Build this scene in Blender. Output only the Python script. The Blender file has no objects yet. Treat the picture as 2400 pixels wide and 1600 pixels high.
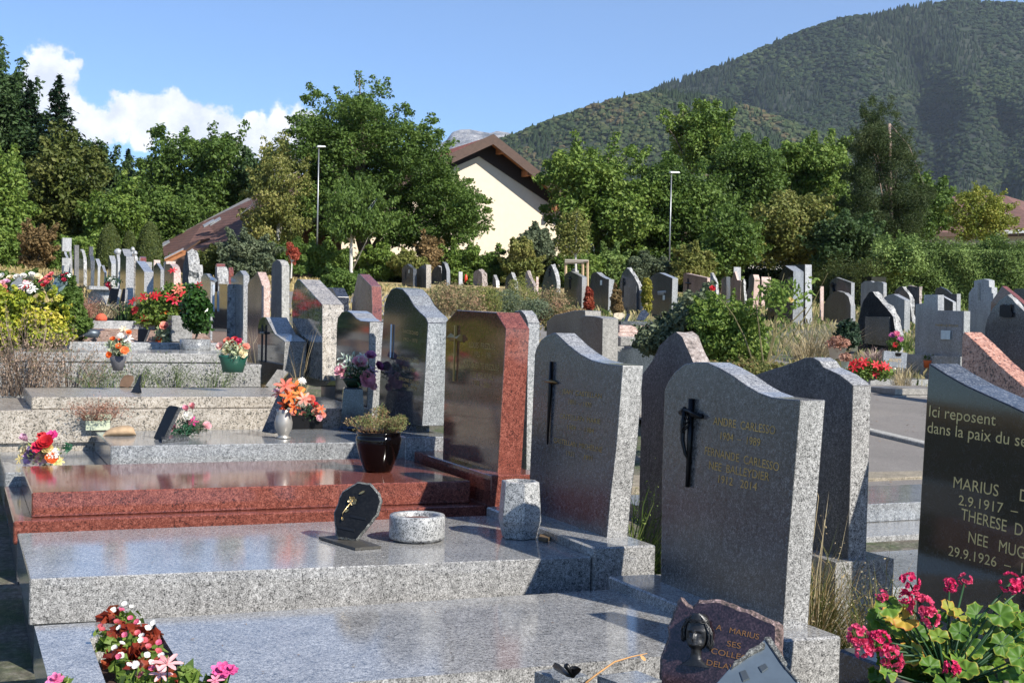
import bpy, bmesh, math, random
import numpy as np
from mathutils import Vector, Matrix, noise
random.seed(7); rng=np.random.default_rng(7)
S=bpy.context.scene
# ---------------------------------------------------------------- camera
F=3050.; CX,CY=1200.,800.; EYE=1.68
LEAN=0.022; HOR=745.; VY=-100.
_up=np.array([math.sin(LEAN),-math.cos(LEAN),0.]); _up[2]=-((HOR-CY)/F)*_up[1]; _up/=np.linalg.norm(_up)
_d=np.array([(VY-CX)/F,0,1.]); _d[1]=-(_d[0]*_up[0]+_d[2]*_up[2])/_up[1]; _d/=np.linalg.norm(_d)
RW=np.stack([np.cross(_d,_up),_d,_up]); CAM=np.array([0,0,EYE])
cd=bpy.data.cameras.new('camera'); cam=bpy.data.objects.new('camera',cd); S.collection.objects.link(cam)
M=np.eye(4); M[:3,0]=RW[:,0]; M[:3,1]=-RW[:,1]; M[:3,2]=-RW[:,2]; M[:3,3]=CAM
cam.matrix_world=Matrix(M.tolist()); cd.sensor_width=36; cd.lens=F/2400*36; cd.clip_start=.05; cd.clip_end=20000
S.camera=cam; S.render.resolution_x=1024; S.render.resolution_y=682
# ---------------------------------------------------------------- world, sun, exposure
SUN_AZ=(0.42,-0.907); SUN_EL=37
w=bpy.data.worlds.new("World"); S.world=w; w.use_nodes=True
nt=w.node_tree; N=nt.nodes; L=nt.links; N.clear()
out=N.new('ShaderNodeOutputWorld'); bg=N.new('ShaderNodeBackground'); L.new(bg.outputs[0],out.inputs[0])
sky=N.new('ShaderNodeTexSky'); sky.sky_type='NISHITA'; sky.sun_disc=False
sky.sun_elevation=math.radians(SUN_EL); sky.sun_rotation=math.atan2(SUN_AZ[0],SUN_AZ[1])
sky.altitude=1500; sky.air_density=1.0; sky.dust_density=.0; sky.ozone_density=3.0
bg.inputs[1].default_value=.098
def ray(px,py):
    return RW@np.array([(px-CX)/F,(py-CY)/F,1.])
def dirn(px,py):
    r=ray(px,py); return r/np.linalg.norm(r)
# clouds: cumulus bank built by direction in the sky
tc=N.new('ShaderNodeTexCoord')
def mth(op,a,b=None,c=None):
    n=N.new('ShaderNodeMath'); n.operation=op
    for i,v in enumerate((a,b,c)):
        if v is None: continue
        if isinstance(v,(int,float)): n.inputs[i].default_value=v
        else: L.new(v,n.inputs[i])
    return n.outputs[0]
def wnoise(scale,det,rough=.55,off=(0,0,0)):
    mp=N.new('ShaderNodeMapping'); mp.inputs['Location'].default_value=off; L.new(tc.outputs['Generated'],mp.inputs[0])
    n=N.new('ShaderNodeTexNoise'); n.inputs['Scale'].default_value=scale; n.inputs['Detail'].default_value=det; n.inputs['Roughness'].default_value=rough
    L.new(mp.outputs[0],n.inputs[0]); return n
warp=wnoise(55,6,.6)
vs=N.new('ShaderNodeVectorMath'); vs.operation='SUBTRACT'; L.new(warp.outputs['Color'],vs.inputs[0]); vs.inputs[1].default_value=(.5,.5,.5)
vm=N.new('ShaderNodeVectorMath'); vm.operation='SCALE'; L.new(vs.outputs[0],vm.inputs[0]); vm.inputs['Scale'].default_value=.036
va=N.new('ShaderNodeVectorMath'); va.operation='ADD'; L.new(tc.outputs['Generated'],va.inputs[0]); L.new(vm.outputs[0],va.inputs[1])
blobs=[(112,160,56),(90,185,45),(150,170,40),(105,230,50),(160,250,50),(200,285,48),(250,290,45),(300,265,50),(350,270,50),(400,262,50),(450,290,50),(500,305,55),(550,330,50),(610,330,50),
 (660,290,45),(700,300,55),(730,330,60),(640,350,55),(330,310,45),(230,310,30),(590,300,40),(420,330,40),(530,355,45),(700,360,50)]
field=None
for bx,by,br in blobs:
    c=dirn(bx,by)
    dn=N.new('ShaderNodeVectorMath'); dn.operation='DISTANCE'; L.new(va.outputs[0],dn.inputs[0]); dn.inputs[1].default_value=tuple(c)
    v=mth('SUBTRACT',1.,mth('DIVIDE',dn.outputs['Value'],br/F*1.08))
    field=v if field is None else mth('SMOOTH_MAX',field,v,.25)
cm=N.new('ShaderNodeMapRange'); cm.interpolation_type='SMOOTHSTEP'; L.new(field,cm.inputs[0]); cm.inputs[1].default_value=.0; cm.inputs[2].default_value=.36
shn=wnoise(38,7,.6,(.3,.1,.7))
sh=N.new('ShaderNodeMapRange'); L.new(shn.outputs['Fac'],sh.inputs[0]); sh.inputs[1].default_value=.38; sh.inputs[2].default_value=.66
cc=N.new('ShaderNodeMix'); cc.data_type='RGBA'; L.new(sh.outputs[0],cc.inputs[0]); cc.inputs[6].default_value=(6.,6.3,7.3,1); cc.inputs[7].default_value=(8.8,8.8,8.7,1)
fac=mth('MULTIPLY',cm.outputs[0],.93)
mx=N.new('ShaderNodeMix'); mx.data_type='RGBA'; L.new(fac,mx.inputs[0]); tn=N.new('ShaderNodeMix'); tn.data_type='RGBA'; tn.blend_type='MULTIPLY'; tn.inputs[0].default_value=1.; L.new(sky.outputs[0],tn.inputs[6]); tn.inputs[7].default_value=(.82,.96,1.14,1); L.new(tn.outputs[2],mx.inputs[6]); L.new(cc.outputs[2],mx.inputs[7])
L.new(mx.outputs[2],bg.inputs[0])
sd=bpy.data.lights.new('sun','SUN'); sd.energy=4.8; sd.angle=math.radians(.55); sd.color=(1,.945,.85)
so=bpy.data.objects.new('sun',sd); S.collection.objects.link(so)
_l=Vector((SUN_AZ[0],SUN_AZ[1],math.tan(math.radians(SUN_EL)))).normalized()
so.rotation_euler=_l.to_track_quat('Z','Y').to_euler()
S.view_settings.view_transform='Standard'; S.view_settings.look='None'; S.view_settings.gamma=1; S.view_settings.exposure=0.72
# ---------------------------------------------------------------- projection helpers (pixel of the photo -> real point)
def gz(x,y):
    if y<44: z=.065*(y-4)+.05
    elif y<60: t=y-44; z=2.65+.065*t-.065*t*t/32
    else: z=3.17
    if x<.15 and y<30: z-=.12*min(1,(.15-x)*3)
    return z
def onx(px,py,X,lean=0.,z0=0.):
    r=ray(px,py); t=(X-lean*(z0-EYE))/(r[0]-lean*r[2]); return CAM+t*r
def ony(px,py,Y): r=ray(px,py); return CAM+Y/r[1]*r
def onz(px,py,Z): r=ray(px,py); return CAM+(Z-EYE)/r[2]*r
def atd(px,py,D): return CAM+D*ray(px,py)   # D = depth along the view axis
def ong(px,py,h=0.):
    r=ray(px,py); t=(.065*-4+.05+h-EYE)/(r[2]-.065*r[1]); return CAM+t*r
# ---------------------------------------------------------------- object helpers
COL=S.collection.objects
def wl(o):
    v=Vector((0,0,0))
    while o: v=v+o.location; o=o.parent
    return v
def tag(o,label=None,cat=None,group=None,kind=None):
    for k,v in (('label',label),('category',cat),('group',group),('kind',kind)):
        if v: o[k]=v
    return o
def thing(name,loc,label,cat,group=None):
    o=bpy.data.objects.new(name,None); o.empty_display_size=.1; COL.link(o); o.location=Vector([float(c) for c in loc])
    return tag(o,label,cat,group)
def mesh_np(name,V,loops,starts,mats,parent=None,mi=None,tint=None,smooth=False):
    V=np.asarray(V,np.float32)
    if parent is not None: V=V-np.array(wl(parent),np.float32); base=Vector((0,0,0))
    me=bpy.data.meshes.new(name)
    me.vertices.add(len(V)); me.vertices.foreach_set('co',V.ravel())
    loops=np.asarray(loops,np.int32); starts=np.asarray(starts,np.int32)
    me.loops.add(len(loops)); me.loops.foreach_set('vertex_index',loops)
    me.polygons.add(len(starts)); me.polygons.foreach_set('loop_start',starts)
    if mi is not None: me.polygons.foreach_set('material_index',np.asarray(mi,np.int32))
    me.update(calc_edges=True)
    if smooth: me.polygons.foreach_set('use_smooth',np.ones(len(starts),bool))
    else: me.polygons.foreach_set('use_smooth',np.zeros(len(starts),bool))
    if tint is not None:
        a=me.attributes.new('tint','FLOAT','POINT'); a.data.foreach_set('value',np.asarray(tint,np.float32))
    for m in (mats if isinstance(mats,(list,tuple)) else [mats]): me.materials.append(m)
    o=bpy.data.objects.new(name,me); COL.link(o); o.parent=parent
    return o
class MB:
    def __init__(s): s.V=[];s.F=[];s.MI=[];s.T=[]
    def add(s,V,F,mi=0,t=.5):
        b=len(s.V); s.V+= [tuple(map(float,v)) for v in V]; s.F+=[tuple(i+b for i in f) for f in F]; s.MI+=[mi]*len(F); s.T+=[t]*len(V)
    def build(s,name,mats,parent=None,smooth=False,tint=False):
        lo=[i for f in s.F for i in f]; st=np.cumsum([0]+[len(f) for f in s.F[:-1]])
        return mesh_np(name,np.array(s.V),lo,st,mats,parent,s.MI,s.T if tint else None,smooth)
    def box(s,a,b,mi=0,t=.5):
        x0,y0,z0=a;x1,y1,z1=b
        s.add([(x0,y0,z0),(x1,y0,z0),(x1,y1,z0),(x0,y1,z0),(x0,y0,z1),(x1,y0,z1),(x1,y1,z1),(x0,y1,z1)],
          [(0,3,2,1),(4,5,6,7),(0,1,5,4),(1,2,6,5),(2,3,7,6),(3,0,4,7)],mi,t)
    def tube(s,pts,rad,n=6,mi=0,t=.5,cap=True):
        pts=[Vector(p) for p in pts]; V=[];Fc=[]
        if not hasattr(rad,'__len__'): rad=[rad]*len(pts)
        for i,p in enumerate(pts):
            d=(pts[min(i+1,len(pts)-1)]-pts[max(i-1,0)]).normalized()
            u=d.orthogonal().normalized() if abs(d.z)>.9 else d.cross(Vector((0,0,1))).normalized(); v=d.cross(u)
            if i and V:
                pass
            for k in range(n):
                a=2*math.pi*k/n; V.append(p+(u*math.cos(a)+v*math.sin(a))*rad[i])
        for i in range(len(pts)-1):
            for k in range(n): Fc.append((i*n+k,i*n+(k+1)%n,(i+1)*n+(k+1)%n,(i+1)*n+k))
        if cap: Fc.append(tuple(range(n))[::-1]); Fc.append(tuple((len(pts)-1)*n+k for k in range(n)))
        s.add(V,Fc,mi,t)
    def lathe(s,c,prof,n=28,mi=0,t=.5,sq=(1,1)):
        V=[];Fc=[];m=len(prof)
        for r,z in prof:
            for k in range(n):
                a=2*math.pi*k/n; V.append((c[0]+r*math.cos(a)*sq[0],c[1]+r*math.sin(a)*sq[1],c[2]+z))
        for i in range(m-1):
            for k in range(n): Fc.append((i*n+k,i*n+(k+1)%n,(i+1)*n+(k+1)%n,(i+1)*n+k))
        Fc.append(tuple(range(n))[::-1]); Fc.append(tuple((m-1)*n+k for k in range(n)))
        s.add(V,Fc,mi,t)
def bevel(o,off=.004,seg=2,ang=40):
    me=o.data; bm=bmesh.new(); bm.from_mesh(me)
    es=[e for e in bm.edges if len(e.link_faces)==2 and e.calc_face_angle(0)>math.radians(ang)]
    bmesh.ops.bevel(bm,geom=es,offset=off,segments=seg,affect='EDGES',profile=.5,clamp_overlap=True)
    bmesh.ops.recalc_face_normals(bm,faces=bm.faces); bm.to_mesh(me); bm.free(); return o
# ---------------------------------------------------------------- materials
def newmat(name):
    m=bpy.data.materials.new(name); m.use_nodes=True; nt=m.node_tree; nt.nodes.clear()
    o=nt.nodes.new('ShaderNodeOutputMaterial'); p=nt.nodes.new('ShaderNodeBsdfPrincipled'); nt.links.new(p.outputs[0],o.inputs[0])
    return m,nt,p,o
def nz(nt,scale,det=2,rough=.5,coord='Object',kind='N',off=None,sc=None):
    t=nt.nodes.new('ShaderNodeTexCoord'); src=t.outputs[coord]
    if off or sc:
        mp=nt.nodes.new('ShaderNodeMapping'); nt.links.new(src,mp.inputs[0]); src=mp.outputs[0]
        if off: mp.inputs['Location'].default_value=off
        if sc: mp.inputs['Scale'].default_value=sc
    if kind=='N':
        n=nt.nodes.new('ShaderNodeTexNoise'); n.inputs['Detail'].default_value=det; n.inputs['Roughness'].default_value=rough
    else: n=nt.nodes.new('ShaderNodeTexVoronoi')
    n.inputs['Scale'].default_value=scale; nt.links.new(src,n.inputs['Vector']); return n
def ramp(nt,src,stops,interp='LINEAR'):
    r=nt.nodes.new('ShaderNodeValToRGB'); r.color_ramp.interpolation=interp; e=r.color_ramp.elements
    while len(e)<len(stops): e.new(.5)
    for i,(p,c) in enumerate(stops): e[i].position=p; e[i].color=(*c,1) if len(c)==3 else c
    nt.links.new(src,r.inputs[0]); return r
def mixc(nt,f,a,b,mode='MIX'):
    m=nt.nodes.new('ShaderNodeMix'); m.data_type='RGBA'; m.blend_type=mode
    for i,v in ((0,f),(6,a),(7,b)):
        if isinstance(v,(int,float)): m.inputs[i].default_value=v
        elif isinstance(v,tuple): m.inputs[i].default_value=(*v,1)
        else: nt.links.new(v,m.inputs[i])
    return m.outputs[2]
def bump(nt,p,h,st=.3,dist=.01):
    b=nt.nodes.new('ShaderNodeBump'); b.inputs['Strength'].default_value=st; b.inputs['Distance'].default_value=dist
    nt.links.new(h,b.inputs['Height']); nt.links.new(b.outputs[0],p.inputs['Normal'])
MATS={}
def granite(name,dark,mid,light,scale=70,rough=.1,fleck=None,bumpy=0.,cut=(.34,.5,.66),coat=.0,dirt=.25):
    if name in MATS: return MATS[name]
    m,nt,p,o=newmat(name)
    scale=scale*1.7; a=nz(nt,scale,3,.62); b=nz(nt,scale*.31,2,.6,off=(3.1,1.7,.4))
    n2=nz(nt,scale*.9,0,.5,kind='V')
    f=nt.nodes.new('ShaderNodeMath'); f.operation='MULTIPLY_ADD'; nt.links.new(b.outputs['Fac'],f.inputs[0]); f.inputs[1].default_value=.45; 
    s1=nt.nodes.new('ShaderNodeMath'); s1.operation='MULTIPLY_ADD'; nt.links.new(a.outputs['Fac'],s1.inputs[0]); s1.inputs[1].default_value=1.; s1.inputs[2].default_value=-.225
    nt.links.new(s1.outputs[0],f.inputs[2])
    r=ramp(nt,f.outputs[0],[(cut[0],dark),(cut[1]-.03,mid),(cut[1]+.03,mid),(cut[2],light)])
    col=r.outputs[0]
    if fleck:
        v=ramp(nt,n2.outputs['Color'],[(.0,(0,0,0)),(.80,(0,0,0)),(.84,(1,1,1))]); col=mixc(nt,v.outputs[0],col,fleck)
    # weathering: faint broad staining
    st=nz(nt,1.7,5,.65,coord='Object',off=(.7,.2,.9)); sr=ramp(nt,st.outputs['Fac'],[(.35,(1-dirt*.6,)*3),(.62,(1,1,1))])
    col=mixc(nt,1.,col,sr.outputs[0],'MULTIPLY')
    sk_=nz(nt,1.,4,.6,sc=(7,7,.6)); s2=ramp(nt,sk_.outputs['Fac'],[(.36,(1-dirt*.75,)*3),(.56,(1,1,1))]); col=mixc(nt,1.,col,s2.outputs[0],'MULTIPLY')
    nt.links.new(col,p.inputs['Base Color'])
    rr=ramp(nt,st.outputs['Fac'],[(.3,(rough*1.25+.015,)*3),(.7,(rough,)*3)]); nt.links.new(rr.outputs[0],p.inputs['Roughness'])
    p.inputs['IOR'].default_value=1.55
    if bumpy:
        q=nz(nt,26,6,.7); bump(nt,p,q.outputs['Fac'],bumpy,.03)
    MATS[name]=m; return m
def plain(name,c,rough=.5,metal=0.,var=.12,bm=.0,scale=14):
    if name in MATS: return MATS[name]
    m,nt,p,o=newmat(name); a=nz(nt,scale,5,.6)
    r=ramp(nt,a.outputs['Fac'],[(.3,tuple(x*(1-var) for x in c)),(.7,tuple(min(1,x*(1+var)) for x in c))])
    nt.links.new(r.outputs[0],p.inputs['Base Color']); p.inputs['Roughness'].default_value=rough; p.inputs['Metallic'].default_value=metal
    if bm: bump(nt,p,a.outputs['Fac'],bm,.01)
    MATS[name]=m; return m
def leafmat(name,stops,rough=.55,trans=.3):
    """stops: colours over the per-leaf tint value"""
    if name in MATS: return MATS[name]
    m,nt,p,o=newmat(name); at=nt.nodes.new('ShaderNodeAttribute'); at.attribute_name='tint'
    r=ramp(nt,at.outputs['Fac'],[(i/(len(stops)-1),c) for i,c in enumerate(stops)])
    nt.links.new(r.outputs[0],p.inputs['Base Color']); p.inputs['Roughness'].default_value=rough; p.inputs['IOR'].default_value=1.35
    if trans:
        t=nt.nodes.new('ShaderNodeBsdfTranslucent'); nt.links.new(r.outputs[0],t.inputs[0])
        ms=nt.nodes.new('ShaderNodeMixShader'); ms.inputs[0].default_value=trans
        nt.links.new(p.outputs[0],ms.inputs[1]); nt.links.new(t.outputs[0],ms.inputs[2]); nt.links.new(ms.outputs[0],o.inputs[0])
    MATS[name]=m; return m
G={}
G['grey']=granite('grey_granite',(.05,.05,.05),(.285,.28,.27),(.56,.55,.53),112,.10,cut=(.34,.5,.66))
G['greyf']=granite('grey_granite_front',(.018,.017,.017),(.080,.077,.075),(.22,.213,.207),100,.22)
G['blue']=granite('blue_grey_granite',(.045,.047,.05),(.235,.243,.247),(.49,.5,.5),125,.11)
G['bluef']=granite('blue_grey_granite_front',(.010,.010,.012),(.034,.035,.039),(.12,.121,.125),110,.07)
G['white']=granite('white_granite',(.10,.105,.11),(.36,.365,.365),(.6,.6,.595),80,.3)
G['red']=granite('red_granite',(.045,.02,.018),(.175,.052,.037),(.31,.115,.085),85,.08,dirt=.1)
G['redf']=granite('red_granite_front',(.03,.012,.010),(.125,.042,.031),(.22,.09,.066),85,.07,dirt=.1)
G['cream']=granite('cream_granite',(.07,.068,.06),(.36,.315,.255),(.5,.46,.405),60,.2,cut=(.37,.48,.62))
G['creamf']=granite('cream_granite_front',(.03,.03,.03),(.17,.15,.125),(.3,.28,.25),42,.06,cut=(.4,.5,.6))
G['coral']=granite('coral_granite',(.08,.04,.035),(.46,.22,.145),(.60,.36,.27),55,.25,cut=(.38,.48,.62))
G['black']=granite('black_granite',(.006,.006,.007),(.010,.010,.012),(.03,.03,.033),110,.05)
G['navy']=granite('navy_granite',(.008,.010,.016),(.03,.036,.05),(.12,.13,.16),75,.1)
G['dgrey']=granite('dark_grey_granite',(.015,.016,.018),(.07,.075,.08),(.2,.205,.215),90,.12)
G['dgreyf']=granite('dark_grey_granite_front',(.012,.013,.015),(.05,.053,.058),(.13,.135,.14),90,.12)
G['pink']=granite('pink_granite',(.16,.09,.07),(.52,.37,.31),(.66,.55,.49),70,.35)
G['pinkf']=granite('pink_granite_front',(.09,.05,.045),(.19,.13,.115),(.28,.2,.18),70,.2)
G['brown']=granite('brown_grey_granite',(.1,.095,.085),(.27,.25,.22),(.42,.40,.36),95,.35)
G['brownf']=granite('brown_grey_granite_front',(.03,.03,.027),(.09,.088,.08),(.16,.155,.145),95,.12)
G['rough']=granite('rough_hewn_stone',(.11,.11,.11),(.37,.366,.355),(.56,.555,.54),22,.8,bumpy=.9)
G['roughd']=granite('dark_rough_hewn_stone',(.015,.016,.018),(.05,.052,.055),(.16,.16,.165),22,.7,bumpy=.9)
G['roughp']=granite('pinkish_rough_stone',(.12,.1,.09),(.36,.30,.27),(.55,.49,.45),22,.8,bumpy=.9)
G['conc']=granite('weathered_concrete',(.2,.195,.18),(.34,.33,.30),(.46,.45,.42),40,.8,bumpy=.25)
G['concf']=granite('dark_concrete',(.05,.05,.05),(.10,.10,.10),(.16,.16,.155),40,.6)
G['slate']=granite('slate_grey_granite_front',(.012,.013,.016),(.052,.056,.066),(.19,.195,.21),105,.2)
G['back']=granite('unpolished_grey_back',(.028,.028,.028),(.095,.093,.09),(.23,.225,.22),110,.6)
G['blackr']=granite('black_rough_stone',(.004,.004,.004),(.009,.009,.009),(.03,.03,.03),30,.8,bumpy=.8)
GOLD=plain('gilt_lettering',(.42,.28,.085),.4,.5,.3)
GOLDD=plain('dull_gilt_lettering',(.36,.24,.07),.5,.3,.3)
BLACKM=plain('blackened_bronze',(.012,.012,.013),.35,.6)
BRONZE=plain('aged_bronze',(.22,.13,.05),.35,.8,.4)
# ---------------------------------------------------------------- stones
def prism(name,poly,z0,z1,mat,parent,bv=.005):
    """poly: plan corners counter-clockwise (x,y)"""
    n=len(poly); m=MB(); V=[(x,y,z0) for x,y in poly]+[(x,y,z1) for x,y in poly]
    m.add(V,[tuple(range(n))[::-1],tuple(range(n,2*n))]+[(i,(i+1)%n,n+(i+1)%n,n+i) for i in range(n)])
    o=m.build(name,mat,parent)
    if bv: bevel(o,bv,1)
    return o
def quadp(xl,xr,yln,yrn,ylf,yrf): return [(xl,yln),(xr,yrn),(xr,yrf),(xl,ylf)]
def stele_mesh(name,pts,th,mats,parent,rough=0.,bv=.004,seed=0,taper=0.):
    """pts: 3-D outline of the face that looks towards -X, extruded th towards +X. rough>0: hewn sides."""
    P=[Vector([float(c) for c in p]) for p in pts]
    if rough:
        step=max(.03,th/4); Q=[]
        for i,p in enumerate(P):
            q=P[(i+1)%len(P)]; k=max(1,int((q-p).length/step))
            for j in range(k): Q.append(p.lerp(q,j/k))
        P=Q; layers=6
    else: layers=2
    n=len(P); V=[];Fc=[];MI=[]
    cen=sum(P,Vector())/n
    for l in range(layers):
        f=l/(layers-1)
        for p in P:
            v=p+Vector((th*f,0,0))
            if taper: v+= (cen-p)*taper*f*Vector((0,1,.3)).length*.5
            if rough:
                a=rough*(.35 if l==0 else 1.)
                nv=noise.noise_vector(Vector((p.y*5+seed,p.z*5,th*f*6+seed)))+.6*noise.noise_vector(Vector((p.y*14+seed,p.z*14,th*f*16)))
                v=v+Vector((nv.x*a*.4 if 0<l<layers-1 else (0 if l==0 else nv.x*a*.5),nv.y*a,nv.z*a))
                if l in(layers-1,): v+=(cen-v)*.08
            V.append(v)
    # orientation: make front normal point to -X
    area=sum(P[i].y*P[(i+1)%n].z-P[(i+1)%n].y*P[i].z for i in range(n))
    fr=tuple(range(n)); bk=tuple(range((layers-1)*n,layers*n))
    ccw=area>0   # ccw in (y,z) => normal +X
    Fc.append(fr[::-1] if ccw else fr); MI.append(0)
    Fc.append(bk if ccw else bk[::-1]); MI.append(1)
    for l in range(layers-1):
        for i in range(n):
            a,b=l*n+i,l*n+(i+1)%n; c,d=b+n,a+n
            Fc.append((a,b,c,d) if ccw else (b,a,d,c)); MI.append(1)
    m=MB(); m.V=[tuple(v) for v in V]; m.F=Fc; m.MI=MI; m.T=[.5]*len(V)
    o=m.build(name,list(mats),parent)
    if rough:
        bm=bmesh.new(); bm.from_mesh(o.data); bmesh.ops.triangulate(bm,faces=[f for f in bm.faces if len(f.verts)>4]); bm.to_mesh(o.data); bm.free()
    elif bv: bevel(o,bv,2,30)
    return o
def text_mesh(name,parent,body,a,b,height,mat,X,lean,z0,ext=.0012,out=.0015):
    """lettering on a face towards -X; a,b = photo pixels of the baseline ends; height = capital height in metres"""
    A=Vector(onx(*a,X,lean,z0)); B=Vector(onx(*b,X,lean,z0))
    cu=bpy.data.curves.new(name,'FONT'); cu.body=body; cu.size=1.; cu.extrude=0.; cu.resolution_u=3
    t=bpy.data.objects.new(name,cu); COL.link(t); bpy.context.view_layer.update()
    me=bpy.data.meshes.new_from_object(t.evaluated_get(bpy.context.evaluated_depsgraph_get())); 
    COL.unlink(t); bpy.data.objects.remove(t); bpy.data.curves.remove(cu)
    co=np.empty(len(me.vertices)*3,np.float32); me.vertices.foreach_get('co',co); co=co.reshape(-1,3)
    wd=co[:,0].max()-co[:,0].min(); x0=co[:,0].min()
    ux=(B-A); ln=ux.length; ux.normalize(); up=Vector((lean,0,1)).normalized(); sy=height*.73/.70
    W=np.array(A)[None,:]+((co[:,0]-x0)/wd*ln)[:,None]*np.array(ux)[None]+(co[:,1]*sy)[:,None]*np.array(up)[None]
    W[:,0]-=out
    W-=np.array(wl(parent))[None]
    me.vertices.foreach_set('co',W.astype(np.float32).ravel()); me.update(); me.materials.clear(); me.materials.append(mat)
    o=bpy.data.objects.new(name,me); COL.link(o); o.parent=parent; return o
# ================================================================ GROUND
def ground():
    m=MB(); 
    xs=[-400,-200,-100,-60,-30,-15,-8,-4,-2,-.9,-.55,-.35,.0,.15,.5,1,2,3,4,6,8,10,13,17,22,28,36,50,80,150,400]
    ys=[-30,-15,-6,-2,0,1.5]+[3+.7*i for i in range(12)]+[12,14,16,19,22,25,28,31,34,38,42,44,46,48,50,52,54,57,60,70,90,130,200,400,700]
    V=[(x,y,gz(x,y)+(.0 if abs(x)>40 or y>60 else .035*noise.noise(Vector((x*.3,y*.3,0))))) for y in ys for x in xs]
    nx=len(xs); Fc=[(j*nx+i,j*nx+i+1,(j+1)*nx+i+1,(j+1)*nx+i) for j in range(len(ys)-1) for i in range(nx-1)]
    m.add(V,Fc); 
    mt,nt,p,o=newmat('soil_gravel_and_dry_grass')
    a=nz(nt,.25,6,.7); b=nz(nt,30,6,.75); c=nz(nt,2.2,5,.7,off=(5,3,1))
    soil=ramp(nt,b.outputs['Fac'],[(.3,(.05,.042,.033)),(.5,(.13,.11,.085)),(.7,(.30,.27,.23))])
    dry=ramp(nt,b.outputs['Fac'],[(.3,(.16,.12,.055)),(.55,(.36,.27,.12)),(.75,(.5,.40,.20))])
    gr=ramp(nt,b.outputs['Fac'],[(.3,(.02,.035,.012)),(.7,(.09,.12,.04))])
    f=ramp(nt,c.outputs['Fac'],[(.4,(0,0,0)),(.6,(1,1,1))]); g=ramp(nt,a.outputs['Fac'],[(.42,(0,0,0)),(.58,(1,1,1))])
    col=mixc(nt,f.outputs[0],soil.outputs[0],gr.outputs[0])
    tcn=nt.nodes.new('ShaderNodeTexCoord'); sp=nt.nodes.new('ShaderNodeSeparateXYZ'); nt.links.new(tcn.outputs['Object'],sp.inputs[0])
    mr=nt.nodes.new('ShaderNodeMapRange'); nt.links.new(sp.outputs[1],mr.inputs[0]); mr.inputs[1].default_value=27; mr.inputs[2].default_value=36
    dg=mixc(nt,g.outputs[0],dry.outputs[0],dry.outputs[0]); col=mixc(nt,mr.outputs[0],col,dg)
    nt.links.new(col,p.inputs['Base Color']); p.inputs['Roughness'].default_value=.9; bump(nt,p,b.outputs['Fac'],.6,.03)
    o=m.build('ground',mt,None,True); tag(o,kind='structure')
    # tarmac path beyond the first double row, with its kerb
    asp=newmat('tarmac'); mt,nt,p,oo=asp
    b=nz(nt,160,4,.7); c=nz(nt,1.1,5,.7); r=ramp(nt,b.outputs['Fac'],[(.35,(.08,.072,.063)),(.55,(.22,.20,.18)),(.72,(.42,.39,.35))]); s=ramp(nt,c.outputs['Fac'],[(.35,(.78,.78,.78)),(.6,(1,1,1))])
    nt.links.new(mixc(nt,1.,r.outputs[0],s.outputs[0],'MULTIPLY'),p.inputs['Base Color']); p.inputs['Roughness'].default_value=.85; bump(nt,p,b.outputs['Fac'],.4,.006)
    m=MB()
    for i in range(40):
        y0=-2+i*1.; y1=y0+1.
        a=6.75+.03*y0; w_=4.6
        V=[]
        for y in (y0,y1):
            for k in range(5):
                x=6.7+k*6.3/4; V.append((x,y,gz(x,y)+.05+.012*math.sin(k*.8)))
        m.add(V,[(k,k+1,k+6,k+5) for k in range(4)])
    o=m.build('path',mt,None,True); tag(o,kind='structure')
ground()
m=MB(); m.add([(-1.6,2,gz(-1,2)+.03),(.5,2,gz(-1,2)+.03),(.5,12.5,gz(-1,12.5)+.05),(-1.6,12.5,gz(-1,12.5)+.05)],[(0,1,2,3)]); o=m.build('painted_shade_strip',granite('shade_coloured_earth',(.006,.006,.005),(.014,.013,.011),(.035,.03,.025),12,.95,bumpy=.8),None); tag(o,kind='structure')  # near-black ground sheet, its colour paints in deep shade along the tomb feet
def kerb():
    m=MB()
    for i in range(36):
        y0=-1+i*1.; z=lambda y:gz(7,y)
        V=[]
        for y in (y0,y0+.985):
            for x,h in ((8.70,.0),(8.70,.10),(8.84,.10),(8.84,0)): V.append((x-.12*(y-10.6)*0,y,z(y)+h))
        m.add(V,[(0,1,5,4),(1,2,6,5),(2,3,7,6),(0,3,2,1),(4,5,6,7)])
    o=m.build('kerb',G['conc'],None); tag(o,kind='structure'); bevel(o,.008,1)
kerb()
LN=.06
def tomb(label,y,group='granite tombs in the first row',x=1.6):
    return thing('tomb',(x,y,gz(x,y)),label,'tomb',group)
def face(px,X,lean=LN,z0=.5): return [onx(a,b,X,lean,z0) for a,b in px]
def poly_tube(mb,pts,r,n=6): mb.tube(pts,r,n)
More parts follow.
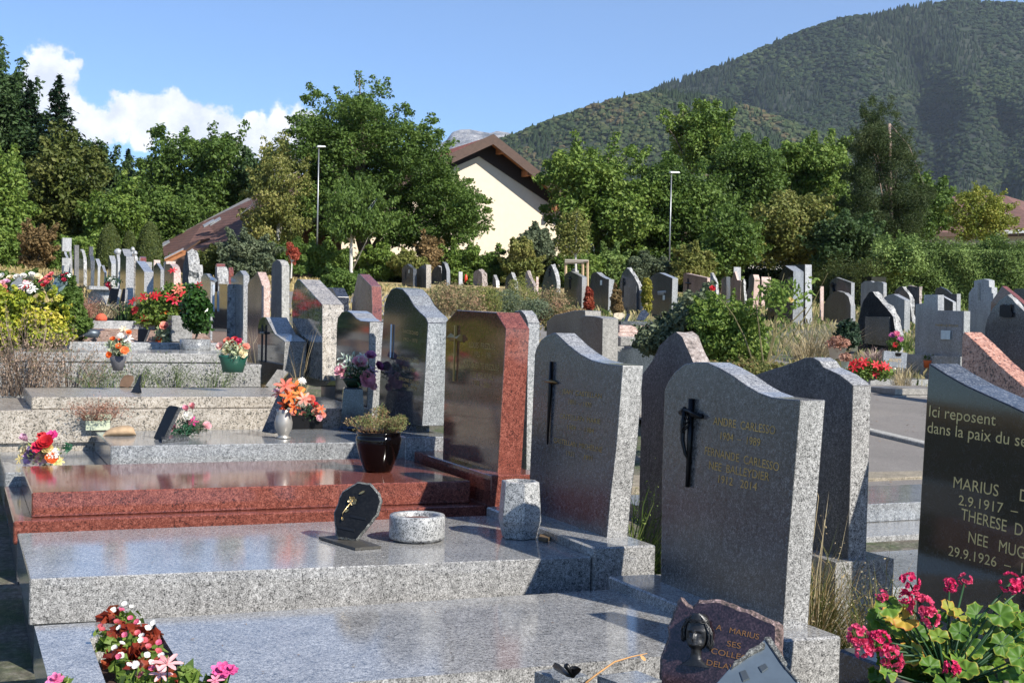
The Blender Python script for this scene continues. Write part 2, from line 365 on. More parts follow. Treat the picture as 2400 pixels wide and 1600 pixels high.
# ---------------- tomb 1 (light grey, wavy headstone, slab with flower opening)
t1=tomb('light grey granite tomb with S-curved headstone, black thorn-wrapped cross and flower bed cut in slab',4.7)
z=.47
hole=[tuple(onz(a,b,z)[:2]) for a,b in ((210,1495),(255,1620),(445,1595),(362,1459))]
def slab_with_hole(name,outer,hole,z0,z1,mat,parent):
    bm=bmesh.new(); top=[]
    for ring in (outer,hole):
        vs=[bm.verts.new((x,y,z1)) for x,y in ring]; top.append(vs)
        for i in range(len(vs)): bm.edges.new((vs[i],vs[(i+1)%len(vs)]))
    bmesh.ops.triangle_fill(bm,use_beauty=True,edges=bm.edges[:])
    fs=bm.faces[:]
    r=bmesh.ops.extrude_face_region(bm,geom=fs); ex=[v for v in r['geom'] if isinstance(v,bmesh.types.BMVert)]
    for v in ex: v.co.z=z0
    bmesh.ops.recalc_face_normals(bm,faces=bm.faces)
    wlv=wl(parent)
    for v in bm.verts: v.co-=wlv
    me=bpy.data.meshes.new(name); bm.to_mesh(me); bm.free(); me.materials.append(mat)
    o=bpy.data.objects.new(name,me); COL.link(o); o.parent=parent; return o
yf=5.24
slab_with_hole('slab',[(.29,4.15),(2.72,4.08),(2.78,5.18),(.285,5.24)],hole,z-.17,z,G['grey'],t1)
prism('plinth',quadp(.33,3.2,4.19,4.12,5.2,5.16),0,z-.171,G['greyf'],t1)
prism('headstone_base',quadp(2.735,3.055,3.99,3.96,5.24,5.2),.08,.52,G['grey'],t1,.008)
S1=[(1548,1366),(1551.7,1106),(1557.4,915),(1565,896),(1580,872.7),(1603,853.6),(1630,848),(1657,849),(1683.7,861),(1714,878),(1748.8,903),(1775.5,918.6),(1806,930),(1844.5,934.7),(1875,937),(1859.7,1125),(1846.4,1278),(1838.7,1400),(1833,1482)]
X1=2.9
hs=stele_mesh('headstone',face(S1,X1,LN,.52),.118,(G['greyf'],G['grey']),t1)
def metal_cross(px_top,px_bot,arm_l,arm_r,X,lean,z0,parent,mat,r=.011,figure=False,star=False):
    m=MB(); o=.011
    a=Vector(onx(*px_top,X-o,lean,z0)); b=Vector(onx(*px_bot,X-o,lean,z0)); c=Vector(onx(*arm_l,X-o,lean,z0)); d=Vector(onx(*arm_r,X-o,lean,z0))
    if star:
        m.tube([a,a.lerp(b,.35),b],[r*.9,r*1.1,r*.5],4); pass
        m2=MB(); m2.tube([c,(c+d)/2,d],[r*.25,r*1.5,r*.25],4); m2.build('cross_arm',BRONZE,parent,True)
    else:
        m.tube([a,b],[r,r*.7],6); m.tube([c,d],[r,r*.8],6)
    if figure:
        ax=(b-a); cr=(c+d)/2
        rr=random.Random(3)
        body=[cr+Vector((-.02,.022,.02)),cr+ax*.12+Vector((-.02,.034,0)),cr+ax*.3+Vector((-.02,.03,0)),cr+ax*.45+Vector((-.015,.01,0)),cr+ax*.52]
        m.tube(body,[.010,.012,.010,.008,.004],7); m.tube([body[0]+Vector((0,.0,.005)),c+Vector((-.01,.0,.0))],[.009,.006],6); m.tube([body[0],d+Vector((-.01,0,0))],[.009,.006],6)
        for i in range(5):
            f=.03+i*.035; p=cr+ax*f
            m.tube([p+Vector((-.015,rr.uniform(.02,.05),rr.uniform(-.02,.02))),p+Vector((-.03,rr.uniform(-.01,.03),rr.uniform(-.03,.03))),p+Vector((-.01,rr.uniform(-.03,.0),rr.uniform(-.03,.03)))],[.003,.005,.002],5)
    return m.build('cross',mat,parent,True)
metal_cross((1621,934),(1611,1141),(1596,966),(1645,976),X1,LN,.52,hs,BLACKM,.014,True)
for s,a,b,h in (('ANDRE  CARLESSO',(1672,994),(1817,1018),.046),('1904  –  1989',(1689,1029),(1782,1046),.044),('FERNANDE  CARLESSO',(1652,1064),(1826,1104),.046),('NEE  BALLEYDIER',(1662,1098),(1803,1127),.046),('1912   2014',(1684,1130),(1774,1150),.044)):
    text_mesh('inscription',hs,s,a,b,h,GOLD,X1,LN,.52)
# ---------------- tomb 2
t2=tomb('light grey granite tomb with peaked curving headstone and thin four-pointed star cross',6.0)
z=.575
prism('slab',quadp(.285,2.74,5.62,5.42,6.78,6.72),z-.19,z,G['grey'],t2)
prism('plinth',quadp(.31,3.15,5.66,5.46,6.75,6.70),.05,z-.191,G['greyf'],t2)
prism('headstone_base',quadp(2.745,3.06,5.40,5.38,6.75,6.74),.12,.62,G['grey'],t2,.008)
X2=2.93
S2=[(1238,1243),(1241,1118),(1252,853.4),(1253,830),(1257,815),(1267.3,797),(1280,787),(1295.4,780.7),(1301.8,780),(1310.7,788),(1333.7,810),(1359,829),(1384.7,843),(1415,850.8),(1458.7,856.4),(1444,1041),(1430.5,1156),(1420,1276)]
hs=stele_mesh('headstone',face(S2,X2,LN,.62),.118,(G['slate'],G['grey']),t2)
metal_cross((1292,847),(1283,1041),(1274,891),(1306,897),X2,LN,.62,hs,BLACKM,.011,False,True)
for s,a,b,h in (('JEAN  CASTELLAN',(1318,921),(1410,934),.034),('1891  –  1970',(1333,946),(1386,955),.034),('CASTELLAN  MARIE',(1312,979),(1407,993),.034),('1904  –  1984',(1330,1005),(1392,1015),.034),('CASTELLAN  MICHELINE',(1298,1036),(1412,1060),.036),('1931      1991',(1328,1066),(1388,1080),.034)):
    text_mesh('inscription',hs,s,a,b,h,GOLDD,X2,LN,.62)
# ---------------- tomb 3 (red)
t3=tomb('polished red granite tomb with stepped plinth and clipped-corner headstone',7.6)
z=.715
prism('slab',quadp(.37,2.80,7.20,7.14,8.42,8.40),z-.13,z,G['red'],t3,.006)
prism('ledge',quadp(.279,2.86,7.10,7.03,8.50,8.46),z-.25,z-.131,G['red'],t3,.006)
prism('plinth',quadp(.30,3.1,7.14,7.08,8.46,8.44),.1,z-.251,G['greyf'],t3)
prism('headstone_base',quadp(2.865,3.2,6.98,6.95,8.42,8.42),.2,.765,G['red'],t3,.006)
X3=2.96
S3=[(1037,1090),(1045.4,754),(1071,726.3),(1162.8,732),(1185.7,769.7),(1165,1123)]
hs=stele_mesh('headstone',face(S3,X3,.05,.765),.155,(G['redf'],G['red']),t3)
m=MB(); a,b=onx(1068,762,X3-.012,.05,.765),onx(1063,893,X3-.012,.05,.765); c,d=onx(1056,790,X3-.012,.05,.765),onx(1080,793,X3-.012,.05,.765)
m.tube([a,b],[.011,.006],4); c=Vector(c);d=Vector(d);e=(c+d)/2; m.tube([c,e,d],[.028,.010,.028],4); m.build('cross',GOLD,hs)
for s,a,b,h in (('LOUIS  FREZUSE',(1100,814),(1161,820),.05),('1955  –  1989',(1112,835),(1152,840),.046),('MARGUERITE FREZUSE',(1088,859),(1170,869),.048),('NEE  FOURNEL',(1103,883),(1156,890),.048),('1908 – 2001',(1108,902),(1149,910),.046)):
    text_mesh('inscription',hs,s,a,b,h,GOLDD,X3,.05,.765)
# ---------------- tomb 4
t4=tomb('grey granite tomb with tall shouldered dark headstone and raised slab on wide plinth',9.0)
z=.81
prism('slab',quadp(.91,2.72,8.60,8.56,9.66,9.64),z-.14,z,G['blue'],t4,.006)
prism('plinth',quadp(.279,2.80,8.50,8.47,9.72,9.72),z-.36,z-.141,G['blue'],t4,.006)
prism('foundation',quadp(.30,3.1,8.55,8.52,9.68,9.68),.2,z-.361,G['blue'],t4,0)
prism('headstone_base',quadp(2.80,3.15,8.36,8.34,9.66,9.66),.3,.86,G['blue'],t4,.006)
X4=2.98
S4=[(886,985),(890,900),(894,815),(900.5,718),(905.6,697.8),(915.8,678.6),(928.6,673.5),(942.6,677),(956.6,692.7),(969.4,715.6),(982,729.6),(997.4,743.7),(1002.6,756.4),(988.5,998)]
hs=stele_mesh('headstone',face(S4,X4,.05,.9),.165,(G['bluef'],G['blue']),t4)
m=MB(); foot=[onx(a,b,X4+.03,.05,.9) for a,b in ((893,993),(893,975),(975,985),(975,1018),(893,1012))]
o=stele_mesh('dowel_block',foot,.10,(G['dgrey'],G['dgrey']),t4,bv=0)
m=MB(); a,b=onx(917.5,760,X4-.01,.05,.9),onx(915,838,X4-.01,.05,.9); m.tube([a,b],.006,5); m.build('cross',plain('steel',(.4,.42,.45),.3,.9),hs)
for s,a,b,h in (('FRANCOIS DAVID',(943,779),(980,786),.036),('1912 – 1973',(946,798),(978,803),.034),('ANTOINETTE DAVID',(930,841),(982,852),.036),('1917 – 1987',(943,865),(974,873),.034),('SIMONE DAVID',(935,890),(982,902),.036),('1919 – 1995',(944,906),(976,914),.034)):
    text_mesh('inscription',hs,s,a,b,h,GOLDD,X4,.05,.9)
# ---------------- tomb 5 (cream speckled) 
t5=tomb('cream speckled granite tomb with tall slanted headstone on round foot',10.4)
z=1.045
prism('slab',quadp(.49,2.5,9.80,9.76,10.95,10.95),z-.085,z,G['cream'],t5,.006)
prism('plinth',quadp(-.35,2.95,9.72,9.68,11.05,11.05),z-.32,z-.086,G['cream'],t5,.006)
prism('foundation',quadp(-.3,3.0,9.75,9.72,11.0,11.0),.3,z-.321,G['cream'],t5,0)
S5=[(783,1012),(789.5,764),(792,743.7),(801,731),(813.8,727.9),(824,733.5),(834,745),(844.4,751),(866,753),(864,840),(862,888),(857,1005)]
X6=2.98
S6=[(689,874),(683.7,703),(690,664.6),(696.4,654.4),(701.5,654.4),(755,713),(755,893)]
hs=stele_mesh('headstone',face(S6,X6,.02,1.1),.20,(G['creamf'],G['cream']),t5)
ft=[onx(a,b,X6+.03,.0,1.1) for a,b in ((700,870),(772,880),(776,892),(765,902),(742,906),(712,900),(702,890))]
stele_mesh('headstone_foot',ft,.14,(G['brownf'],G['brownf']),t5,bv=0)
# separate grey stele in front (belongs to the narrow tomb between 4 and 5)
t5b=thing('gravestone',(3.0,9.9,.5),'grey granite headstone with short wavy top behind the pink rose bouquet','gravestone','headstones in the first row')
stele_mesh('stele',face(S5,2.98,.03,1.0),.175,(G['bluef'],G['grey']),t5b)
# ---------------- tomb 6 (light grey, low) with the small cross headstone
t6=tomb('pale grey granite tomb of two low steps with small dark headstone bearing thin black cross',12.3)
prism('slab',quadp(.45,2.45,12.32,12.28,13.4,13.4),1.2,1.285,G['grey'],t6,.006)
prism('ledge',quadp(-.55,2.62,12.1,12.08,13.5,13.5),.98,1.195,G['grey'],t6,.006)
prism('foundation',quadp(-.5,2.6,12.16,12.14,13.45,13.45),.3,.979,G['grey'],t6,0)
S7=[(603,902),(604.6,764),(608.4,748.8),(614.8,743),(622.4,743),(642.9,782),(667,799.8),(664,850),(660.7,885)]
X7=2.75
hs=stele_mesh('headstone',face(S7,X7,.02,1.1),.21,(G['bluef'],G['grey']),t6)
m=MB(); 
for q in (((615,761),(613.5,848),.011),((610.5,780),(621,780),.013)): m.tube([onx(*q[0],X7-.02,.02,1.1),onx(*q[1],X7-.02,.02,1.1)],q[2],5)
m.build('cross',BLACKM,hs)
# ---------------- tomb 0 (nearest, mostly below the frame)
t0=tomb('black polished granite tomb with sloping headstone reading Ici reposent dans la paix',2.9)
z=.50
prism('slab',quadp(.6,2.72,2.35,2.30,3.42,3.40),z-.15,z,G['black'],t0)
prism('plinth',quadp(.63,3.2,2.4,2.34,3.4,3.4),-.1,z-.151,G['black'],t0)
prism('headstone_base',quadp(2.725,3.2,2.2,2.2,3.55,3.55),.0,.60,G['navy'],t0,.008)
X0=2.95
P0=face([(2146,1440),(2147,1340),(2176.5,850.6),(2214.8,875.5),(2262.6,902.3),(2310.5,924.3),(2368,950),(2400,965.4)],X0,LN,.6)
P0[0]=onx(2144,1480,X0,LN,.6)
zb=.6
P0=[np.array([X0,3.43,zb])]+P0[1:]+[np.array([X0+LN*.7,2.62,1.33]),np.array([X0+LN*.7,2.45,1.32]),np.array([X0,2.45,zb])]
hs=stele_mesh('headstone',P0,.125,(G['black'],G['dgrey']),t0)
GL=plain('pale_gilt_lettering',(.62,.47,.20),.4,.3,.1)
for s,a,b,h in (('Ici reposent',(2178,975),(2334,997),.052),('dans la paix du seigneur',(2174,1013),(2505,1062),.052),('MARIUS     D',(2235,1142),(2412,1177),.050),('2.9.1917  –  2',(2247,1182),(2420,1215),.044),('THERESE  DU',(2253,1216),(2418,1262),.050),('NEE   MUG',(2270,1270),(2402,1309),.050),('29.9.1926  –  12',(2223,1300),(2418,1348),.044)):
    text_mesh('inscription',hs,s,a,b,h,GL,X0,LN,.6)
# ================================================================ FOLIAGE GENERATORS
def leaf_cloud(P,Nn,size,asp=.55,tint=None,droop=0.,fold=.25):
    """P Nx3 positions, Nn Nx3 leaf normals, size N -> verts, loops, starts, tint ; each leaf = folded 4-gon"""
    n=len(P); rd=rng.normal(size=(n,3)); t=rd-(rd*Nn).sum(1,keepdims=True)*Nn; t/=np.linalg.norm(t,axis=1,keepdims=True)+1e-9
    if droop: t[:,2]-=droop; t/=np.linalg.norm(t,axis=1,keepdims=True)
    b=np.cross(Nn,t); s=np.asarray(size).reshape(-1,1)
    v0=P-t*s*.5; v2=P+t*s*.5; mid=P+Nn*s*fold*.3; v1=mid+b*s*asp*.5; v3=mid-b*s*asp*.5
    V=np.stack([v0,v1,v2,v3],1).reshape(-1,3)
    return V,np.repeat(tint if tint is not None else rng.random(n),4)
def unit(n): 
    v=rng.normal(size=(n,3)); return v/np.linalg.norm(v,axis=1,keepdims=True)
def puffs_leaves(C,R,per,size,asp=.55,flat=.8,shell=.45,up=.35,droop=0.,ctint=None,tv=.28):
    """C Nx3 puff centres, R N radii"""
    C=np.asarray(C);R=np.asarray(R);k=len(C)
    cnt=np.maximum(6,(per*(R/R.mean())**2).astype(int)); idx=np.repeat(np.arange(k),cnt); n=len(idx)
    d=unit(n); rr=shell+(1-shell)*rng.random(n)**.6
    lump=1+.28*np.sin(d[:,0]*5+idx)*np.cos(d[:,2]*6+idx*1.7)
    P=C[idx]+d*(R[idx]*rr*lump)[:,None]*np.array([1,1,flat])
    Nn=d*.6+unit(n)*.8+np.array([0,0,up]); Nn/=np.linalg.norm(Nn,axis=1,keepdims=True)
    ct=(rng.random(k)*.5+.25) if ctint is None else ctint
    tt=np.clip(ct[idx]+rng.normal(size=n)*tv*.6,0,1)
    sz=size*(.6+.8*rng.random(n))
    return leaf_cloud(P,Nn,sz,asp,tt,droop)
def leafobj(name,V,T,mat,parent,extra=None):
    n=len(V); st=np.arange(0,n,4); 
    return mesh_np(name,V,np.arange(n),st,mat,parent,None,T)
def inpoly(x,y,P):
    c=np.zeros(len(x),bool); j=len(P)-1
    for i in range(len(P)):
        xi,yi=P[i];xj,yj=P[j]
        m=((yi>y)!=(yj>y))&(x<(xj-xi)*(y-yi)/((yj-yi) if yj!=yi else 1e-9)+xi); c^=m; j=i
    return c
def poly_puffs(poly,D,thick,rp,n):
    """sample puff centres in an outline seen in the photo, at depth D(+-thick), radius about rp metres"""
    P=np.array(poly,float); lo=P.min(0);hi=P.max(0); out=[];R=[]
    tries=0
    while len(out)<n and tries<40:
        tries+=1
        q=lo+(hi-lo)*rng.random((n*3,2)); r=rp*(.6+.8*rng.random(n*3)); rpx=r*F/D*.62*max(0,1-tries/14)
        ok=np.ones(len(q),bool)
        for a in range(6):
            ok&=inpoly(q[:,0]+rpx*math.cos(a*1.047),q[:,1]+rpx*math.sin(a*1.047)*.9,P.tolist())
        for (x,y),rr in zip(q[ok],r[ok]):
            dd=D+thick*(rng.random()*2-1); out.append(atd(x,y,dd)); R.append(rr)
            if len(out)>=n: break
    return np.array(out),np.array(R)
BARK=plain('grey_brown_bark',(.12,.095,.07),.9,0,.35,.6,9)
BIRCH=plain('pale_birch_bark',(.5,.48,.44),.8,0,.25,.2,20)
GRN=leafmat('oak_leaves',[(.04,.075,.015),(.095,.16,.03),(.17,.25,.055)],.55,.38)
GRN2=leafmat('fresh_green_leaves',[(.055,.10,.017),(.13,.205,.035),(.235,.30,.065)])
GRN3=leafmat('dark_green_leaves',[(.024,.05,.016),(.052,.095,.03),(.095,.15,.05)],.55,.35)
OLIVE=leafmat('yellowing_leaves',[(.07,.09,.02),(.17,.19,.045),(.31,.28,.09)])
NEED=leafmat('spruce_needles',[(.010,.024,.012),(.02,.045,.02),(.04,.075,.032)],.6,.1)
PINE=leafmat('pine_needles',[(.025,.045,.013),(.055,.085,.025),(.11,.13,.05)],.6,.25)
YEWM=leafmat('yew_needles',[(.018,.03,.006),(.05,.07,.012),(.10,.11,.025)],.6,.1)
HEDG=leafmat('hedge_leaves',[(.05,.09,.018),(.14,.21,.05),(.23,.31,.09)],.6,.2)
BRN=leafmat('brown_dry_leaves',[(.07,.055,.02),(.18,.12,.05),(.33,.22,.10)],.7,.3)
GREYG=leafmat('grey_green_leaves',[(.05,.07,.035),(.11,.14,.075),(.2,.23,.14)],.6,.25)
REDL=leafmat('red_leaves',[(.2,.03,.015),(.4,.075,.045),(.5,.19,.12)],.6,.35)
def spikes(poly,D,thick,rp,C,R,ct,n=None):
    P=np.array(poly,float); k=len(P); cy=P[:,1].mean(); cen=P.mean(0); E=[];RR=[]
    for i in range(k):
        a,b=P[i],P[(i+1)%k]; ln=np.linalg.norm(b-a)*D/F; m_=max(1,int(ln/(rp*.7)))
        for j in range(m_):
            q=a+(b-a)*rng.random()
            if q[1]>cy+ (P[:,1].max()-cy)*.6: continue
            o_=q-cen; o_/=np.linalg.norm(o_)+1e-6; o_[1]=min(o_[1],.3)-.35; h=rng.random()*rp*1.0
            for t in (.0,.35,.7,1.):
                w=q+o_*(h*t)*F/D; E.append(atd(w[0],w[1],D+(rng.random()-.5)*thick)); RR.append(rp*(.5-.18*t))
    if not E: return C,R,ct
    return np.concatenate([C,np.array(E)]),np.concatenate([R,np.array(RR)]),np.concatenate([ct,np.clip(.5+rng.normal(size=len(E))*.12,.1,.9)])
def tree(label,poly,D,thick,rp,n,per,size,mat=GRN,trunk=None,name='tree',cat='tree',group=None,bark=BARK,asp=.6,flat=.8,tr=.16,limbs=9,seed=0,droop=0.,up=.35,extra=None,tv=.28,ground_px=None,cull=-.16):
    C,R=poly_puffs(poly,D,thick,rp*.85,int(n*1.35))
    nf=np.array([noise.noise(Vector(c)/(rp*2.1)+Vector((seed*3.,len(label),0))) for c in C]); kp=nf>cull; C=C[kp];R=R[kp]; nf=nf[kp]; ctint=np.clip(.42+nf*.55+rng.normal(size=len(C))*.12,.05,.9)
    C,R,ctint=spikes(poly,D,thick,rp,C,R,ctint)
    base_px=ground_px or (sum(p[0] for p in poly)/len(poly),max(p[1] for p in poly)+10)
    b=atd(*base_px,D); 
    g=gz(b[0],b[1]); b[2]=min(b[2],g) if D<90 else b[2]
    root=thing(name,b,label,cat,group)
    V,T=puffs_leaves(C,R,int(per*.85),size*.85,asp,flat,up=up+.15,droop=droop,tv=tv,ctint=ctint,shell=.25); leafobj('crown',V,T,mat,root)
    if trunk is not None:
        m=MB(); pts=[Vector(b)]+[Vector(atd(x,y,D)) for x,y in trunk]
        m.tube(pts,[tr*(1-.55*i/len(pts)) for i in range(len(pts))],8)
        rr=random.Random(seed)
        top=pts[1:] if len(pts)>1 else pts
        for i in range(limbs):
            c=Vector(C[rr.randrange(len(C))]); s=top[rr.randrange(len(top))]
            mid=s.lerp(c,.5)+Vector((rr.uniform(-.2,.2),rr.uniform(-.2,.2),(c-s).length*.12))
            m.tube([s,mid,c],[tr*.32,tr*.18,tr*.05],5)
        m.build('trunk',bark,root,True)
    return root
# ================================================================ BACKGROUND HEADSTONES
SG={'n':0}
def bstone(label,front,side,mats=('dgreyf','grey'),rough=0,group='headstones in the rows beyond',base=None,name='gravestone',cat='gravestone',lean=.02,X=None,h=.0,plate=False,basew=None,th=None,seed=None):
    """front: outline (photo px) of the shaded face, last point = near bottom corner on the ground; side = px width of the lit side"""
    SG['n']+=1
    nb=front[-1]
    if X is None: g=ong(nb[0],nb[1],h); X=g[0]
    y0=onx(nb[0],nb[1],X)[1]; D=(RW.T@(onx(nb[0],nb[1],X)-CAM))[2]
    if th is None: th=max(.06,side/F*D/.93)
    z0=onx(nb[0],nb[1],X)[2]
    P=face(front,X,lean,z0)
    # sink the bottom edge into the ground
    zb=min(gz(X,y0),z0)-.08
    P=[p for p in P]; P[-1]=np.array([X,P[-1][1],zb]); P[0]=np.array([X,P[0][1],zb])
    root=thing(name,(X+th/2,y0,gz(X,y0)),label,cat,group)
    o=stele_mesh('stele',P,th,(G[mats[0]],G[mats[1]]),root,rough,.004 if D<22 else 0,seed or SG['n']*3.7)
    ys=[p[1] for p in P]
    if base is not None:
        zz=z0+base; prism('base',quadp(X-.10,X+th+.12,min(ys)-.05,min(ys)-.05,max(ys)+.08,max(ys)+.08),zb-.1,z0+base-.1,G[mats[1]],root,0)
    if plate:
        p=onx(plate[0],plate[1],X-.012,lean,z0); w_,hh=.05,.065; m=MB(); m.box((p[0]-.004,p[1]-w_,p[2]-hh),(p[0]+.008,p[1]+w_,p[2]+hh)); m.build('notice',plain('white_card_notice',(.55,.6,.58),.5),root)
    return root,X,z0,lean
def Z1(l,ox=0,oy=500,s=3.92): return [(ox+a/s,oy+b/s) for a,b in l]
def Z2(l): return Z1(l,500,560)
def Z3(l): return Z1(l,900,560)
def Z4(l): return Z1(l,1400,560)
def Z5(l): return Z1(l,1800,560)
# ================================================================ THE OTHER HEADSTONES
def Za(l): return Z1(l,100,540,7.84)
def Zc(l): return Z1(l,350,570,7.84)
def Zd(l): return Z1(l,1040,600,7.84)
def Ze(l): return Z1(l,1640,600,7.84)
def Zf(l): return Z1(l,1300,700,7.84)
GR1='headstones in the first row'
def r1(label,f,side,mats,rough=0,X=3.1,**k): return bstone(label,f,side,mats,rough,GR1,X=X,**k)
# --- first row going away to the left
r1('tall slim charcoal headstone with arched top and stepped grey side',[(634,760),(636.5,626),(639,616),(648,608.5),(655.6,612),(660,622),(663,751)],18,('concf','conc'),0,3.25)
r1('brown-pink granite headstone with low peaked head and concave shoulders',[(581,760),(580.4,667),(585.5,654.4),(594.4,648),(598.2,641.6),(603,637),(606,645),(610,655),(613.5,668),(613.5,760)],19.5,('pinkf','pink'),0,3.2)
r1('grey headstone with a chamfered lozenge-shaped head on a narrow shaft',Zc([(1500,1500),(1500,620),(1560,590),(1665,500),(1730,585),(1730,1720)]),13,('blue','grey'),0,3.2)
ro,X,z0,le=r1('dark polished headstone with rough white sides, steel cross and square panel',Zc([(1160,1900),(1165,900),(1280,880),(1280,745),(1436,745),(1425,1850)]),27,('bluef','rough'),.012,3.1)
m=MB(); m.tube([onx(500.5,668,X-.03,le,z0),onx(499.5,730,X-.03,le,z0)],.02,4); m.tube([onx(496,655,X-.03,le,z0),onx(505,657,X-.03,le,z0)],.028,4); m.build('cross',plain('steel',(.4,.42,.45),.3,.9),ro)
r1('rough white block of stone with flat top behind the dark panelled headstone',Zc([(1210,1200),(1210,440),(1245,435),(1250,620),(1270,640),(1270,1250)]),26,('roughp','rough'),.02,3.25)
r1('low mauve granite headstone showing only its flat top above the white block',Zc([(1215,1000),(1215,385),(1235,372),(1240,1000)]),19,('pinkf','red'),0,3.5)
r1('rusty red brick pillar half hidden behind the white rough block',Zc([(1440,1000),(1445,450),(1460,450),(1462,1000)]),11,('red','red'),.02,3.9)
r1('grey granite headstone with shallow curved top beside the potted laurel',Zc([(950,1500),(950,620),(1010,555),(1050,560),(1090,620),(1128,640),(1128,1560)]),9,('blue','grey'),0,3.15)
r1('big rugged pale boulder headstone with dark smooth face, tallest near the potted laurel',Zc([(575,1300),(600,700),(620,400),(680,180),(700,150),(712,300),(735,500),(715,620),(735,800),(720,1250)]),26,('roughd','rough'),.05,3.1)
r1('round-shouldered white rubble stone leaning behind the big boulder headstone',Zc([(850,1200),(860,600),(880,420),(900,395),(920,640),(925,1200)]),10,('rough','rough'),.03,3.4)
r1('pink granite headstone with chamfered top and dark polished front',Zc([(270,1200),(285,380),(375,378),(420,430),(447,520),(445,1250)]),16,('pinkf','pink'),0,3.1)
r1('flat-topped pale pink headstone rising just behind the chamfered pink headstone',Zc([(260,900),(265,335),(312,328),(316,900)]),20,('pinkf','pink'),0,3.4)
r1('brownish mirror-polished headstone with narrow white side and slanted shoulder',Zc([(75,1150),(80,420),(130,360),(205,480),(205,1180)]),6.5,('dgreyf','grey'),0,3.1)
r1('small square pink headstone top between two polished grey stones',Zc([(70,900),(75,310),(85,306),(88,900)]),13.5,('pinkf','pink'),0,3.5)
r1('grey headstone with slanting blue-white top and mirror front beside the red mandevillas',Za([(1715,1200),(1720,560),(1775,630),(1868,760),(1865,1240)]),19.5,('dgreyf','grey'),0,3.1)
r1('light grey headstone peeping out just behind the slant-topped mirror stone',Za([(1880,1000),(1885,600),(1897,580),(1900,1000)]),13,('grey','grey'),0,3.4)
r1('rounded red granite headstone top seen behind the slant-topped stones',Za([(1770,1100),(1775,510),(1785,480),(1797,500),(1800,1100)]),12.5,('redf','red'),0,3.5)
ro,X,z0,le=r1('tallest pale speckled headstone of the left row with notched curling top',Za([(1415,1330),(1425,480),(1440,380),(1460,340),(1480,400),(1500,460),(1535,475),(1520,1350)]),17,('dgreyf','grey'),0,3.1)
r1('pale granite slab standing close behind the tallest speckled headstone',Za([(1600,1290),(1602,440),(1640,430),(1645,590),(1655,600),(1650,1290)]),7.5,('grey','creamf'),.01,3.25)
for nm,px,r in (('white carved angel figure perched on the tall headstone edge',(1655,440),.085),('white carved bird figure on the back of the tall headstone',(1700,510),.08)):
    q=Za([px])[0]; p=onx(q[0],q[1],3.45); ro=thing('figurine',(p[0],p[1],p[2]-.1),nm,'figurine','white carved figures on headstones')
    m=MB(); m.lathe((p[0],p[1],p[2]-.3),[(.06,0),(.05,.1),(.03,.16),(.06,.22),(.065,.30),(.03,.36)],9); m.build('body',G['white'],ro,True)
    m=MB(); m.lathe((p[0],p[1]+.02,p[2]+.05),[(.01,0),(.045,.03),(.05,.06),(.03,.10),(.005,.115)],9); m.build('head',G['white'],ro,True)
r1('slender white pillar headstone crowned by a ball finial',Za([(1345,1060),(1345,450),(1360,440),(1385,600),(1380,1065)]),5.5,('white','white'),0,3.15)
q=Za([(1376,400)])[0]; p=onx(q[0]+1,q[1],3.2); m=MB(); m.lathe((p[0],p[1],p[2]-.07),[(.02,0),(.07,.02),(.09,.07),(.07,.12),(.02,.15)],12); o=m.build('ball_finial',G['white'],None,True); tag(o,'round white stone ball topping the slender pillar','finial')
r1('pale headstone with hooded T-shaped head and dark recessed front',Za([(1205,860),(1205,480),(1220,462),(1240,540),(1265,610),(1262,870)]),12,('dgreyf','white'),0,3.15)
r1('small grey headstone with hooked shoulder on the right of the white stepped one',Za([(1055,890),(1060,670),(1085,640),(1115,740),(1135,770),(1125,1090)]),4.5,('dgreyf','grey'),0,3.1)
r1('white stepped headstone with bright flat cap near the grey hooked one',Za([(940,990),(960,540),(968,520),(985,560),(1015,650),(1005,1000)]),8,('dgreyf','white'),0,3.12)
r1('dark flared granite headstone left of the white stepped one',Za([(820,940),(830,460),(860,470),(880,560),(885,740),(880,930)]),9,('dgreyf','dgrey'),0,3.15)
r1('dark headstone with rough arched speckled crown',Za([(675,880),(675,420),(690,350),(715,370),(745,480),(755,620),(755,900)]),8,('dgreyf','rough'),.012,3.12)
r1('tall dark olive slate headstone with plain square top',Za([(570,820),(572,275),(580,268),(590,268),(590,830)]),9,('concf','concf'),0,3.15)
r1('slim grey headstone with pointed top right of the tall squared pillar',Za([(465,790),(475,430),(485,370),(505,480),(515,800)]),4,('blue','grey'),0,3.12)
r1('tall squared granite pillar headstone with boxed head, farthest left in the row',Za([(345,780),(350,200),(365,180),(368,350),(385,360),(405,440),(445,520),(448,790)]),5,('dgreyf','white'),0,3.12)
q=Za([(425,265)])[0]; p=onx(q[0],q[1],3.0); m=MB(); m.box((p[0]-.11,p[1]-.2,p[2]-.2),(p[0]+.15,p[1]+.2,p[2]+.2)); 
ro=thing('gravestone',(p[0],p[1],p[2]-1.6),'pale square-headed stone shaft rising above the far left pillar','gravestone',GR1); m.box((p[0]-.1,p[1]-.1,p[2]-1.7),(p[0]+.15,p[1]+.15,p[2]-.4)); m.build('stele',G['white'],ro)
r1('far dark ribbed granite headstone beside the green notice board',Za([(835,800),(840,305),(850,295),(860,295),(862,800)]),8,('dgrey','dgrey'),0,3.8)
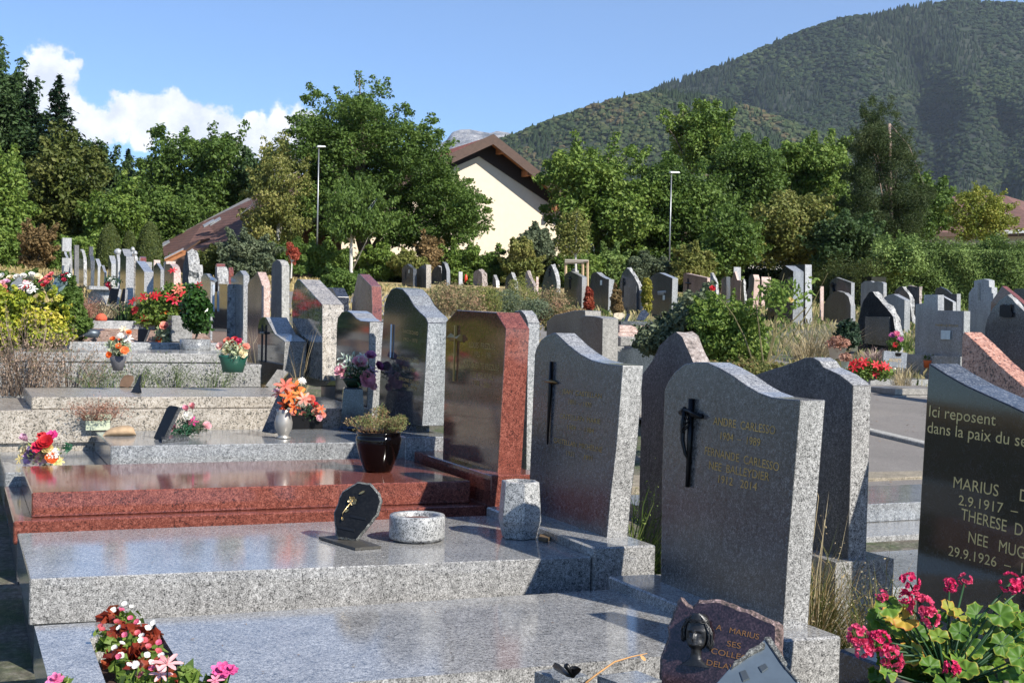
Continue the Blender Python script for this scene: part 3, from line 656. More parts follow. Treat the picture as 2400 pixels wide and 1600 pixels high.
q=Za([(965,370)])[0]; p=onx(q[0],q[1],5.5); ro=thing('notice_board',(p[0],p[1],gz(p[0],p[1])),'small bright green notice board on a post in front of the clipped yews','sign'); m=MB(); m.box((p[0]-.12,p[1]-.02,p[2]-.14),(p[0]+.12,p[1]+.02,p[2]+.14)); m.build('panel',plain('green_board',(.02,.42,.2),.5),ro); m=MB(); m.box((p[0]-.05,p[1]+.03,gz(p[0],p[1])-.1),(p[0]+.05,p[1]+.1,p[2]+.2)); m.build('post',G['concf'],ro)
# --- stones between (behind the cream tomb)
r1('navy speckled headstone with shouldered top behind the cream slanted one',Z2([(1000,900),(1000,490),(1025,460),(1050,448),(1100,448),(1118,490),(1140,530),(1142,900)]),26,('navy','navy'),0,3.6)
r1('red-brown granite headstone with long sloping top, rough on the back half of its face',Z2([(1268,760),(1272,600),(1290,500),(1325,325),(1345,322),(1452,432),(1458,600),(1465,800)]),23,('pinkf','red'),0,3.7)
# --- second row, back to back with the first (dark backs towards us)
GR2='headstones in the second row'
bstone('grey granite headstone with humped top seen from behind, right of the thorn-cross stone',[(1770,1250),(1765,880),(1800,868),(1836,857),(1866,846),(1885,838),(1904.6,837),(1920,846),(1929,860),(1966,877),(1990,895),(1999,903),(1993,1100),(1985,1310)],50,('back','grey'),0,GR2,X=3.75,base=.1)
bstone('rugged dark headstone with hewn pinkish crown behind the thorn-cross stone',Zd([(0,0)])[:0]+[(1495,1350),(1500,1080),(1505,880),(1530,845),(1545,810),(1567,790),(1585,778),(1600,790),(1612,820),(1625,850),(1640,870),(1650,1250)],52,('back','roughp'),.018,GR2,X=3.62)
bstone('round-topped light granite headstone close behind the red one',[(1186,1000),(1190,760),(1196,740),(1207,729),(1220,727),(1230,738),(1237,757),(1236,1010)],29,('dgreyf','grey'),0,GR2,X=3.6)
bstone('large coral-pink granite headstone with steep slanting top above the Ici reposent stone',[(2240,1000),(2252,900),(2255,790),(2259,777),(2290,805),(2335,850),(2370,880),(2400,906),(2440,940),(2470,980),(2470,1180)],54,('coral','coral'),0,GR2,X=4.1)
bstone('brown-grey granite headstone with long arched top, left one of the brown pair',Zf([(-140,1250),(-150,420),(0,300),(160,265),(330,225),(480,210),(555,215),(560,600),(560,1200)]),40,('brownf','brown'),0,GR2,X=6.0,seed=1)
bstone('brown-grey granite headstone with domed top and broad lit side, right one of the brown pair',Zf([(470,1150),(470,330),(555,310),(650,315),(750,325),(820,340),(880,365),(878,1100)]),39.5,('brownf','brown'),0,GR2,X=5.55,seed=2)
# --- rows across the path
g=[('small grey headstone with wavy top and white notice, far left of the distant row',Z3([(165,430),(168,270),(185,245),(215,230),(240,255),(268,275),(268,440)]),8,('brownf','dgrey'),0,dict(plate=Z3([(229,297)])[0])),
('brownish polished headstone with bright cream side in the distant row',Z3([(298,440),(300,280),(340,250),(370,232),(388,238),(388,450)]),11.5,('brownf','cream'),0,{}),
('rough dark boulder headstone overgrown with plants behind the weeds',Z3([(440,400),(440,300),(470,255),(500,250),(525,262),(540,400)]),6,('roughd','rough'),.05,{}),
('dark slate headstone with curved sail-shaped top',Z3([(530,420),(530,240),(535,210),(555,225),(575,290),(578,420)]),8,('navy','blue'),0,dict(X=17.5)),
('narrow pale square post stone standing in weeds',Z3([(680,430),(684,300),(688,300),(690,432)]),8.5,('white','white'),0,{}),
('brown rubble headstone with broken lumpy crown',Zd([(540,520),(545,310),(580,270),(640,250),(700,320),(715,520)]),14,('roughp','roughp'),.06,{}),
('thin grey headstone leaning among the tall weeds',Zd([(890,560),(905,350),(915,345),(960,450),(975,560)]),7,('dgrey','grey'),0,{}),
('mossy grey-green rough headstone sunk in weeds',Zd([(1120,620),(1140,420),(1200,320),(1240,300),(1300,480),(1320,620)]),10,('dgrey','rough'),.04,{}),
('pinkish hewn headstone with pointed leaning top behind the shrubs',Zd([(1500,700),(1500,400),(1510,290),(1530,270),(1580,400),(1650,520),(1680,740)]),9,('roughp','roughp'),.04,{}),
('reddish block stone just right of the pinkish leaning one',Zd([(1690,720),(1692,400),(1700,380),(1705,720)]),6,('red','pink'),.02,{}),
('tall pointed headstone with rough white edge and dark face bearing a thin cross',Zd([(1780,900),(1800,560),(1850,350),(1900,220),(1970,150),(2000,200),(2060,380),(2080,520),(2065,700),(2055,940)]),11.5,('dgrey','rough'),.03,{}),
('grey headstone with gently sloping top and thin dark cross, left of the notice stones',Z3([(1655,640),(1657,345),(1670,320),(1705,298),(1720,298),(1820,350),(1815,640)]),12,('dgreyf','grey'),0,{}),
('low stone cap peeping above the sloping cross headstone',Z3([(1718,400),(1720,290),(1735,275),(1770,290),(1772,400)]),5,('grey','grey'),0,dict(X=18.5)),
('grey headstone with wavy top and small white notice high on its face',Z3([(1895,690),(1897,345),(1920,310),(1950,305),(1990,340),(2040,365),(2067,370),(2058,700)]),13,('dgreyf','grey'),0,dict(plate=Z3([(1994,401)])[0])),
('slate memorial of rugged peaked rock framing a smooth notice-bearing panel',Z4([(195,690),(200,550),(210,400),(230,310),(270,270),(300,290),(340,350),(380,420),(400,560),(385,690)]),10,('dgrey','rough'),.05,dict(plate=Z4([(293,523)])[0])),
('grey headstone with pale fish carving and white notice, right of the rock memorial',Z4([(482,720),(484,360),(510,330),(545,308),(570,310),(690,360),(680,730)]),14,('dgreyf','grey'),0,dict(plate=Z4([(610,538)])[0])),
('wide pinkish-brown headstone with flat slanting top and dark wrought cross',Z4([(785,580),(790,320),(810,314),(1010,358),(1005,600)]),12.5,('pinkf','pink'),0,{}),
('narrow rugged white stone leaning behind the pinkish-brown one',Ze([(190,500),(195,310),(215,305),(300,500),(340,700)]),8,('rough','rough'),.03,dict(X=19.)),
('brownish shouldered headstone in the shade of the trees',Ze([(400,620),(400,420),(440,385),(490,378),(500,640)]),10,('brownf','brownf'),0,dict(X=24.)),
('cream granite headstone with sharply pointed side and red flower',Ze([(565,640),(570,430),(600,380),(640,280),(690,440),(760,450),(740,640)]),5,('pinkf','pink'),0,dict(X=22.)),
('bright white rectangular board standing among the far graves',Ze([(622,450),(624,200),(628,200),(630,450)]),18,('white','white'),0,dict(X=26.)),
('brown leaning headstone with rough light edge in the far shade',Ze([(745,640),(760,470),(790,420),(800,430),(860,620)]),7,('brownf','rough'),.03,dict(X=21.)),
('dark hexagonal headstone with pinkish carved side',Ze([(905,490),(900,400),(935,340),(980,340),(1005,420),(980,500)]),14,('dgrey','pink'),0,dict(X=24.)),
('wide pinkish flat-topped tomb block in the far shade',Ze([(1100,540),(1110,430),(1135,380),(1140,450),(1145,550)]),24,('brownf','pink'),0,dict(X=24.5)),
('blue-grey headstone with low round arch behind the rose bush',Ze([(860,880),(870,620),(900,580),(960,548),(1050,535),(1120,560),(1180,610),(1190,900)]),4,('navy','blue'),0,{}),
('big black granite headstone with steep angular top behind the rose stems',Ze([(1150,1250),(1300,800),(1400,520),(1500,280),(1570,175),(1720,280),(1710,1300)]),27,('black','blue'),0,dict(X=20.3)),
('tall grey rectangular headstone with bright white side behind the black angular one',Ze([(1560,1200),(1570,170),(1600,158),(1935,155),(1945,1250)]),17.5,('dgreyf','white'),0,dict(X=21.)),
('thin orange-pink post stone beside the dark hedge gap',Ze([(2205,950),(2208,560),(2215,555),(2225,960)]),9,('pink','pink'),0,dict(X=23.)),
('grey headstone with sloping top and black rose emblem near the long hedge',Z5([(567,700),(567,400),(590,370),(625,352),(765,402),(762,700)]),9,('dgreyf','grey'),0,dict(X=24.)),
('grey quarter-round headstone with bright curved edge in front of the black rose emblem stone',Z5([(510,750),(512,600),(560,520),(635,475),(700,495),(740,530),(760,610),(762,780)]),12,('dgreyf','grey'),0,{}),
('open-book-shaped grey headstone below the hedge',Z5([(850,620),(855,410),(890,385),(940,385),(965,400),(1000,388),(1040,395),(1060,405),(1065,620)]),9,('blue','grey'),0,dict(X=26.)),
('rugged black memorial with peaked crown framing a grey plaque',Z5([(822,1110),(828,900),(830,750),(855,640),(880,560),(930,490),(965,490),(1020,560),(1080,620),(1150,720),(1170,850),(1180,1100)]),8,('blackr','rough'),.05,dict(th=.22)),
('grey headstone with sloping right shoulder behind the black rock memorial',Z5([(1060,860),(1062,540),(1110,512),(1150,505),(1255,560),(1250,880)]),15.5,('blue','grey'),0,dict(X=21.5)),
('rough white wedge-shaped stone under the hedge',Z5([(1160,620),(1165,480),(1200,440),(1230,433),(1300,520),(1340,600)]),12,('dgrey','rough'),.05,dict(X=24.5)),
('brownish squared rough block stone under the hedge',Z5([(1270,600),(1272,450),(1290,430),(1390,440),(1395,600)]),9,('roughd','roughp'),.03,dict(X=26.)),
('grey headstone half hidden behind the cross memorial, with sloping bright shoulder',Z5([(1560,760),(1562,530),(1580,520),(1600,525),(1700,580),(1700,760)]),9,('dgreyf','white'),0,dict(X=21.)),
('dark flat-topped headstone in back of the cross memorial',Z5([(1500,760),(1500,510),(1520,503),(1735,503),(1735,760)]),11,('dgreyf','grey'),0,dict(X=22.5)),
('white old headstone with stepped shoulders, relief cross and long inscription',Z5([(1840,800),(1845,500),(1880,445),(1893,443),(1893,385),(1930,375),(1985,366),(2030,380),(2032,440),(2055,445),(2055,495),(2070,500),(2070,800)]),6,('white','white'),0,dict(th=.18,X=24.)),
('red-brown granite slab top tilted steeply at the right edge',Z5([(2030,640),(2050,580),(2150,432),(2260,520),(2352,600),(2420,660),(2420,760)]),14,('redf','red'),0,dict(X=17.)),
('rough grey headstone with black eagle-shaped emblem and smooth lower panel',Z5([(1995,1050),(1995,820),(2020,720),(2060,650),(2120,570),(2200,510),(2250,560),(2330,640),(2420,740),(2420,1150)]),18,('dgrey','rough'),.03,dict(X=12.)),
('grey shouldered slab top at the far right under the hedge',Z5([(2255,560),(2260,460),(2352,455),(2440,460),(2440,560)]),8,('dgrey','grey'),0,dict(X=22.)),
('small low dark headstone in deep shade under the hedge',Z5([(1500,520),(1540,455),(1580,440),(1640,465),(1680,500),(1690,520)]),4,('dgrey','dgrey'),0,dict(X=27.)),
]
info={}
for lab,f,s,mt,ro_,k in g:
    info[lab]=bstone(lab,f,s,mt,ro_,'headstones in the rows beyond the path',**k)
def onstone(key,name,mat,items,off=.02):
    """raised emblem on a far stone: list of (a,b,r)"""
    lab=[l for l in info if key in l][0]; ro,X,z0,le=info[lab]; m=MB()
    for a,b,r in items: m.tube([onx(*a,X-off,le,z0),onx(*b,X-off,le,z0)],r,5)
    m.build(name,mat,ro)
def z3(a,b): return Z3([(a,b)])[0]
def z4(a,b): return Z4([(a,b)])[0]
def z5(a,b): return Z5([(a,b)])[0]
onstone('tall pointed','cross',BLACKM,[(z3(1520,265),z3(1517,345),.02),(z3(1510,290),z3(1530,292),.018)])
onstone('gently sloping top and thin dark cross','cross',BLACKM,[(z3(1705,345),z3(1702,460),.018),(z3(1692,362),z3(1720,368),.018)])
onstone('slate memorial','cross',BLACKM,[(z4(240,360),z4(235,535),.022),(z4(228,400),z4(250,403),.02)])
onstone('pale fish','fish_carving',G['white'],[(z4(560,490),z4(630,485),.035),(z4(560,505),z4(610,503),.03)],.005)
onstone('wrought cross','cross',BLACKM,[(z4(832,362),z4(830,510),.022),(z4(812,405),z4(853,410),.03)])
onstone('small grey headstone with wavy top','cross',BLACKM,[(z3(196,280),z3(194,370),.015)])
onstone('black rose emblem near','rose_emblem',BLACKM,[(z5(600,408),z5(590,440),.07),(z5(595,440),z5(605,480),.04)])
# panels on the two rock memorials and the eagle stone
def panel(key,pts,mat,th=.04,off=.05,name='panel'):
    lab=[l for l in info if key in l][0]; ro,X,z0,le=info[lab]
    stele_mesh(name,face(pts,X-off,le,z0),th,(mat,mat),ro,bv=0)
panel('slate memorial',Z4([(240,680),(242,430),(358,430),(360,680)]),G['dgrey'])
panel('rugged black memorial',Z5([(885,960),(892,712),(1115,715),(1115,985)]),G['dgrey'],.03,.03)
panel('eagle-shaped',Z5([(2080,1080),(2085,830),(2420,810),(2420,1130)]),G['dgrey'],.02,.015)
panel('eagle-shaped',Z5([(2125,710),(2130,610),(2165,600),(2190,615),(2230,600),(2232,660),(2248,690),(2235,720),(2180,722)]),BLACKM,.02,.03,'eagle_emblem')
panel('white old headstone',Z5([(1925,560),(1925,400),(1945,400),(1945,560)]),G['conc'],.02,.02,'relief_cross')
# cross memorial (wide) 
ro=bstone('wide blue-grey memorial combining a block and a stepped cross, white card on its face',Z5([(1350,1050),(1355,600),(1430,590),(1432,512),(1560,512),(1560,655),(1800,662),(1795,1080)]),18,('blue','grey'),0,'headstones in the rows beyond the path',X=14.2,base=.1)
X=14.2
p=onx(*z5(1630,880),X-.02,.02,ro[2]); m=MB(); m.box((p[0]-.004,p[1]-.1,p[2]-.07),(p[0]+.01,p[1]+.1,p[2]+.07)); m.build('card',plain('white_card_notice',(.78,.82,.8),.5),ro[0])
text_mesh('inscription',ro[0],'FAMILLE ROUX',z5(1540,800),z5(1750,808),.05,GOLDD,X,.02,ro[2])
p=onx(*z5(1525,560),X-.3); 
# low tombs / kerbs on that side
def block(name,label,a,b,cat,mat,z0d=.3,group=None,X0=None,X1=None,ya=None,dy=1.,h=.3,parts=None):
    pass
def tombbox(label,pxl,pxr,ytop,Y,dy,hh,mat,group='low tombs beyond the path',led=True):
    A=ony(pxl,ytop,Y); B=ony(pxr,ytop,Y); z=A[2]
    ro=thing('tomb',((A[0]+B[0])/2,Y+dy/2,gz(A[0],Y)),label,'tomb',group)
    prism('slab',quadp(A[0],B[0],Y,Y,Y+dy,Y+dy),z-hh*.45,z,G[mat],ro,.005)
    prism('plinth',quadp(A[0]-.08,B[0]+.08,Y-.06,Y-.06,Y+dy+.06,Y+dy+.06),min(z-hh,gz(A[0],Y))-.2,z-hh*.45-.003,G[mat],ro,.005)
    return ro
tombbox('low pink granite tomb edge right of the brown headstones',1452,1560,762,14.5,1.1,.2,'pink')
tombbox('low grey granite tomb block below the pink one',1455,1545,789,12.6,.9,.22,'grey')
tombbox('black low tomb with small black plinth beside the leaning rock plaque',1455,1540,752,16.2,1.1,.12,'dgrey')
tombbox('light grey tomb steps below the red mandevillas at the path edge',2040,2200,889,15.2,1.3,.32,'grey')
tombbox('small pale tomb end carrying candles behind the path',2120,2200,868,16.8,1.,.2,'cream')
tombbox('weathered brown stone planter edge with dry grass at the path',2098,2180,911,13.9,.6,.18,'brown')
# second-row tombs seen at right, between the headstones
ro=tomb('grey granite tomb slab of the second row, below the path',6.,'tombs of the second row',5.2)
prism('slab',quadp(4.3,7.3,7.45,7.45,8.3,8.3),.29,.42,G['blue'],ro)
prism('plinth',quadp(4.1,7.4,6.95,6.95,8.4,8.4),-.1,.289,G['grey'],ro)
ro=tomb('weathered sandy concrete kerb tomb of the second row, nearest the tarmac',7.6,'tombs of the second row',5.4)
prism('slab',quadp(4.4,8.4,8.65,8.65,9.3,9.3),.2,.43,granite('sandy_gravel_strip',(.12,.10,.07),(.27,.23,.165),(.4,.35,.27),60,.9,bumpy=.4),ro)
ro=tomb('pale grey two-step tomb of the second row beside the humped headstone',4.6,'tombs of the second row',5.2)
prism('slab',quadp(4.15,6.6,5.75,5.75,6.7,6.7),.14,.24,G['blue'],ro); prism('plinth',quadp(4.0,6.7,5.6,5.6,6.9,6.9),-.2,.139,G['grey'],ro)
# unseen-from-here tombs on the far side of the aisle: what the polished faces mirror
for i in range(5):
    y=5.5+i*3.1
    ro=tomb('plain grey tomb across the aisle to the left, just outside the picture',y,'unseen tombs across the aisle to the left',-4)
    prism('slab',quadp(-5.2,-2.6,y,y,y+1,y+1),gz(-4,y),gz(-4,y)+.35,G[('grey','pink','blue','cream','grey')[i]],ro,0)
# ================================================================ MOUNTAINS
def interp(poly,x): return float(np.interp(x,[p[0] for p in poly],[p[1] for p in poly]))
def mountain(name,skyline,x0,x1,ybot,D0,D1,nu,nv,mat,seed,rug=1.):
    us=np.linspace(x0,x1,nu); V=[]
    def pt(u,v):
        sy=interp(skyline,u); y=ybot+(sy-ybot)*v
        n=noise.noise(Vector((u*.0032+seed,v*1.6,seed)))+.5*noise.noise(Vector((u*.009+seed,v*4,seed)))
        D=D0+(D1-D0)*(v**1.15)+ (D1-D0)*.16*n*rug*math.sin(math.pi*min(1,v*1.02))
        return atd(u,y,D)
    for j in range(nv+3):
        for u in us:
            if j<=nv: V.append(pt(u,j/nv))
            else: 
                p=pt(u,1.); c=atd(u,interp(skyline,u)+25*(j-nv),D1*(1+.12*(j-nv))); V.append(c)
    Fc=[(j*nu+i,j*nu+i+1,(j+1)*nu+i+1,(j+1)*nu+i) for j in range(nv+2) for i in range(nu-1)]
    m=MB(); m.add(V,Fc); o=m.build(name,mat,None,True); tag(o,kind='structure'); return pt
SKB=[(x_,y_+9) for x_,y_ in [(900,470),(1190,326),(1300,283),(1380,256),(1480,226),(1540,203),(1640,168),(1700,145),(1760,122),(1840,86),(1900,62),(1960,42),(2010,34),(2060,31),(2100,20),(2180,6),(2240,-1),(2400,4),(2520,12),(2800,60)]]
SKF=[(900,470),(1000,420),(1100,366),(1190,327),(1260,299),(1380,255),(1480,230),(1560,222),(1640,228),(1740,250),(1840,288),(1930,322),(2010,352),(2100,400),(2200,470),(2320,560),(2500,660)]
FORB=granite('mountain_forest_floor',(.015,.024,.012),(.025,.038,.017),(.045,.05,.025),.004,.95,dirt=.3)
p_back=mountain('mountain',SKB,880,2850,640,1500,3300,140,90,FORB,1.3,1.9)
p_front=mountain('foothill',SKF,880,2520,640,1150,1900,80,40,FORB,5.1,.6)
def forest():
    V=[];F4=[];T=[];st=[]
    r_=random.Random(5)
    specs=[(p_back,SKB,1180,2480,640,18000,(.0024,.0048)),(p_front,SKF,1000,2420,640,11000,(.0028,.0052))]
    allV=[];lo=[];starts=[];tint=[];nvv=0;nl=0
    for pt,sk,x0,x1,yb,n,(s0,s1) in specs:
        for i in range(n):
            u=r_.uniform(x0,x1); v=r_.random()**.8 if i>500 else 1.
            sy=interp(sk,u)
            if sy>yb-40: continue
            if (yb+(sy-yb)*v)>560: continue
            p=pt(u,min(1,v)); D=float((RW.T@(p-CAM))[2]); w_=r_.uniform(s0,s1)*D*.72
            q=noise.noise(Vector((u*.004,v*3.,2.)))+.6*noise.noise(Vector((u*.013,v*9,7.)))
            con=q<-.25 or r_.random()<.12
            rusty=noise.noise(Vector((u*.006+9,v*5,3)))+.3*(r_.random()-.5)
            tv=(r_.uniform(0,.36) if sk is SKB else r_.uniform(.3,.8))+ (.3 if rusty>.24 else 0)
            if con: tv=min(tv,.35)*.6; h=w_*r_.uniform(1.5,2.3); w_*=.55; prof=[(1.,.05),(.75,.35),(.35,.75)]
            else: h=w_*r_.uniform(.85,1.25); prof=[(.75,.05),(1.,.4),(.72,.82)]
            k=5; a0=r_.random()*6; ring=[]
            for (rr,zz) in prof:
                for j in range(k):
                    a=a0+j*2*math.pi/k; q1=w_*rr*r_.uniform(.75,1.2)
                    allV.append((p[0]+q1*math.cos(a),p[1]+q1*math.sin(a),p[2]-h*.15+h*zz*r_.uniform(.9,1.1)))
            allV.append((p[0],p[1],p[2]-h*.15+h)); b=nvv; nn=3*k+1
            for l in range(2):
                for j in range(k):
                    starts.append(nl); lo+= [b+l*k+j,b+l*k+(j+1)%k,b+(l+1)*k+(j+1)%k,b+(l+1)*k+j]; nl+=4
            for j in range(k):
                starts.append(nl); lo+=[b+2*k+j,b+2*k+(j+1)%k,b+3*k]; nl+=3
            tint+=[min(1,tv)]*nn; nvv+=nn
    o=mesh_np('mountain_forest',allV,lo,starts,leafmat('mountain_trees',[(.009,.019,.009),(.024,.043,.014),(.052,.070,.026),(.095,.075,.036)],.9,0),None,None,tint)
    tag(o,'dense mixed forest in greens and rust covering the mountain','forest',kind='stuff')
forest()
RK,nt_,p_,o_=newmat('limestone_cliff')
a_=nz(nt_,.012,6,.7,sc=(1,1,.25)); r_=ramp(nt_,a_.outputs['Fac'],[(.35,(.12,.13,.15)),(.5,(.36,.35,.35)),(.68,(.62,.60,.57))]); nt_.links.new(r_.outputs[0],p_.inputs['Base Color']); p_.inputs['Roughness'].default_value=.95; bump(nt_,p_,a_.outputs['Fac'],1.,60)
mountain('cliff_peak',[(1000,352),(1045,330),(1060,310),(1078,304),(1100,303),(1130,309),(1150,312),(1165,307),(1190,311),(1222,320),(1240,352)],1002,1240,380,5600,6400,60,24,RK,8.,.6)
# ================================================================ BUILDINGS
def tilemat(name,c1,c2,sc=3.2):
    m,nt,p,o=newmat(name)
    tcn=nt.nodes.new('ShaderNodeTexCoord')
    w1=nt.nodes.new('ShaderNodeTexWave'); w1.wave_type='BANDS'; w1.bands_direction='Z'; w1.wave_profile='SAW'; w1.inputs['Scale'].default_value=sc*.55; w1.inputs['Distortion'].default_value=.15; nt.links.new(tcn.outputs['Object'],w1.inputs['Vector'])
    w2=nt.nodes.new('ShaderNodeTexWave'); w2.wave_type='BANDS'; w2.bands_direction='Y'; w2.inputs['Scale'].default_value=sc*.6; nt.links.new(tcn.outputs['Object'],w2.inputs['Vector'])
    n=nz(nt,2.2,6,.75); r=ramp(nt,n.outputs['Fac'],[(.3,c1),(.7,c2)])
    r2=ramp(nt,w1.outputs['Fac'],[(0,(.35,.35,.35)),(.25,(1,1,1)),(1,(.85,.85,.85))])
    nt.links.new(mixc(nt,1.,r.outputs[0],r2.outputs[0],'MULTIPLY'),p.inputs['Base Color']); p.inputs['Roughness'].default_value=.8
    ad=nt.nodes.new('ShaderNodeMath'); ad.operation='ADD'; nt.links.new(w1.outputs['Fac'],ad.inputs[0]); nt.links.new(w2.outputs['Fac'],ad.inputs[1]); bump(nt,p,ad.outputs[0],.8,.06)
    return m
TRED=tilemat('red_roof_tiles',(.20,.06,.035),(.42,.13,.075)); TBRN=tilemat('brown_roof_tiles',(.12,.06,.048),(.25,.125,.095))
CREAM=plain('cream_render',(.655,.56,.425),.9,0,.04,.1,3); WOODD=plain('dark_brown_boards',(.07,.038,.025),.7,0,.2,.2,6); WOODO=plain('orange_stained_soffit',(.36,.15,.06),.7,0,.2,.2,6)
YB=70.
def pl(px,Y): return [tuple(ony(a,b,Y)) for a,b in px]
big=thing('house',tuple(np.array(ony(1100,600,YB+8))*[1,1,0]+[0,0,3.1]),'large cream-walled hall with wide gable, deep dark eaves and red tiled roof behind the oak','building')
m=MB(); wpx=[(640,640),(640,545),(1143,325),(1340,472),(1352,640)]
W=pl(wpx,YB); B=[(x,y+20,z) for x,y,z in W]; n=len(W); m.add(W+B,[tuple(range(n))[::-1],tuple(range(n,2*n))]+[(i,(i+1)%n,n+(i+1)%n,n+i) for i in range(n)])
m.build('wall',CREAM,big)
YF=68.9
rl=pl([(600,566),(1039,371),(1155,318)],YF); rr_=pl([(1155,318),(1260,402),(1350,474)],YF)
def roofpart(name,line,Y0,Y1,t,top,und,parent):
    m=MB(); n=len(line); V=[]
    for Y in (Y0,Y1):
        for dz in (0,-t):
            V+=[(x,Y,z+dz) for x,y,z in line]
    Fc=[];MI=[]
    for i in range(n-1):
        Fc.append((i,i+1,2*n+i+1,2*n+i)); MI.append(0)
        Fc.append((n+i,3*n+i,3*n+i+1,n+i+1)); MI.append(1)
        Fc.append((i,n+i,n+i+1,i+1)); MI.append(1); Fc.append((2*n+i,2*n+i+1,3*n+i+1,3*n+i)); MI.append(1)
    for i in(0,n-1): Fc.append((i,2*n+i,3*n+i,n+i)); MI.append(1)
    b=len(m.V); m.V=V; m.F=Fc; m.MI=MI; m.T=[0]*len(V); o=m.build(name,[top,und],parent)
    bm=bmesh.new(); bm.from_mesh(o.data); bmesh.ops.recalc_face_normals(bm,faces=bm.faces); bm.to_mesh(o.data); bm.free(); return o
roofpart('roof',rl,YF,YB+22,.22,TRED,WOODD,big); roofpart('roof',[(x+.01,y,z) for x,y,z in rr_],YF,YB+22,.22,TRED,WOODO,big)
def fascia(line,Y,par):
    m=MB(); 
    for (x0,_,z0),(x1,_,z1) in zip(line[:-1],line[1:]):
        m.add([(x0,Y-.12,z0+.08),(x1,Y-.12,z1+.08),(x1,Y-.12,z1-.5),(x0,Y-.12,z0-.5),(x0,Y-.02,z0+.08),(x1,Y-.02,z1+.08),(x1,Y-.02,z1-.5),(x0,Y-.02,z0-.5)],[(0,3,2,1),(4,5,6,7),(0,1,5,4),(3,7,6,2)])
    m.build('fascia',WOODD,par)
fascia(rl,YF,big); fascia(rr_,YF,big)
m=MB()
for q in ([(640,550),(1143,330),(1124,366),(640,572)],[(1143,330),(1345,478),(1335,507),(1124,366)]):
    P=pl(q,YB-.1); m.add(P+[(x,y+.09,z) for x,y,z in P],[(0,1,2,3),(7,6,5,4)]+[(i,4+i,4+(i+1)%4,(i+1)%4) for i in range(4)])
m.build('gable_boards',plain('black_brown_boards',(.022,.014,.011),.8,0,.2,.2,6),big)
m=MB()
for px in ((1165,345),(1225,397),(1290,478)):
    a=ony(px[0],px[1],YB); m.box((a[0]-.12,YF+.1,a[2]-.45),(a[0]+.12,YB+.1,a[2]-.12))
m.build('rafter_ends',WOODO,big)
a=ony(838,395,YB+6); m=MB(); m.box((a[0]-.5,YB+6,a[2]-2.),(a[0]+.6,YB+7.2,a[2])); m.build('chimney',plain('red_brick',(.33,.10,.07),.9,0,.3,.3,8),big)
lowh=thing('house',tuple(np.array(atd(560,600,70))*[1,1,0]+[0,0,3.]),'low building with long dark brown tiled roof behind the clipped yews','building')
def sheet(name,top,bot,t,mats,par):
    m=MB(); T=[Vector(atd(*p)) for p in top]; Bt=[Vector(atd(*p)) for p in bot]; n=len(T); V=T+Bt+[v-Vector((0,0,t)) for v in T+Bt]
    Fc=[];MI=[]
    for i in range(n-1): Fc.append((i,i+1,n+i+1,n+i)); MI.append(0); Fc.append((2*n+i,3*n+i,3*n+i+1,2*n+i+1)); MI.append(1); Fc.append((n+i,n+i+1,3*n+i+1,3*n+i)); MI.append(1); Fc.append((i,2*n+i,2*n+i+1,i+1)); MI.append(1)
    Fc.append((0,n,3*n,2*n)); MI.append(1); Fc.append((n-1,3*n-1,4*n-1,2*n-1)); MI.append(1)
    m.V=[tuple(v) for v in V]; m.F=Fc; m.MI=MI; m.T=[0]*len(V); o=m.build(name,mats,par)
    bm=bmesh.new(); bm.from_mesh(o.data); bmesh.ops.recalc_face_normals(bm,faces=bm.faces); bm.to_mesh(o.data); bm.free(); return o
sheet('roof',[(372,574,73),(480,516,73),(590,462,73),(700,412,73),(800,375,73)],[(372,604,67),(430,588,65),(545,600,61),(640,560,60),(800,500,59)],.22,[TBRN,WOODD],lowh)
sheet('ridge_flashing',[(375,571,72.8),(590,459,72.8)],[(378,577,72.4),(592,466,72.4)],.1,[G['brown'],G['brown']],lowh)
for a,b in (((475,527),(500,513)),((490,523),(515,508)),((378,572),(395,562))):
    sheet('skylight',[(a[0],a[1],68.4),(b[0],b[1],68.4)],[(a[0]+3,a[1]+4,68),(b[0]+3,b[1]+4,68)],.06,[G['white'],G['white']],lowh)
sheet('gutter',[(600,548,60.6),(650,515,60.6)],[(605,556,60.2),(655,523,60.2)],.1,[plain('zinc',(.4,.43,.47),.4,.6),G['grey']],lowh)
m=MB(); P=[atd(*p,62.5) for p in ((385,606),(432,588),(800,520),(800,660),(385,660))]; Q=[p+np.array([0,3,0]) for p in P]; m.add(P+Q,[(0,1,2,3,4)[::-1],(5,6,7,8,9)]+[(i,(i+1)%5,5+(i+1)%5,5+i) for i in range(5)]); m.build('wall',plain('brown_brick',(.16,.10,.075),.9,0,.3,.4,7),lowh)
porch=sheet('porch_roof',[(385,604,60.5),(432,580,60.5),(492,558,62)],[(385,607,59),(436,586,59),(470,562,60)],.1,[WOODD,WOODD],lowh)
sheet('barge_board',[(384,604,58.8),(430,581,58.8)],[(384,608,58.7),(430,585,58.7)],.06,[G['white'],WOODO],lowh)
sheet('barge_board',[(384,609,58.8),(435,586,58.8)],[(384,618,58.7),(435,594,58.7)],.06,[WOODO,WOODO],lowh)
rh=thing('house',tuple(np.array(atd(2290,560,85))*[1,1,0]+[0,0,3.]),'house with brown tiled hipped roof just visible above the hedge at right','building')
sheet('roof',[(2185,462,95),(2355,458,95),(2420,478,95)],[(2165,545,84),(2390,545,84),(2460,540,84)],.25,[TBRN,WOODD],rh)
m=MB(); P=[atd(*p,85) for p in ((2170,545),(2450,545),(2450,640),(2170,640))]; Q=[p+np.array([2,6,0]) for p in P]; m.add(P+Q,[(3,2,1,0),(4,5,6,7)]+[(i,(i+1)%4,4+(i+1)%4,4+i) for i in range(4)]); m.build('wall',plain('grey_render',(.4,.38,.35),.9),rh)
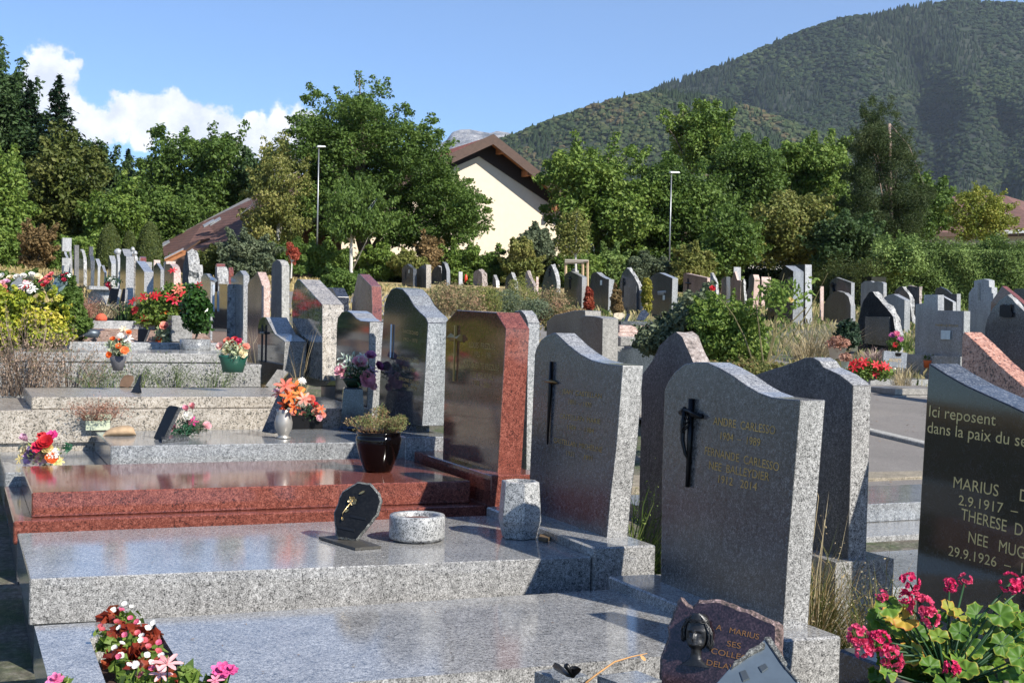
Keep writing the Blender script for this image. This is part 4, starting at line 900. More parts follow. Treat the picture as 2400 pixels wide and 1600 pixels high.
sheet('barge_board',[(2350,540,83.9),(2450,536,83.9)],[(2350,546,83.8),(2450,542,83.8)],.06,[G['white'],G['white']],rh)
ca=thing('awning',tuple(np.array(atd(1528,610,78))*[1,1,0]+[0,0,3.1]),'bright cyan sheet awning glimpsed under the trees by the right street lamp','awning')
m=MB(); P=[atd(*p) for p in ((1506,594,78),(1522,588,78.6),(1548,598,78.3),(1545,607,77.6),(1512,608,77.5))]; m.add([p for p in P]+[p-np.array([0,0,.05]) for p in P],[(0,1,2,3,4),(9,8,7,6,5)]+[(i,5+i,5+(i+1)%5,(i+1)%5) for i in range(5)]); m.build('sheet',plain('cyan_sheet',(.02,.42,.62),.5),ca)
m=MB(); 
for q in ((1509,600),(1546,602)): a=atd(q[0],q[1],78); m.tube([(a[0],a[1],2.9),a],.03,5)
m.build('poles',G['concf'],ca)
# far white building glimpses behind trunks
fb=thing('house',tuple(np.array(atd(1790,630,110))*[1,1,0]+[0,0,3.]),'white house wall glimpsed between tree trunks behind the far graves','building')
m=MB(); P=[atd(*p,110) for p in ((1740,622),(1850,622),(1850,660),(1740,660))]; Q=[p+np.array([1,6,0]) for p in P]; m.add(P+Q,[(3,2,1,0),(4,5,6,7)]+[(i,(i+1)%4,4+(i+1)%4,4+i) for i in range(4)]); m.build('wall',plain('white_render',(.5,.48,.45),.9),fb)
# ================================================================ STREET LAMPS, STAKED TREE FRAME
def lamp(label,base,top,D,dx):
    b=atd(*base,D); t=atd(*top,D); b[2]=3.0
    ro=thing('street_lamp',b,label,'street lamp','street lamps'); m=MB(); t[0]=b[0]; t[1]=b[1]
    m.tube([b,(b+t)/2,t],[.045,.038,.028],8); m.build('pole',plain('galvanised_steel',(.26,.27,.28),.4,.7),ro,True)
    m=MB(); m.add([t+np.array(v) for v in ((-.1,-.10,.0),(dx,-.12,.03),(dx,.12,.03),(-.1,.10,.0),(-.08,-.07,.09),(dx*.9,-.09,.10),(dx*.9,.09,.10),(-.08,.07,.09))],[(0,3,2,1),(4,5,6,7),(0,1,5,4),(1,2,6,5),(2,3,7,6),(3,0,4,7)]); o=m.build('lamp_head',plain('pale_lamp_housing',(.45,.47,.47),.4),ro); bevel(o,.02,1)
lamp('slim steel street lamp standing against the big oak',(742,622),(745,347),57,.3)
lamp('slim steel street lamp in front of the right-hand trees',(1568,640),(1571.5,407),60,.42)
sf=thing('tree_stake_frame',atd(1350,655,41),'timber stake frame with top rails around a young birch','tree support')
WP=plain('pale_stake_wood',(.42,.30,.18),.8,0,.2); zz=gz(17,38)
for p,q in (((1326,700),(1326,612)),((1366,700),(1366,612)),((1377,700),(1377,610))):
    m=MB(); m.tube([atd(*p,41),atd(*q,41)],.045,7); m.build('stake',WP,sf)
for p,q in (((1324,611),(1379,612)),((1324,615),(1367,614))):
    m=MB(); m.tube([atd(*p,40.93),atd(*q,40.93)],.05,5); m.build('rail',plain('weathered_rail',(.25,.22,.18),.8),sf)
# ================================================================ TREES
WG='woodland trees along the left edge'; RG='garden trees right of the hall'
tree('tall dark mixed tree filling the left edge of the frame',[(-60,120),(0,140),(25,165),(60,215),(92,262),(105,340),(110,420),(110,640),(-60,640)],82,4,1.1,260,150,.32,GRN3,[(20,500),(25,300)],group=WG,tr=.3)
tree('yellow-green maple with bare twigs below the tall spruce',[(60,420),(110,350),(160,330),(205,345),(235,390),(240,500),(215,600),(150,640),(60,630)],66,2.5,.8,200,130,.26,leafmat('maple_leaves',[(.035,.055,.012),(.10,.125,.026),(.17,.18,.05)]),[(130,560),(140,430)],group=WG,bark=BIRCH,limbs=16)
tree('light green bushy tree at the lower left edge',[(-60,370),(0,365),(35,385),(58,430),(60,560),(30,640),(-60,640)],60,2,.8,120,130,.24,GRN2,[(0,560)],group=WG)
tree('very dark fir thicket right of the yellow-green maple',[(195,345),(215,335),(240,362),(255,350),(275,385),(300,400),(320,430),(310,600),(190,600)],92,3,.9,170,130,.3,GRN3,None,group=WG)
tree('broad-crowned oak with rounded double top left of the low roof',[(340,335),(368,310),(400,316),(430,338),(452,350),(450,420),(470,560),(300,600),(310,450),(335,400)],88,3,1.0,220,130,.3,GRN,[(380,520),(385,400)],group=WG,tr=.2,limbs=12)
tree('broad-crowned oak directly above the low brown roof',[(450,345),(480,322),(515,330),(545,325),(570,340),(560,390),(585,430),(590,500),(520,560),(430,580),(440,450)],86,3,1.0,210,130,.3,GRN,[(500,520),(505,400)],group=WG,tr=.2,limbs=12)
tree('dark small tree between the roof oak and the birch',[(565,385),(590,370),(615,380),(640,350),(670,345),(690,400),(690,480),(570,470)],84,2,.8,100,120,.28,GRN3,None,group=WG)
tree('fresh green hazel thicket left of the clipped yews',[(215,480),(250,450),(300,445),(335,470),(340,560),(300,620),(150,620),(120,590),(200,560)],62,2,.7,150,130,.22,GRN2,None,group=WG)
tree('dark green understorey tree behind the clipped yews',[(320,480),(360,455),(420,470),(470,480),(480,545),(430,580),(370,610),(320,610)],75,2,.8,140,130,.25,GRN,None,group=WG)
tree('loose pale birch with yellowing leaves beside the oak',[(600,400),(625,355),(650,335),(690,345),(715,400),(722,500),(712,570),(650,600),(590,575),(575,500),(590,450)],58,1.5,.5,190,75,.15,OLIVE,[(650,590),(655,450),(650,370)],name='birch',bark=BIRCH,tr=.1,limbs=12,droop=.8)
# the big oak
OAK=[(676,330),(682,295),(712,258),(722,218),(745,222),(770,250),(790,238),(812,242),(828,205),(850,198),(880,222),(905,212),(908,250),(925,275),(955,252),(965,290),(990,300),(1005,265),(1022,300),(1040,325),(1045,370),(1072,405),(1100,430),(1125,465),(1150,510),(1152,540),(1120,560),(1080,575),(1035,585),(1000,575),(940,595),(900,580),(850,555),(780,565),(720,560),(690,500),(700,430),(675,390)]
tree('big spreading dark green oak in the middle in front of the hall',OAK,61,3.0,.64,520,140,.17,GRN,[(862,600),(850,560),(858,500),(835,420),(850,330),(845,260)],name='oak',tr=.42,limbs=30,seed=4,flat=.62,ground_px=(862,640),cull=-.42)
tree('young chestnut with drooping leaves and pale straight trunk in front of the oak',[(765,520),(770,470),(800,440),(830,425),(870,450),(915,475),(920,520),(890,560),(830,570),(790,565)],54,1.2,.45,110,80,.17,GRN,[(823,640),(823,570),(825,480)],name='chestnut',bark=BIRCH,tr=.09,droop=1.2,limbs=6,ground_px=(823,655))
# right-hand trees
tree('light green leafy maple right beside the hall gable',[(1285,470),(1275,415),(1295,380),(1325,360),(1375,348),(1410,372),(1440,352),(1490,362),(1515,390),(1530,480),(1530,610),(1330,620),(1310,540),(1280,500)],64,2.5,.75,260,140,.22,GRN2,[(1400,600),(1410,450)],group=RG,tr=.2,limbs=14)
tree('darker oak standing behind the right street lamp',[(1500,420),(1530,385),(1580,380),(1640,410),(1690,450),(1720,520),(1700,620),(1500,620)],66,2.5,.75,230,140,.22,GRN,[(1600,600),(1600,450)],group=RG,tr=.22,limbs=12)
tree('tallest slender-limbed tree rising above the others in front of the hill',[(1575,330),(1572,285),(1600,262),(1640,252),(1680,244),(1705,270),(1712,310),(1690,350),(1670,400),(1600,400)],80,2,.7,130,110,.24,GRN2,[(1625,560),(1620,400),(1640,300)],group=RG,tr=.22,limbs=16)
tree('dense dark green round tree right of the tallest one',[(1660,420),(1690,350),(1740,320),(1780,335),(1820,370),(1850,430),(1850,520),(1800,600),(1680,600)],76,2.5,.8,230,140,.25,GRN,[(1740,600),(1735,450)],group=RG,tr=.22,limbs=12)
tree('bright green poplar-like tree left of the pine',[(1835,400),(1840,345),(1870,335),(1900,340),(1950,330),(1990,360),(2000,430),(1990,560),(1850,560)],78,2.5,.75,220,140,.24,GRN2,[(1920,580),(1925,420)],group=RG,tr=.18,limbs=14)
tree('olive brown-tinged round tree in front of the dark one',[(1760,520),(1790,480),(1840,460),(1900,465),(1960,500),(1990,560),(1970,625),(1760,625)],62,2,.65,190,130,.2,OLIVE,[(1860,640),(1860,560)],group=RG,tr=.16,limbs=12)
tree('deep green low tree at the foot of the lamp trees',[(1640,560),(1700,500),(1770,520),(1790,600),(1740,630),(1640,630)],60,2,.6,130,130,.2,GRN,[(1700,650),(1700,600)],group=RG)
tree('dark shady tree in the gap beneath the pine',[(1900,560),(1960,500),(2040,520),(2080,570),(2060,640),(1900,640)],60,2,.6,130,130,.2,GRN3,None,group=RG)
tree('green round tree between the pine and the right-hand house',[(2110,500),(2150,425),(2200,430),(2230,470),(2230,520),(2180,560),(2110,560)],78,2,.7,110,130,.24,GRN,None,group=RG)
tree('dark scraggly pine with bare pale trunk in front of the hill',[(2000,330),(2030,262),(2045,240),(2060,270),(2085,244),(2100,262),(2100,300),(2135,330),(2140,370),(2150,420),(2180,450),(2175,520),(2150,570),(1990,580),(1960,520),(1990,440),(1990,370)],62,1.4,.5,330,150,.17,PINE,[(2092,600),(2088,480),(2086,380),(2084,290)],name='pine',tr=.12,limbs=12,cull=-.25,bark=plain('pinkish_pine_bark',(.30,.22,.18),.8),asp=.22)
tree('yellow-leaved young tree in front of the right-hand house',[(2235,500),(2250,450),(2290,445),(2330,455),(2370,490),(2380,540),(2330,570),(2240,565)],58,1.2,.4,120,60,.14,leafmat('yellow_green_leaves',[(.09,.13,.02),(.20,.23,.035),(.33,.31,.06)]),[(2290,590),(2290,500)],tr=.07,bark=BIRCH,limbs=12)
def spruce(label,tip,base_y,wpx,D,mat=NEED,levels=26,seed=0,size=.35):
    r_=random.Random(seed); t=atd(tip[0],tip[1],D); b=atd(tip[0],base_y,D); H=t[2]-b[2]; Rb=wpx/2*D/F
    ro=thing('spruce',(t[0],t[1],b[2]),label,'tree',WG); P=[];Nn=[];T=[]
    m=MB(); m.tube([(t[0],t[1],b[2]),(t[0],t[1],t[2])],[.18,.02],6); m.build('trunk',BARK,ro)
    for l in range(levels):
        f=(l+.6)/levels; R=Rb*f**.85; z=t[2]-H*f
        for k in range(int(6+5*f)):
            a=r_.random()*6.283; RR=R*r_.uniform(.65,1.12); n=int(8+26*f)
            s=rng.random(n)**.8; x=t[0]+np.cos(a)*RR*s; y=t[1]+np.sin(a)*RR*s; zz=z-.28*RR*s+.18*RR*s*s+rng.normal(size=n)*.05
            P.append(np.stack([x+rng.normal(size=n)*.13*s*RR,y+rng.normal(size=n)*.13*s*RR,zz],1)); T.append(np.clip(r_.uniform(.2,.7)+rng.normal(size=n)*.15,0,1))
    P=np.concatenate(P);T=np.concatenate(T); Nn=unit(len(P))*.6+np.array([0,0,.8]); Nn/=np.linalg.norm(Nn,axis=1,keepdims=True)
    V,TT=leaf_cloud(P,Nn,size*(.6+.8*rng.random(len(P))),.35,T); leafobj('crown',V,TT,mat,ro)
spruce('tall pointed dark spruce standing against the cloud',(139,176),430,185,78,seed=1,size=.42)
spruce('shorter spruce tip just left of the tall pointed one',(70,188),400,130,80,seed=2)
spruce('small distant spruce tip above the woods',(301,350),430,46,95,seed=3,levels=14)
spruce('small dark spruce in the gap right of the tall one',(217,340),440,60,90,seed=4,levels=16)
# woods far outside the left edge (they close the view and show in the polished stones)
for i,(a,b) in enumerate(((-400,-60),(-900,-400),(-1700,-900))):
    tree('continuous tall woodland outside the left edge',[(a,200+40*i),(b,170),(b,680),(a,700)],75-8*i,4,2.2,150,110,.6,GRN3,None,group=WG)
# ================================================================ SHRUBS, HEDGES
SGp='shrubs along the cemetery boundary'
def shrub(label,poly,D,rp,n,per,size,mat,name='shrub',cat='shrub',thick=.6,group=SGp,stems=6,**k):
    C,R=poly_puffs(poly,D,thick,rp*.8,int(n*1.3))
    nf=np.array([noise.noise(Vector(c)/(rp*2.2)+Vector((len(label),0,0))) for c in C]); kp=nf>-.2; C,R,ct_=spikes(poly,D,thick,rp,C[kp],R[kp],np.clip(.45+nf[kp]*.6,.05,.95)); k.setdefault('ctint',ct_)
    cx=sum(p[0] for p in poly)/len(poly); by=max(p[1] for p in poly); b=atd(cx,by,D)
    b[2]=min(b[2],gz(b[0],b[1])) if D>30 else b[2]
    ro=thing(name,b,label,cat,group); V,T=puffs_leaves(C,R,per,size,**k); leafobj('foliage',V,T,mat,ro)
    if stems:
        m=MB(); r_=random.Random(n)
        for i in range(stems):
            c=Vector(C[r_.randrange(len(C))]); m.tube([Vector(b)+Vector((r_.uniform(-.1,.1),r_.uniform(-.1,.1),-.1)),(Vector(b)+c)/2+Vector((r_.uniform(-.1,.1),0,.05)),c],[.02*D/40,.014*D/40,.005*D/40],4)
        m.build('stems',BARK,ro)
    return ro
def yew(label,cx,top,base,w,D):
    t=atd(cx,top,D); b=atd(cx,base,D); H=t[2]-b[2]; R=w/2*D/F; n=9000
    f=rng.random(n)**.7; a=rng.random(n)*6.283; rr=R*np.sqrt(1-(1-f)**2.0)*(.9+.12*rng.random(n))*np.clip(1.15-.15*f,0,1)
    lump=1+.05*np.sin(a*5+f*9); P=np.stack([t[0]+np.cos(a)*rr*lump,t[1]+np.sin(a)*rr*lump,t[2]-H*f],1)
    Nn=np.stack([np.cos(a),np.sin(a),.5+0*a],1)+unit(n)*.7; Nn/=np.linalg.norm(Nn,axis=1,keepdims=True)
    ro=thing('clipped_yew',(t[0],t[1],min(b[2],3.)),label,'topiary','clipped yew cones by the low roof'); V,T=leaf_cloud(P,Nn,.10*(.6+.8*rng.random(n)),.5,np.clip(rng.normal(size=n)*.2+.45,0,1)); leafobj('foliage',V,T,YEWM,ro)
    m=MB(); m.lathe((t[0],t[1],b[2]),[(R*.9,0),(R*.93,H*.25),(R*.82,H*.5),(R*.55,H*.75),(R*.1,H*.97)],14); m.build('inner_branches',YEWM,ro)
yew('clipped dome-shaped yew, left one of the three',257,522,625,58,50); yew('smallest clipped yew dome, middle one of the three',304,541,625,42,51); yew('largest clipped yew dome, right one of the three nearest the roof',352,520,625,64,49)
shrub('rust-brown withered shrub on the left boundary',[(55,545),(90,535),(122,550),(115,600),(95,645),(65,645),(60,600)],52,.35,70,90,.12,BRN)
shrub('green shrub at the far left boundary',[(-30,545),(20,540),(60,560),(65,600),(60,645),(-30,645)],56,.5,90,110,.15,GRN2)
shrub('dark green leafy shrub right of the rust-brown one',[(105,590),(130,570),(160,580),(170,640),(100,640)],53,.4,60,110,.14,GRN)
shrub('bright green shrub behind the pillar headstones',[(150,570),(190,555),(235,560),(240,625),(150,625)],56,.4,70,110,.14,GRN2)
shrub('olive clipped bush beside the dark roof edge',[(465,600),(490,585),(530,592),(540,640),(465,645)],46,.3,70,110,.10,YEWM)
shrub('big grey-green laurel bush right of the olive one',[(515,600),(535,568),(570,558),(610,565),(640,590),(645,650),(520,655)],45,.35,120,120,.12,GREYG)
shrub('mid green bush next to the red-leaved sapling',[(640,590),(665,575),(700,575),(715,640),(640,645)],46,.35,70,110,.12,GRN)
shrub('small vivid red-leaved sapling on thin pale stem',[(672,585),(678,562),(690,575),(703,590),(700,608),(688,622),(675,610)],43,.12,40,50,.07,REDL,'sapling','sapling',.15,ground_px=None) if False else None
def sapling(label,poly,D,stem,mat,rp,n,per,size,tr=.03,bark=BIRCH):
    C,R=poly_puffs(poly,D,.15,rp,n); b=atd(*stem[0],D); ro=thing('sapling',b,label,'young tree'); V,T=puffs_leaves(C,R,per,size); leafobj('crown',V,T,mat,ro)
    m=MB(); m.tube([atd(*s,D) for s in stem],[tr,tr*.8,tr*.5][:len(stem)],6)
    r_=random.Random(n)
    for i in range(8): m.tube([atd(*stem[-2 if len(stem)>2 else -1],D),C[r_.randrange(len(C))]],[tr*.5,tr*.15],4)
    m.build('trunk',bark,ro)
sapling('small vivid red-leaved sapling on thin pale stem',[(670,590),(676,562),(690,572),(703,590),(700,608),(686,625),(675,612)],43,[(682,652),(684,615),(684,590)],REDL,.10,45,60,.06)
sapling('young wispy birch held in the stake frame',[(1300,540),(1320,500),(1350,480),(1385,520),(1390,570),(1370,605),(1320,605),(1300,580)],42,[(1350,660),(1349,600),(1350,500)],OLIVE,.22,80,50,.08,.045)
sh=[('green shrub below the left street lamp',[(695,600),(720,572),(760,580),(780,600),(785,650),(700,650)],GRN2),
('darker shrub left of the chestnut trunk',[(770,600),(800,585),(822,590),(825,650),(770,650)],GRN),
('bright green rounded shrub under the oak',[(845,600),(870,580),(905,582),(920,600),(925,650),(845,650)],GRN2),
('yellowish straggly shrub right of the oak foot',[(920,610),(950,595),(985,600),(1000,640),(925,650)],OLIVE),
('brown-leaved shrub in front of the pale wall',[(985,580),(1005,558),(1030,570),(1040,610),(1030,640),(990,640)],BRN),
('leafy green shrub at the foot of the pale wall',[(1035,600),(1060,585),(1110,585),(1130,610),(1130,670),(1035,670)],GRN2),
('dense green shrub behind the brown rubble headstone',[(1120,610),(1150,590),(1190,590),(1200,620),(1200,670),(1120,670)],GRN),
('wispy yellow-green shrub with bare stems',[(1185,620),(1205,570),(1235,565),(1255,600),(1260,680),(1185,680)],OLIVE),
('dark leaved young tree in front of the hall wall',[(1215,580),(1225,545),(1255,535),(1285,550),(1290,590),(1270,620),(1225,615)],GREYG),
('narrow dark cypress-like shrub near the staked birch',[(1262,660),(1275,600),(1285,585),(1300,610),(1315,660)],YEWM),
('green shrub behind the wavy-topped grey stones',[(1310,620),(1340,600),(1400,605),(1400,660),(1310,665)],GRN2),
('round clipped green bush in front of the lamp trees',[(1393,640),(1397,610),(1415,592),(1440,588),(1462,600),(1472,630),(1470,670),(1395,670)],HEDG),
('mixed dull green shrubbery left of the right street lamp',[(1475,610),(1510,600),(1560,610),(1570,650),(1475,655)],GREYG),
('yellow-green shrub with reddish tips right of the lamp',[(1580,625),(1590,595),(1620,582),(1650,590),(1668,620),(1665,660),(1580,665)],OLIVE),
('spreading juniper with layered branches by the far graves',[(1650,640),(1670,600),(1710,610),(1725,640),(1720,670),(1650,670)],HEDG)]
for lab,poly,mt in sh: shrub(lab,poly,57+rng.random()*2.5,.37,85,110,.135,mt)
shrub('low round green bush in the dry grass',[(758,660),(775,640),(810,635),(835,650),(840,690),(770,690)],33,.25,60,110,.08,GRN,thick=.4)
# long hedge at right: a real box of foliage
def hedge(label,a,b,ztop,zbot,wd,n,size,mat,name='hedge'):
    a=Vector(a);b=Vector(b); d=(b-a); ln=d.length; d.normalize(); s=Vector((-d.y,d.x,0))
    ro=thing(name,((a+b)/2).to_tuple()[:2]+(zbot,),label,'hedge'); k=rng.random(n); face_=rng.integers(0,3,n)
    u=rng.random(n)*ln; h=zbot+(ztop-zbot)*rng.random(n)**.7; w_=(rng.random(n)-.5)*wd
    w_=np.where(face_==1,-wd/2+0*w_,w_); w_=np.where(face_==2,-wd/2,w_); h=np.where(face_==0,ztop,h)
    bump_=.16*np.sin(u*1.7)+.12*np.sin(u*4.1+h*3)+.15*rng.normal(size=n)+ .1*np.sin(u*.6)
    out_=np.where(face_==0,0,1)
    P=np.stack([a.x+d.x*u+s.x*w_,a.y+d.y*u+s.y*w_,h],1)+np.outer(bump_*out_,[-s.x,-s.y,0])+np.outer((np.abs(bump_)*1.2-.35*(np.abs(w_)/wd*2)**3)*(1-out_),[0,0,1.])
    Nn=np.where(out_[:,None]==1,np.array([[-s.x,-s.y,.3]]),np.array([[0,0,1.]]))+unit(n)*.75; Nn/=np.linalg.norm(Nn,axis=1,keepdims=True)
    V,T=leaf_cloud(P,Nn,size*(.5+rng.random(n)),.3,np.clip(.45+rng.normal(size=n)*.2+.2*np.sin(u*2.3),0,1)); leafobj('foliage',V,T,mat,ro)
    m=MB(); q=wd/2-.22; m.add([tuple(a+s*q)[:2]+(zbot,),tuple(a-s*q)[:2]+(zbot,),tuple(b-s*q)[:2]+(zbot,),tuple(b+s*q)[:2]+(zbot,),tuple(a+s*q)[:2]+(ztop-.25,),tuple(a-s*q)[:2]+(ztop-.25,),tuple(b-s*q)[:2]+(ztop-.25,),tuple(b+s*q)[:2]+(ztop-.25,)],[(0,3,2,1),(4,5,6,7),(0,1,5,4),(1,2,6,5),(2,3,7,6),(3,0,4,7)]); m.build('inner_branches',plain('dark_twigs',(.012,.014,.008),.9),ro)
A=atd(2045,640,52); B=atd(2760,640,49); top=atd(2200,570,46)[2]
hedge('long tall clipped conifer hedge along the right side',(A[0],A[1],0),(B[0],B[1],0),top,1.3,2.6,90000,.13,HEDG)
A=atd(1940,650,50); B=atd(2060,650,46)
hedge('low clipped boxwood hedge left of the tall one',(A[0],A[1],0),(B[0],B[1],0),atd(1980,636,48)[2],1.5,1.,9000,.10,YEWM)
for nm_,xa,xb,D_,mt_ in (('dense dark thicket closing the view under the oak',560,1500,64,GRN3),('dense dark thicket closing the view under the right-hand trees',1400,2300,66,GRN3),('dense thicket closing the view at the left boundary',-120,640,66,GRN)):
    A=atd(xa,640,D_); B=atd(xb,640,D_); hedge(nm_,(A[0],A[1],2.6),(B[0],B[1],2.6),atd((xa+xb)/2,622,D_)[2],2.6,1.6,14000,.22,mt_,'thicket')
tree('tall wild shrub mass on top of the left end of the long hedge',[(2030,620),(2060,580),(2130,560),(2160,590),(2160,640),(2030,660)],50,1.2,.4,110,110,.12,HEDG,None,name='shrub',cat='shrub')
# ================================================================ SMALL THINGS ON THE TOMBS
PC={}
def pet(c,rough=.55):
    k=tuple(c)
    if k not in PC: PC[k]=leafmat('petals_%d'%len(PC),[tuple(x*.6 for x in c),c,tuple(min(1,x*1.25+.03) for x in c)],rough,.3)
    return PC[k]
PINK=(.62,.12,.22); PALE=(.75,.42,.45); WHT=(.8,.78,.72); REDF=(.55,.02,.03); ORG=(.8,.16,.03); CORAL=(.75,.2,.14); LILAC=(.55,.35,.6); YEL=(.75,.6,.25); MAG=(.7,.05,.25); CREAMF=(.78,.68,.45); SALM=(.78,.32,.24)
FOL=leafmat('bouquet_foliage',[(.015,.06,.03),(.03,.12,.06),(.08,.22,.12)],.4,.15); FOLD=leafmat('dark_bouquet_foliage',[(.01,.03,.015),(.02,.06,.025),(.06,.13,.05)],.45,.15)
def petal(m,c,d,n,L,W,cup,t,mi=0):
    """petal from c along d (unit), normal n, bowed"""
    d=Vector(d).normalized(); n=Vector(n); n=(n-d*n.dot(d)).normalized(); s=d.cross(n); c=Vector(c); V=[]
    for f,wf,h in ((0,.25,0),(.45,1.,.6),(.8,.95,.85),(1.,.35,1.)):
        b=c+d*L*f+n*cup*L*(h*f)
        V+=[b-s*W*wf*.5+n*W*.18*wf,b-n*W*.05*wf,b+s*W*wf*.5+n*W*.18*wf]
    m.add(V,[(3*i+j,3*i+j+1,3*i+j+4,3*i+j+3) for i in range(3) for j in range(2)],mi,t)
def flower(c,r,face,kind,col,parent,rs):
    m=MB(); c=Vector(c); f=Vector(face).normalized(); u=f.orthogonal().normalized(); v=f.cross(u)
    def ring(n,el,L,W,cup,off=0,a0=0):
        for i in range(n):
            a=a0+i*2*math.pi/n+rs.uniform(-.15,.15); o=u*math.cos(a)+v*math.sin(a)
            d=(o*math.cos(el)+f*math.sin(el)); petal(m,c+f*off,d,(f*math.cos(el)-o*math.sin(el)),L*rs.uniform(.9,1.1),W,cup,rs.uniform(.15,.95))
    if kind=='begonia':
        ring(4,.25,r,r*1.1,.2); ring(3,.8,r*.4,r*.4,0)
    elif kind=='rose':
        ring(6,.15,r,r*.95,.25); ring(6,.5,r*.85,r*.85,.15,r*.05,.5); ring(5,.9,r*.7,r*.7,-.1,r*.1,1.); ring(4,1.25,r*.6,r*.5,-.35,r*.12)
    elif kind=='daisy':
        ring(12,.1,r,r*.3,.1); ring(10,.4,r*.8,r*.28,.1)
        m.lathe(tuple(c),[(r*.18,-r*.05),(r*.2,r*.08),(r*.05,r*.15)],8,0,.0)
    elif kind=='lily': ring(6,.45,r*1.2,r*.42,-.3); ring(5,1.2,r*.7,r*.08,0,0,.3)
    elif kind=='tulip': ring(6,1.2,r*1.5,r*.95,-.12); ring(3,1.4,r*1.4,r*.8,-.1)
    elif kind=='frilly':
        for k in range(4): ring(8,.1+.38*k,r*(1-.15*k),r*.55,.2*(-1)**k,r*.05*k,k*.4)
    elif kind=='umbel':
        for i in range(26):
            q=Vector(unit(1)[0]); q=q if q.dot(f)>-.3 else -q; cc=c+q*r*.75; uu=q.orthogonal().normalized(); vv=q.cross(uu); rr=r*.34
            for j in range(6):
                a=j*1.047+rs.random(); o=uu*math.cos(a)+vv*math.sin(a); el=rs.uniform(.1,.9); petal(m,cc,o*math.cos(el)+q*math.sin(el),q*math.cos(el)-o*math.sin(el),rr*rs.uniform(.8,1.1),rr*.85,.15,rs.uniform(0,1))
    return m.build('flower',pet(col),parent,True,True)
def leafspray(parent,c,r,n,mat,size,asp=.35,name='foliage',up=.3,zs=1.):
    d=unit(n); rad=r*(.35+.65*rng.random(n)); P=np.array(c)[None]+d*rad[:,None]*np.array([1,1,.7*zs]); Nn=unit(n)*.8+d*.2+np.array([0,0,up]); Nn/=np.linalg.norm(Nn,axis=1,keepdims=True)
    V,T=leaf_cloud(P,Nn,size*(.6+.8*rng.random(n)),asp,np.clip(.5+rng.normal(size=n)*.25,0,1)); return leafobj(name,V,T,mat,parent)
def bouquet(label,base,fl,lf=None,name='bouquet',cat='bouquet',group='flower arrangements',D=None,lift=0,seed=0,parent=None,face_=(-.35,-.75,.5)):
    """fl: (px,py,r_px,kind,colour); base=(x,y,z) world point it stands on, D depth"""
    rs=random.Random(seed+3); base=np.array(base); 
    if D is None: D=float((RW.T@(base-CAM))[2])
    ro=parent or thing(name,base,label,cat,group); cs=[]
    for px,py,rp,k,col in fl:
        r=rp*1.18*D/F; c=atd(px,py,D-.04+rs.uniform(-.05,.05)); cs.append(c); q=Vector(c)-Vector(base)-Vector((0,0,.05)); q.normalize()
        flower(c,r,Vector(face_)*1.0+q*.7+Vector((rs.uniform(-.2,.2),rs.uniform(-.2,.2),0)),k,col,ro,rs)
    m=MB()
    for c in cs: m.tube([base+np.array([0,0,lift]),(base+c)/2+np.array([0,0,.02]),c],[.004,.003,.002],4)
    if cs: m.build('stems',FOLD,ro,False,True)
    if lf:
        for (px,py,rp,n,mat,sz,asp) in lf: leafspray(ro,atd(px,py,D),rp*D/F,int(n*2.2),mat,sz*.85,asp)
    return ro
def depth(p): return float((RW.T@(np.array(p)-CAM))[2])
# ---------- tomb 1: begonias in the slab opening
p=onz(320,1530,.40); bed=thing('flower_bed',p,'red-leaved and green begonias with pink and white flowers growing in slab opening','flower bed')
m=MB(); hp=[tuple(onz(a,b,.47)[:2]) for a,b in ((214,1499),(257,1616),(441,1593),(359,1463))]
m.add([(x,y,.375+.012*i%.02) for i,(x,y) in enumerate(hp)],[(0,1,2,3)]); m.build('soil',plain('dark_reddish_soil',(.045,.022,.014),.95,0,.6,1.,60),bed)
rs=random.Random(2)
cl=[(262,1440),(300,1445),(250,1470),(285,1475),(320,1468),(345,1475),(262,1500),(300,1500),(340,1510),(280,1525),(320,1530),(360,1530),(290,1550),(330,1560),(370,1565),(395,1590),(350,1590),(310,1575)]
for i,(a,b) in enumerate(cl):
    c=onz(a,b+14,.47); c[2]=.455+ rs.uniform(0,.03); leafspray(bed,c,.055,60,leafmat('begonia_red_leaves',[(.10,.012,.01),(.26,.04,.02),(.38,.10,.04)],.35,.35) if i%5 in(0,3,4) else GRN2,.04,.8,'leaves')
    for k in range(2): 
        q=c+np.array([rs.uniform(-.035,.035),rs.uniform(-.035,.035),rs.uniform(.03,.06)]); flower(q,.013,(rs.uniform(-.6,.3),rs.uniform(-.9,-.2),.7),'begonia',(PINK,WHT,WHT,(.6,.12,.14))[(i+k)%4] ,bed,rs)
# ---------- tomb 2
z2=.577
def onslab(px,py,z): return onz(px,py,z)
v=onslab(1217,1258,z2); vs=thing('vase',v,'hexagonal speckled granite vase in front of the star-cross headstone','vase'); D=depth(v); s=D/F
m=MB(); 
def hexlathe(c,prof,n,a0,mi=0):
    V=[];Fc=[]
    for r,zz in prof:
        for k in range(n): a=a0+2*math.pi*k/n; V.append((c[0]+r*math.cos(a),c[1]+r*math.sin(a),c[2]+zz))
    for i in range(len(prof)-1):
        for k in range(n): Fc.append((i*n+k,i*n+(k+1)%n,(i+1)*n+(k+1)%n,(i+1)*n+k))
    Fc.append(tuple(range(n))[::-1]); Fc.append(tuple((len(prof)-1)*n+k for k in range(n))); m.add(V,Fc,mi)
hexlathe(v,[(.092,0),(.114,.09),(.100,.283),(.078,.285),(.07,.2)],6,.32)
WG_=granite('speckled_white_granite',(.03,.032,.034),(.33,.335,.335),(.56,.56,.555),110,.3,cut=(.37,.49,.61)); o=m.build('body',WG_,vs); bevel(o,.003,1,25)
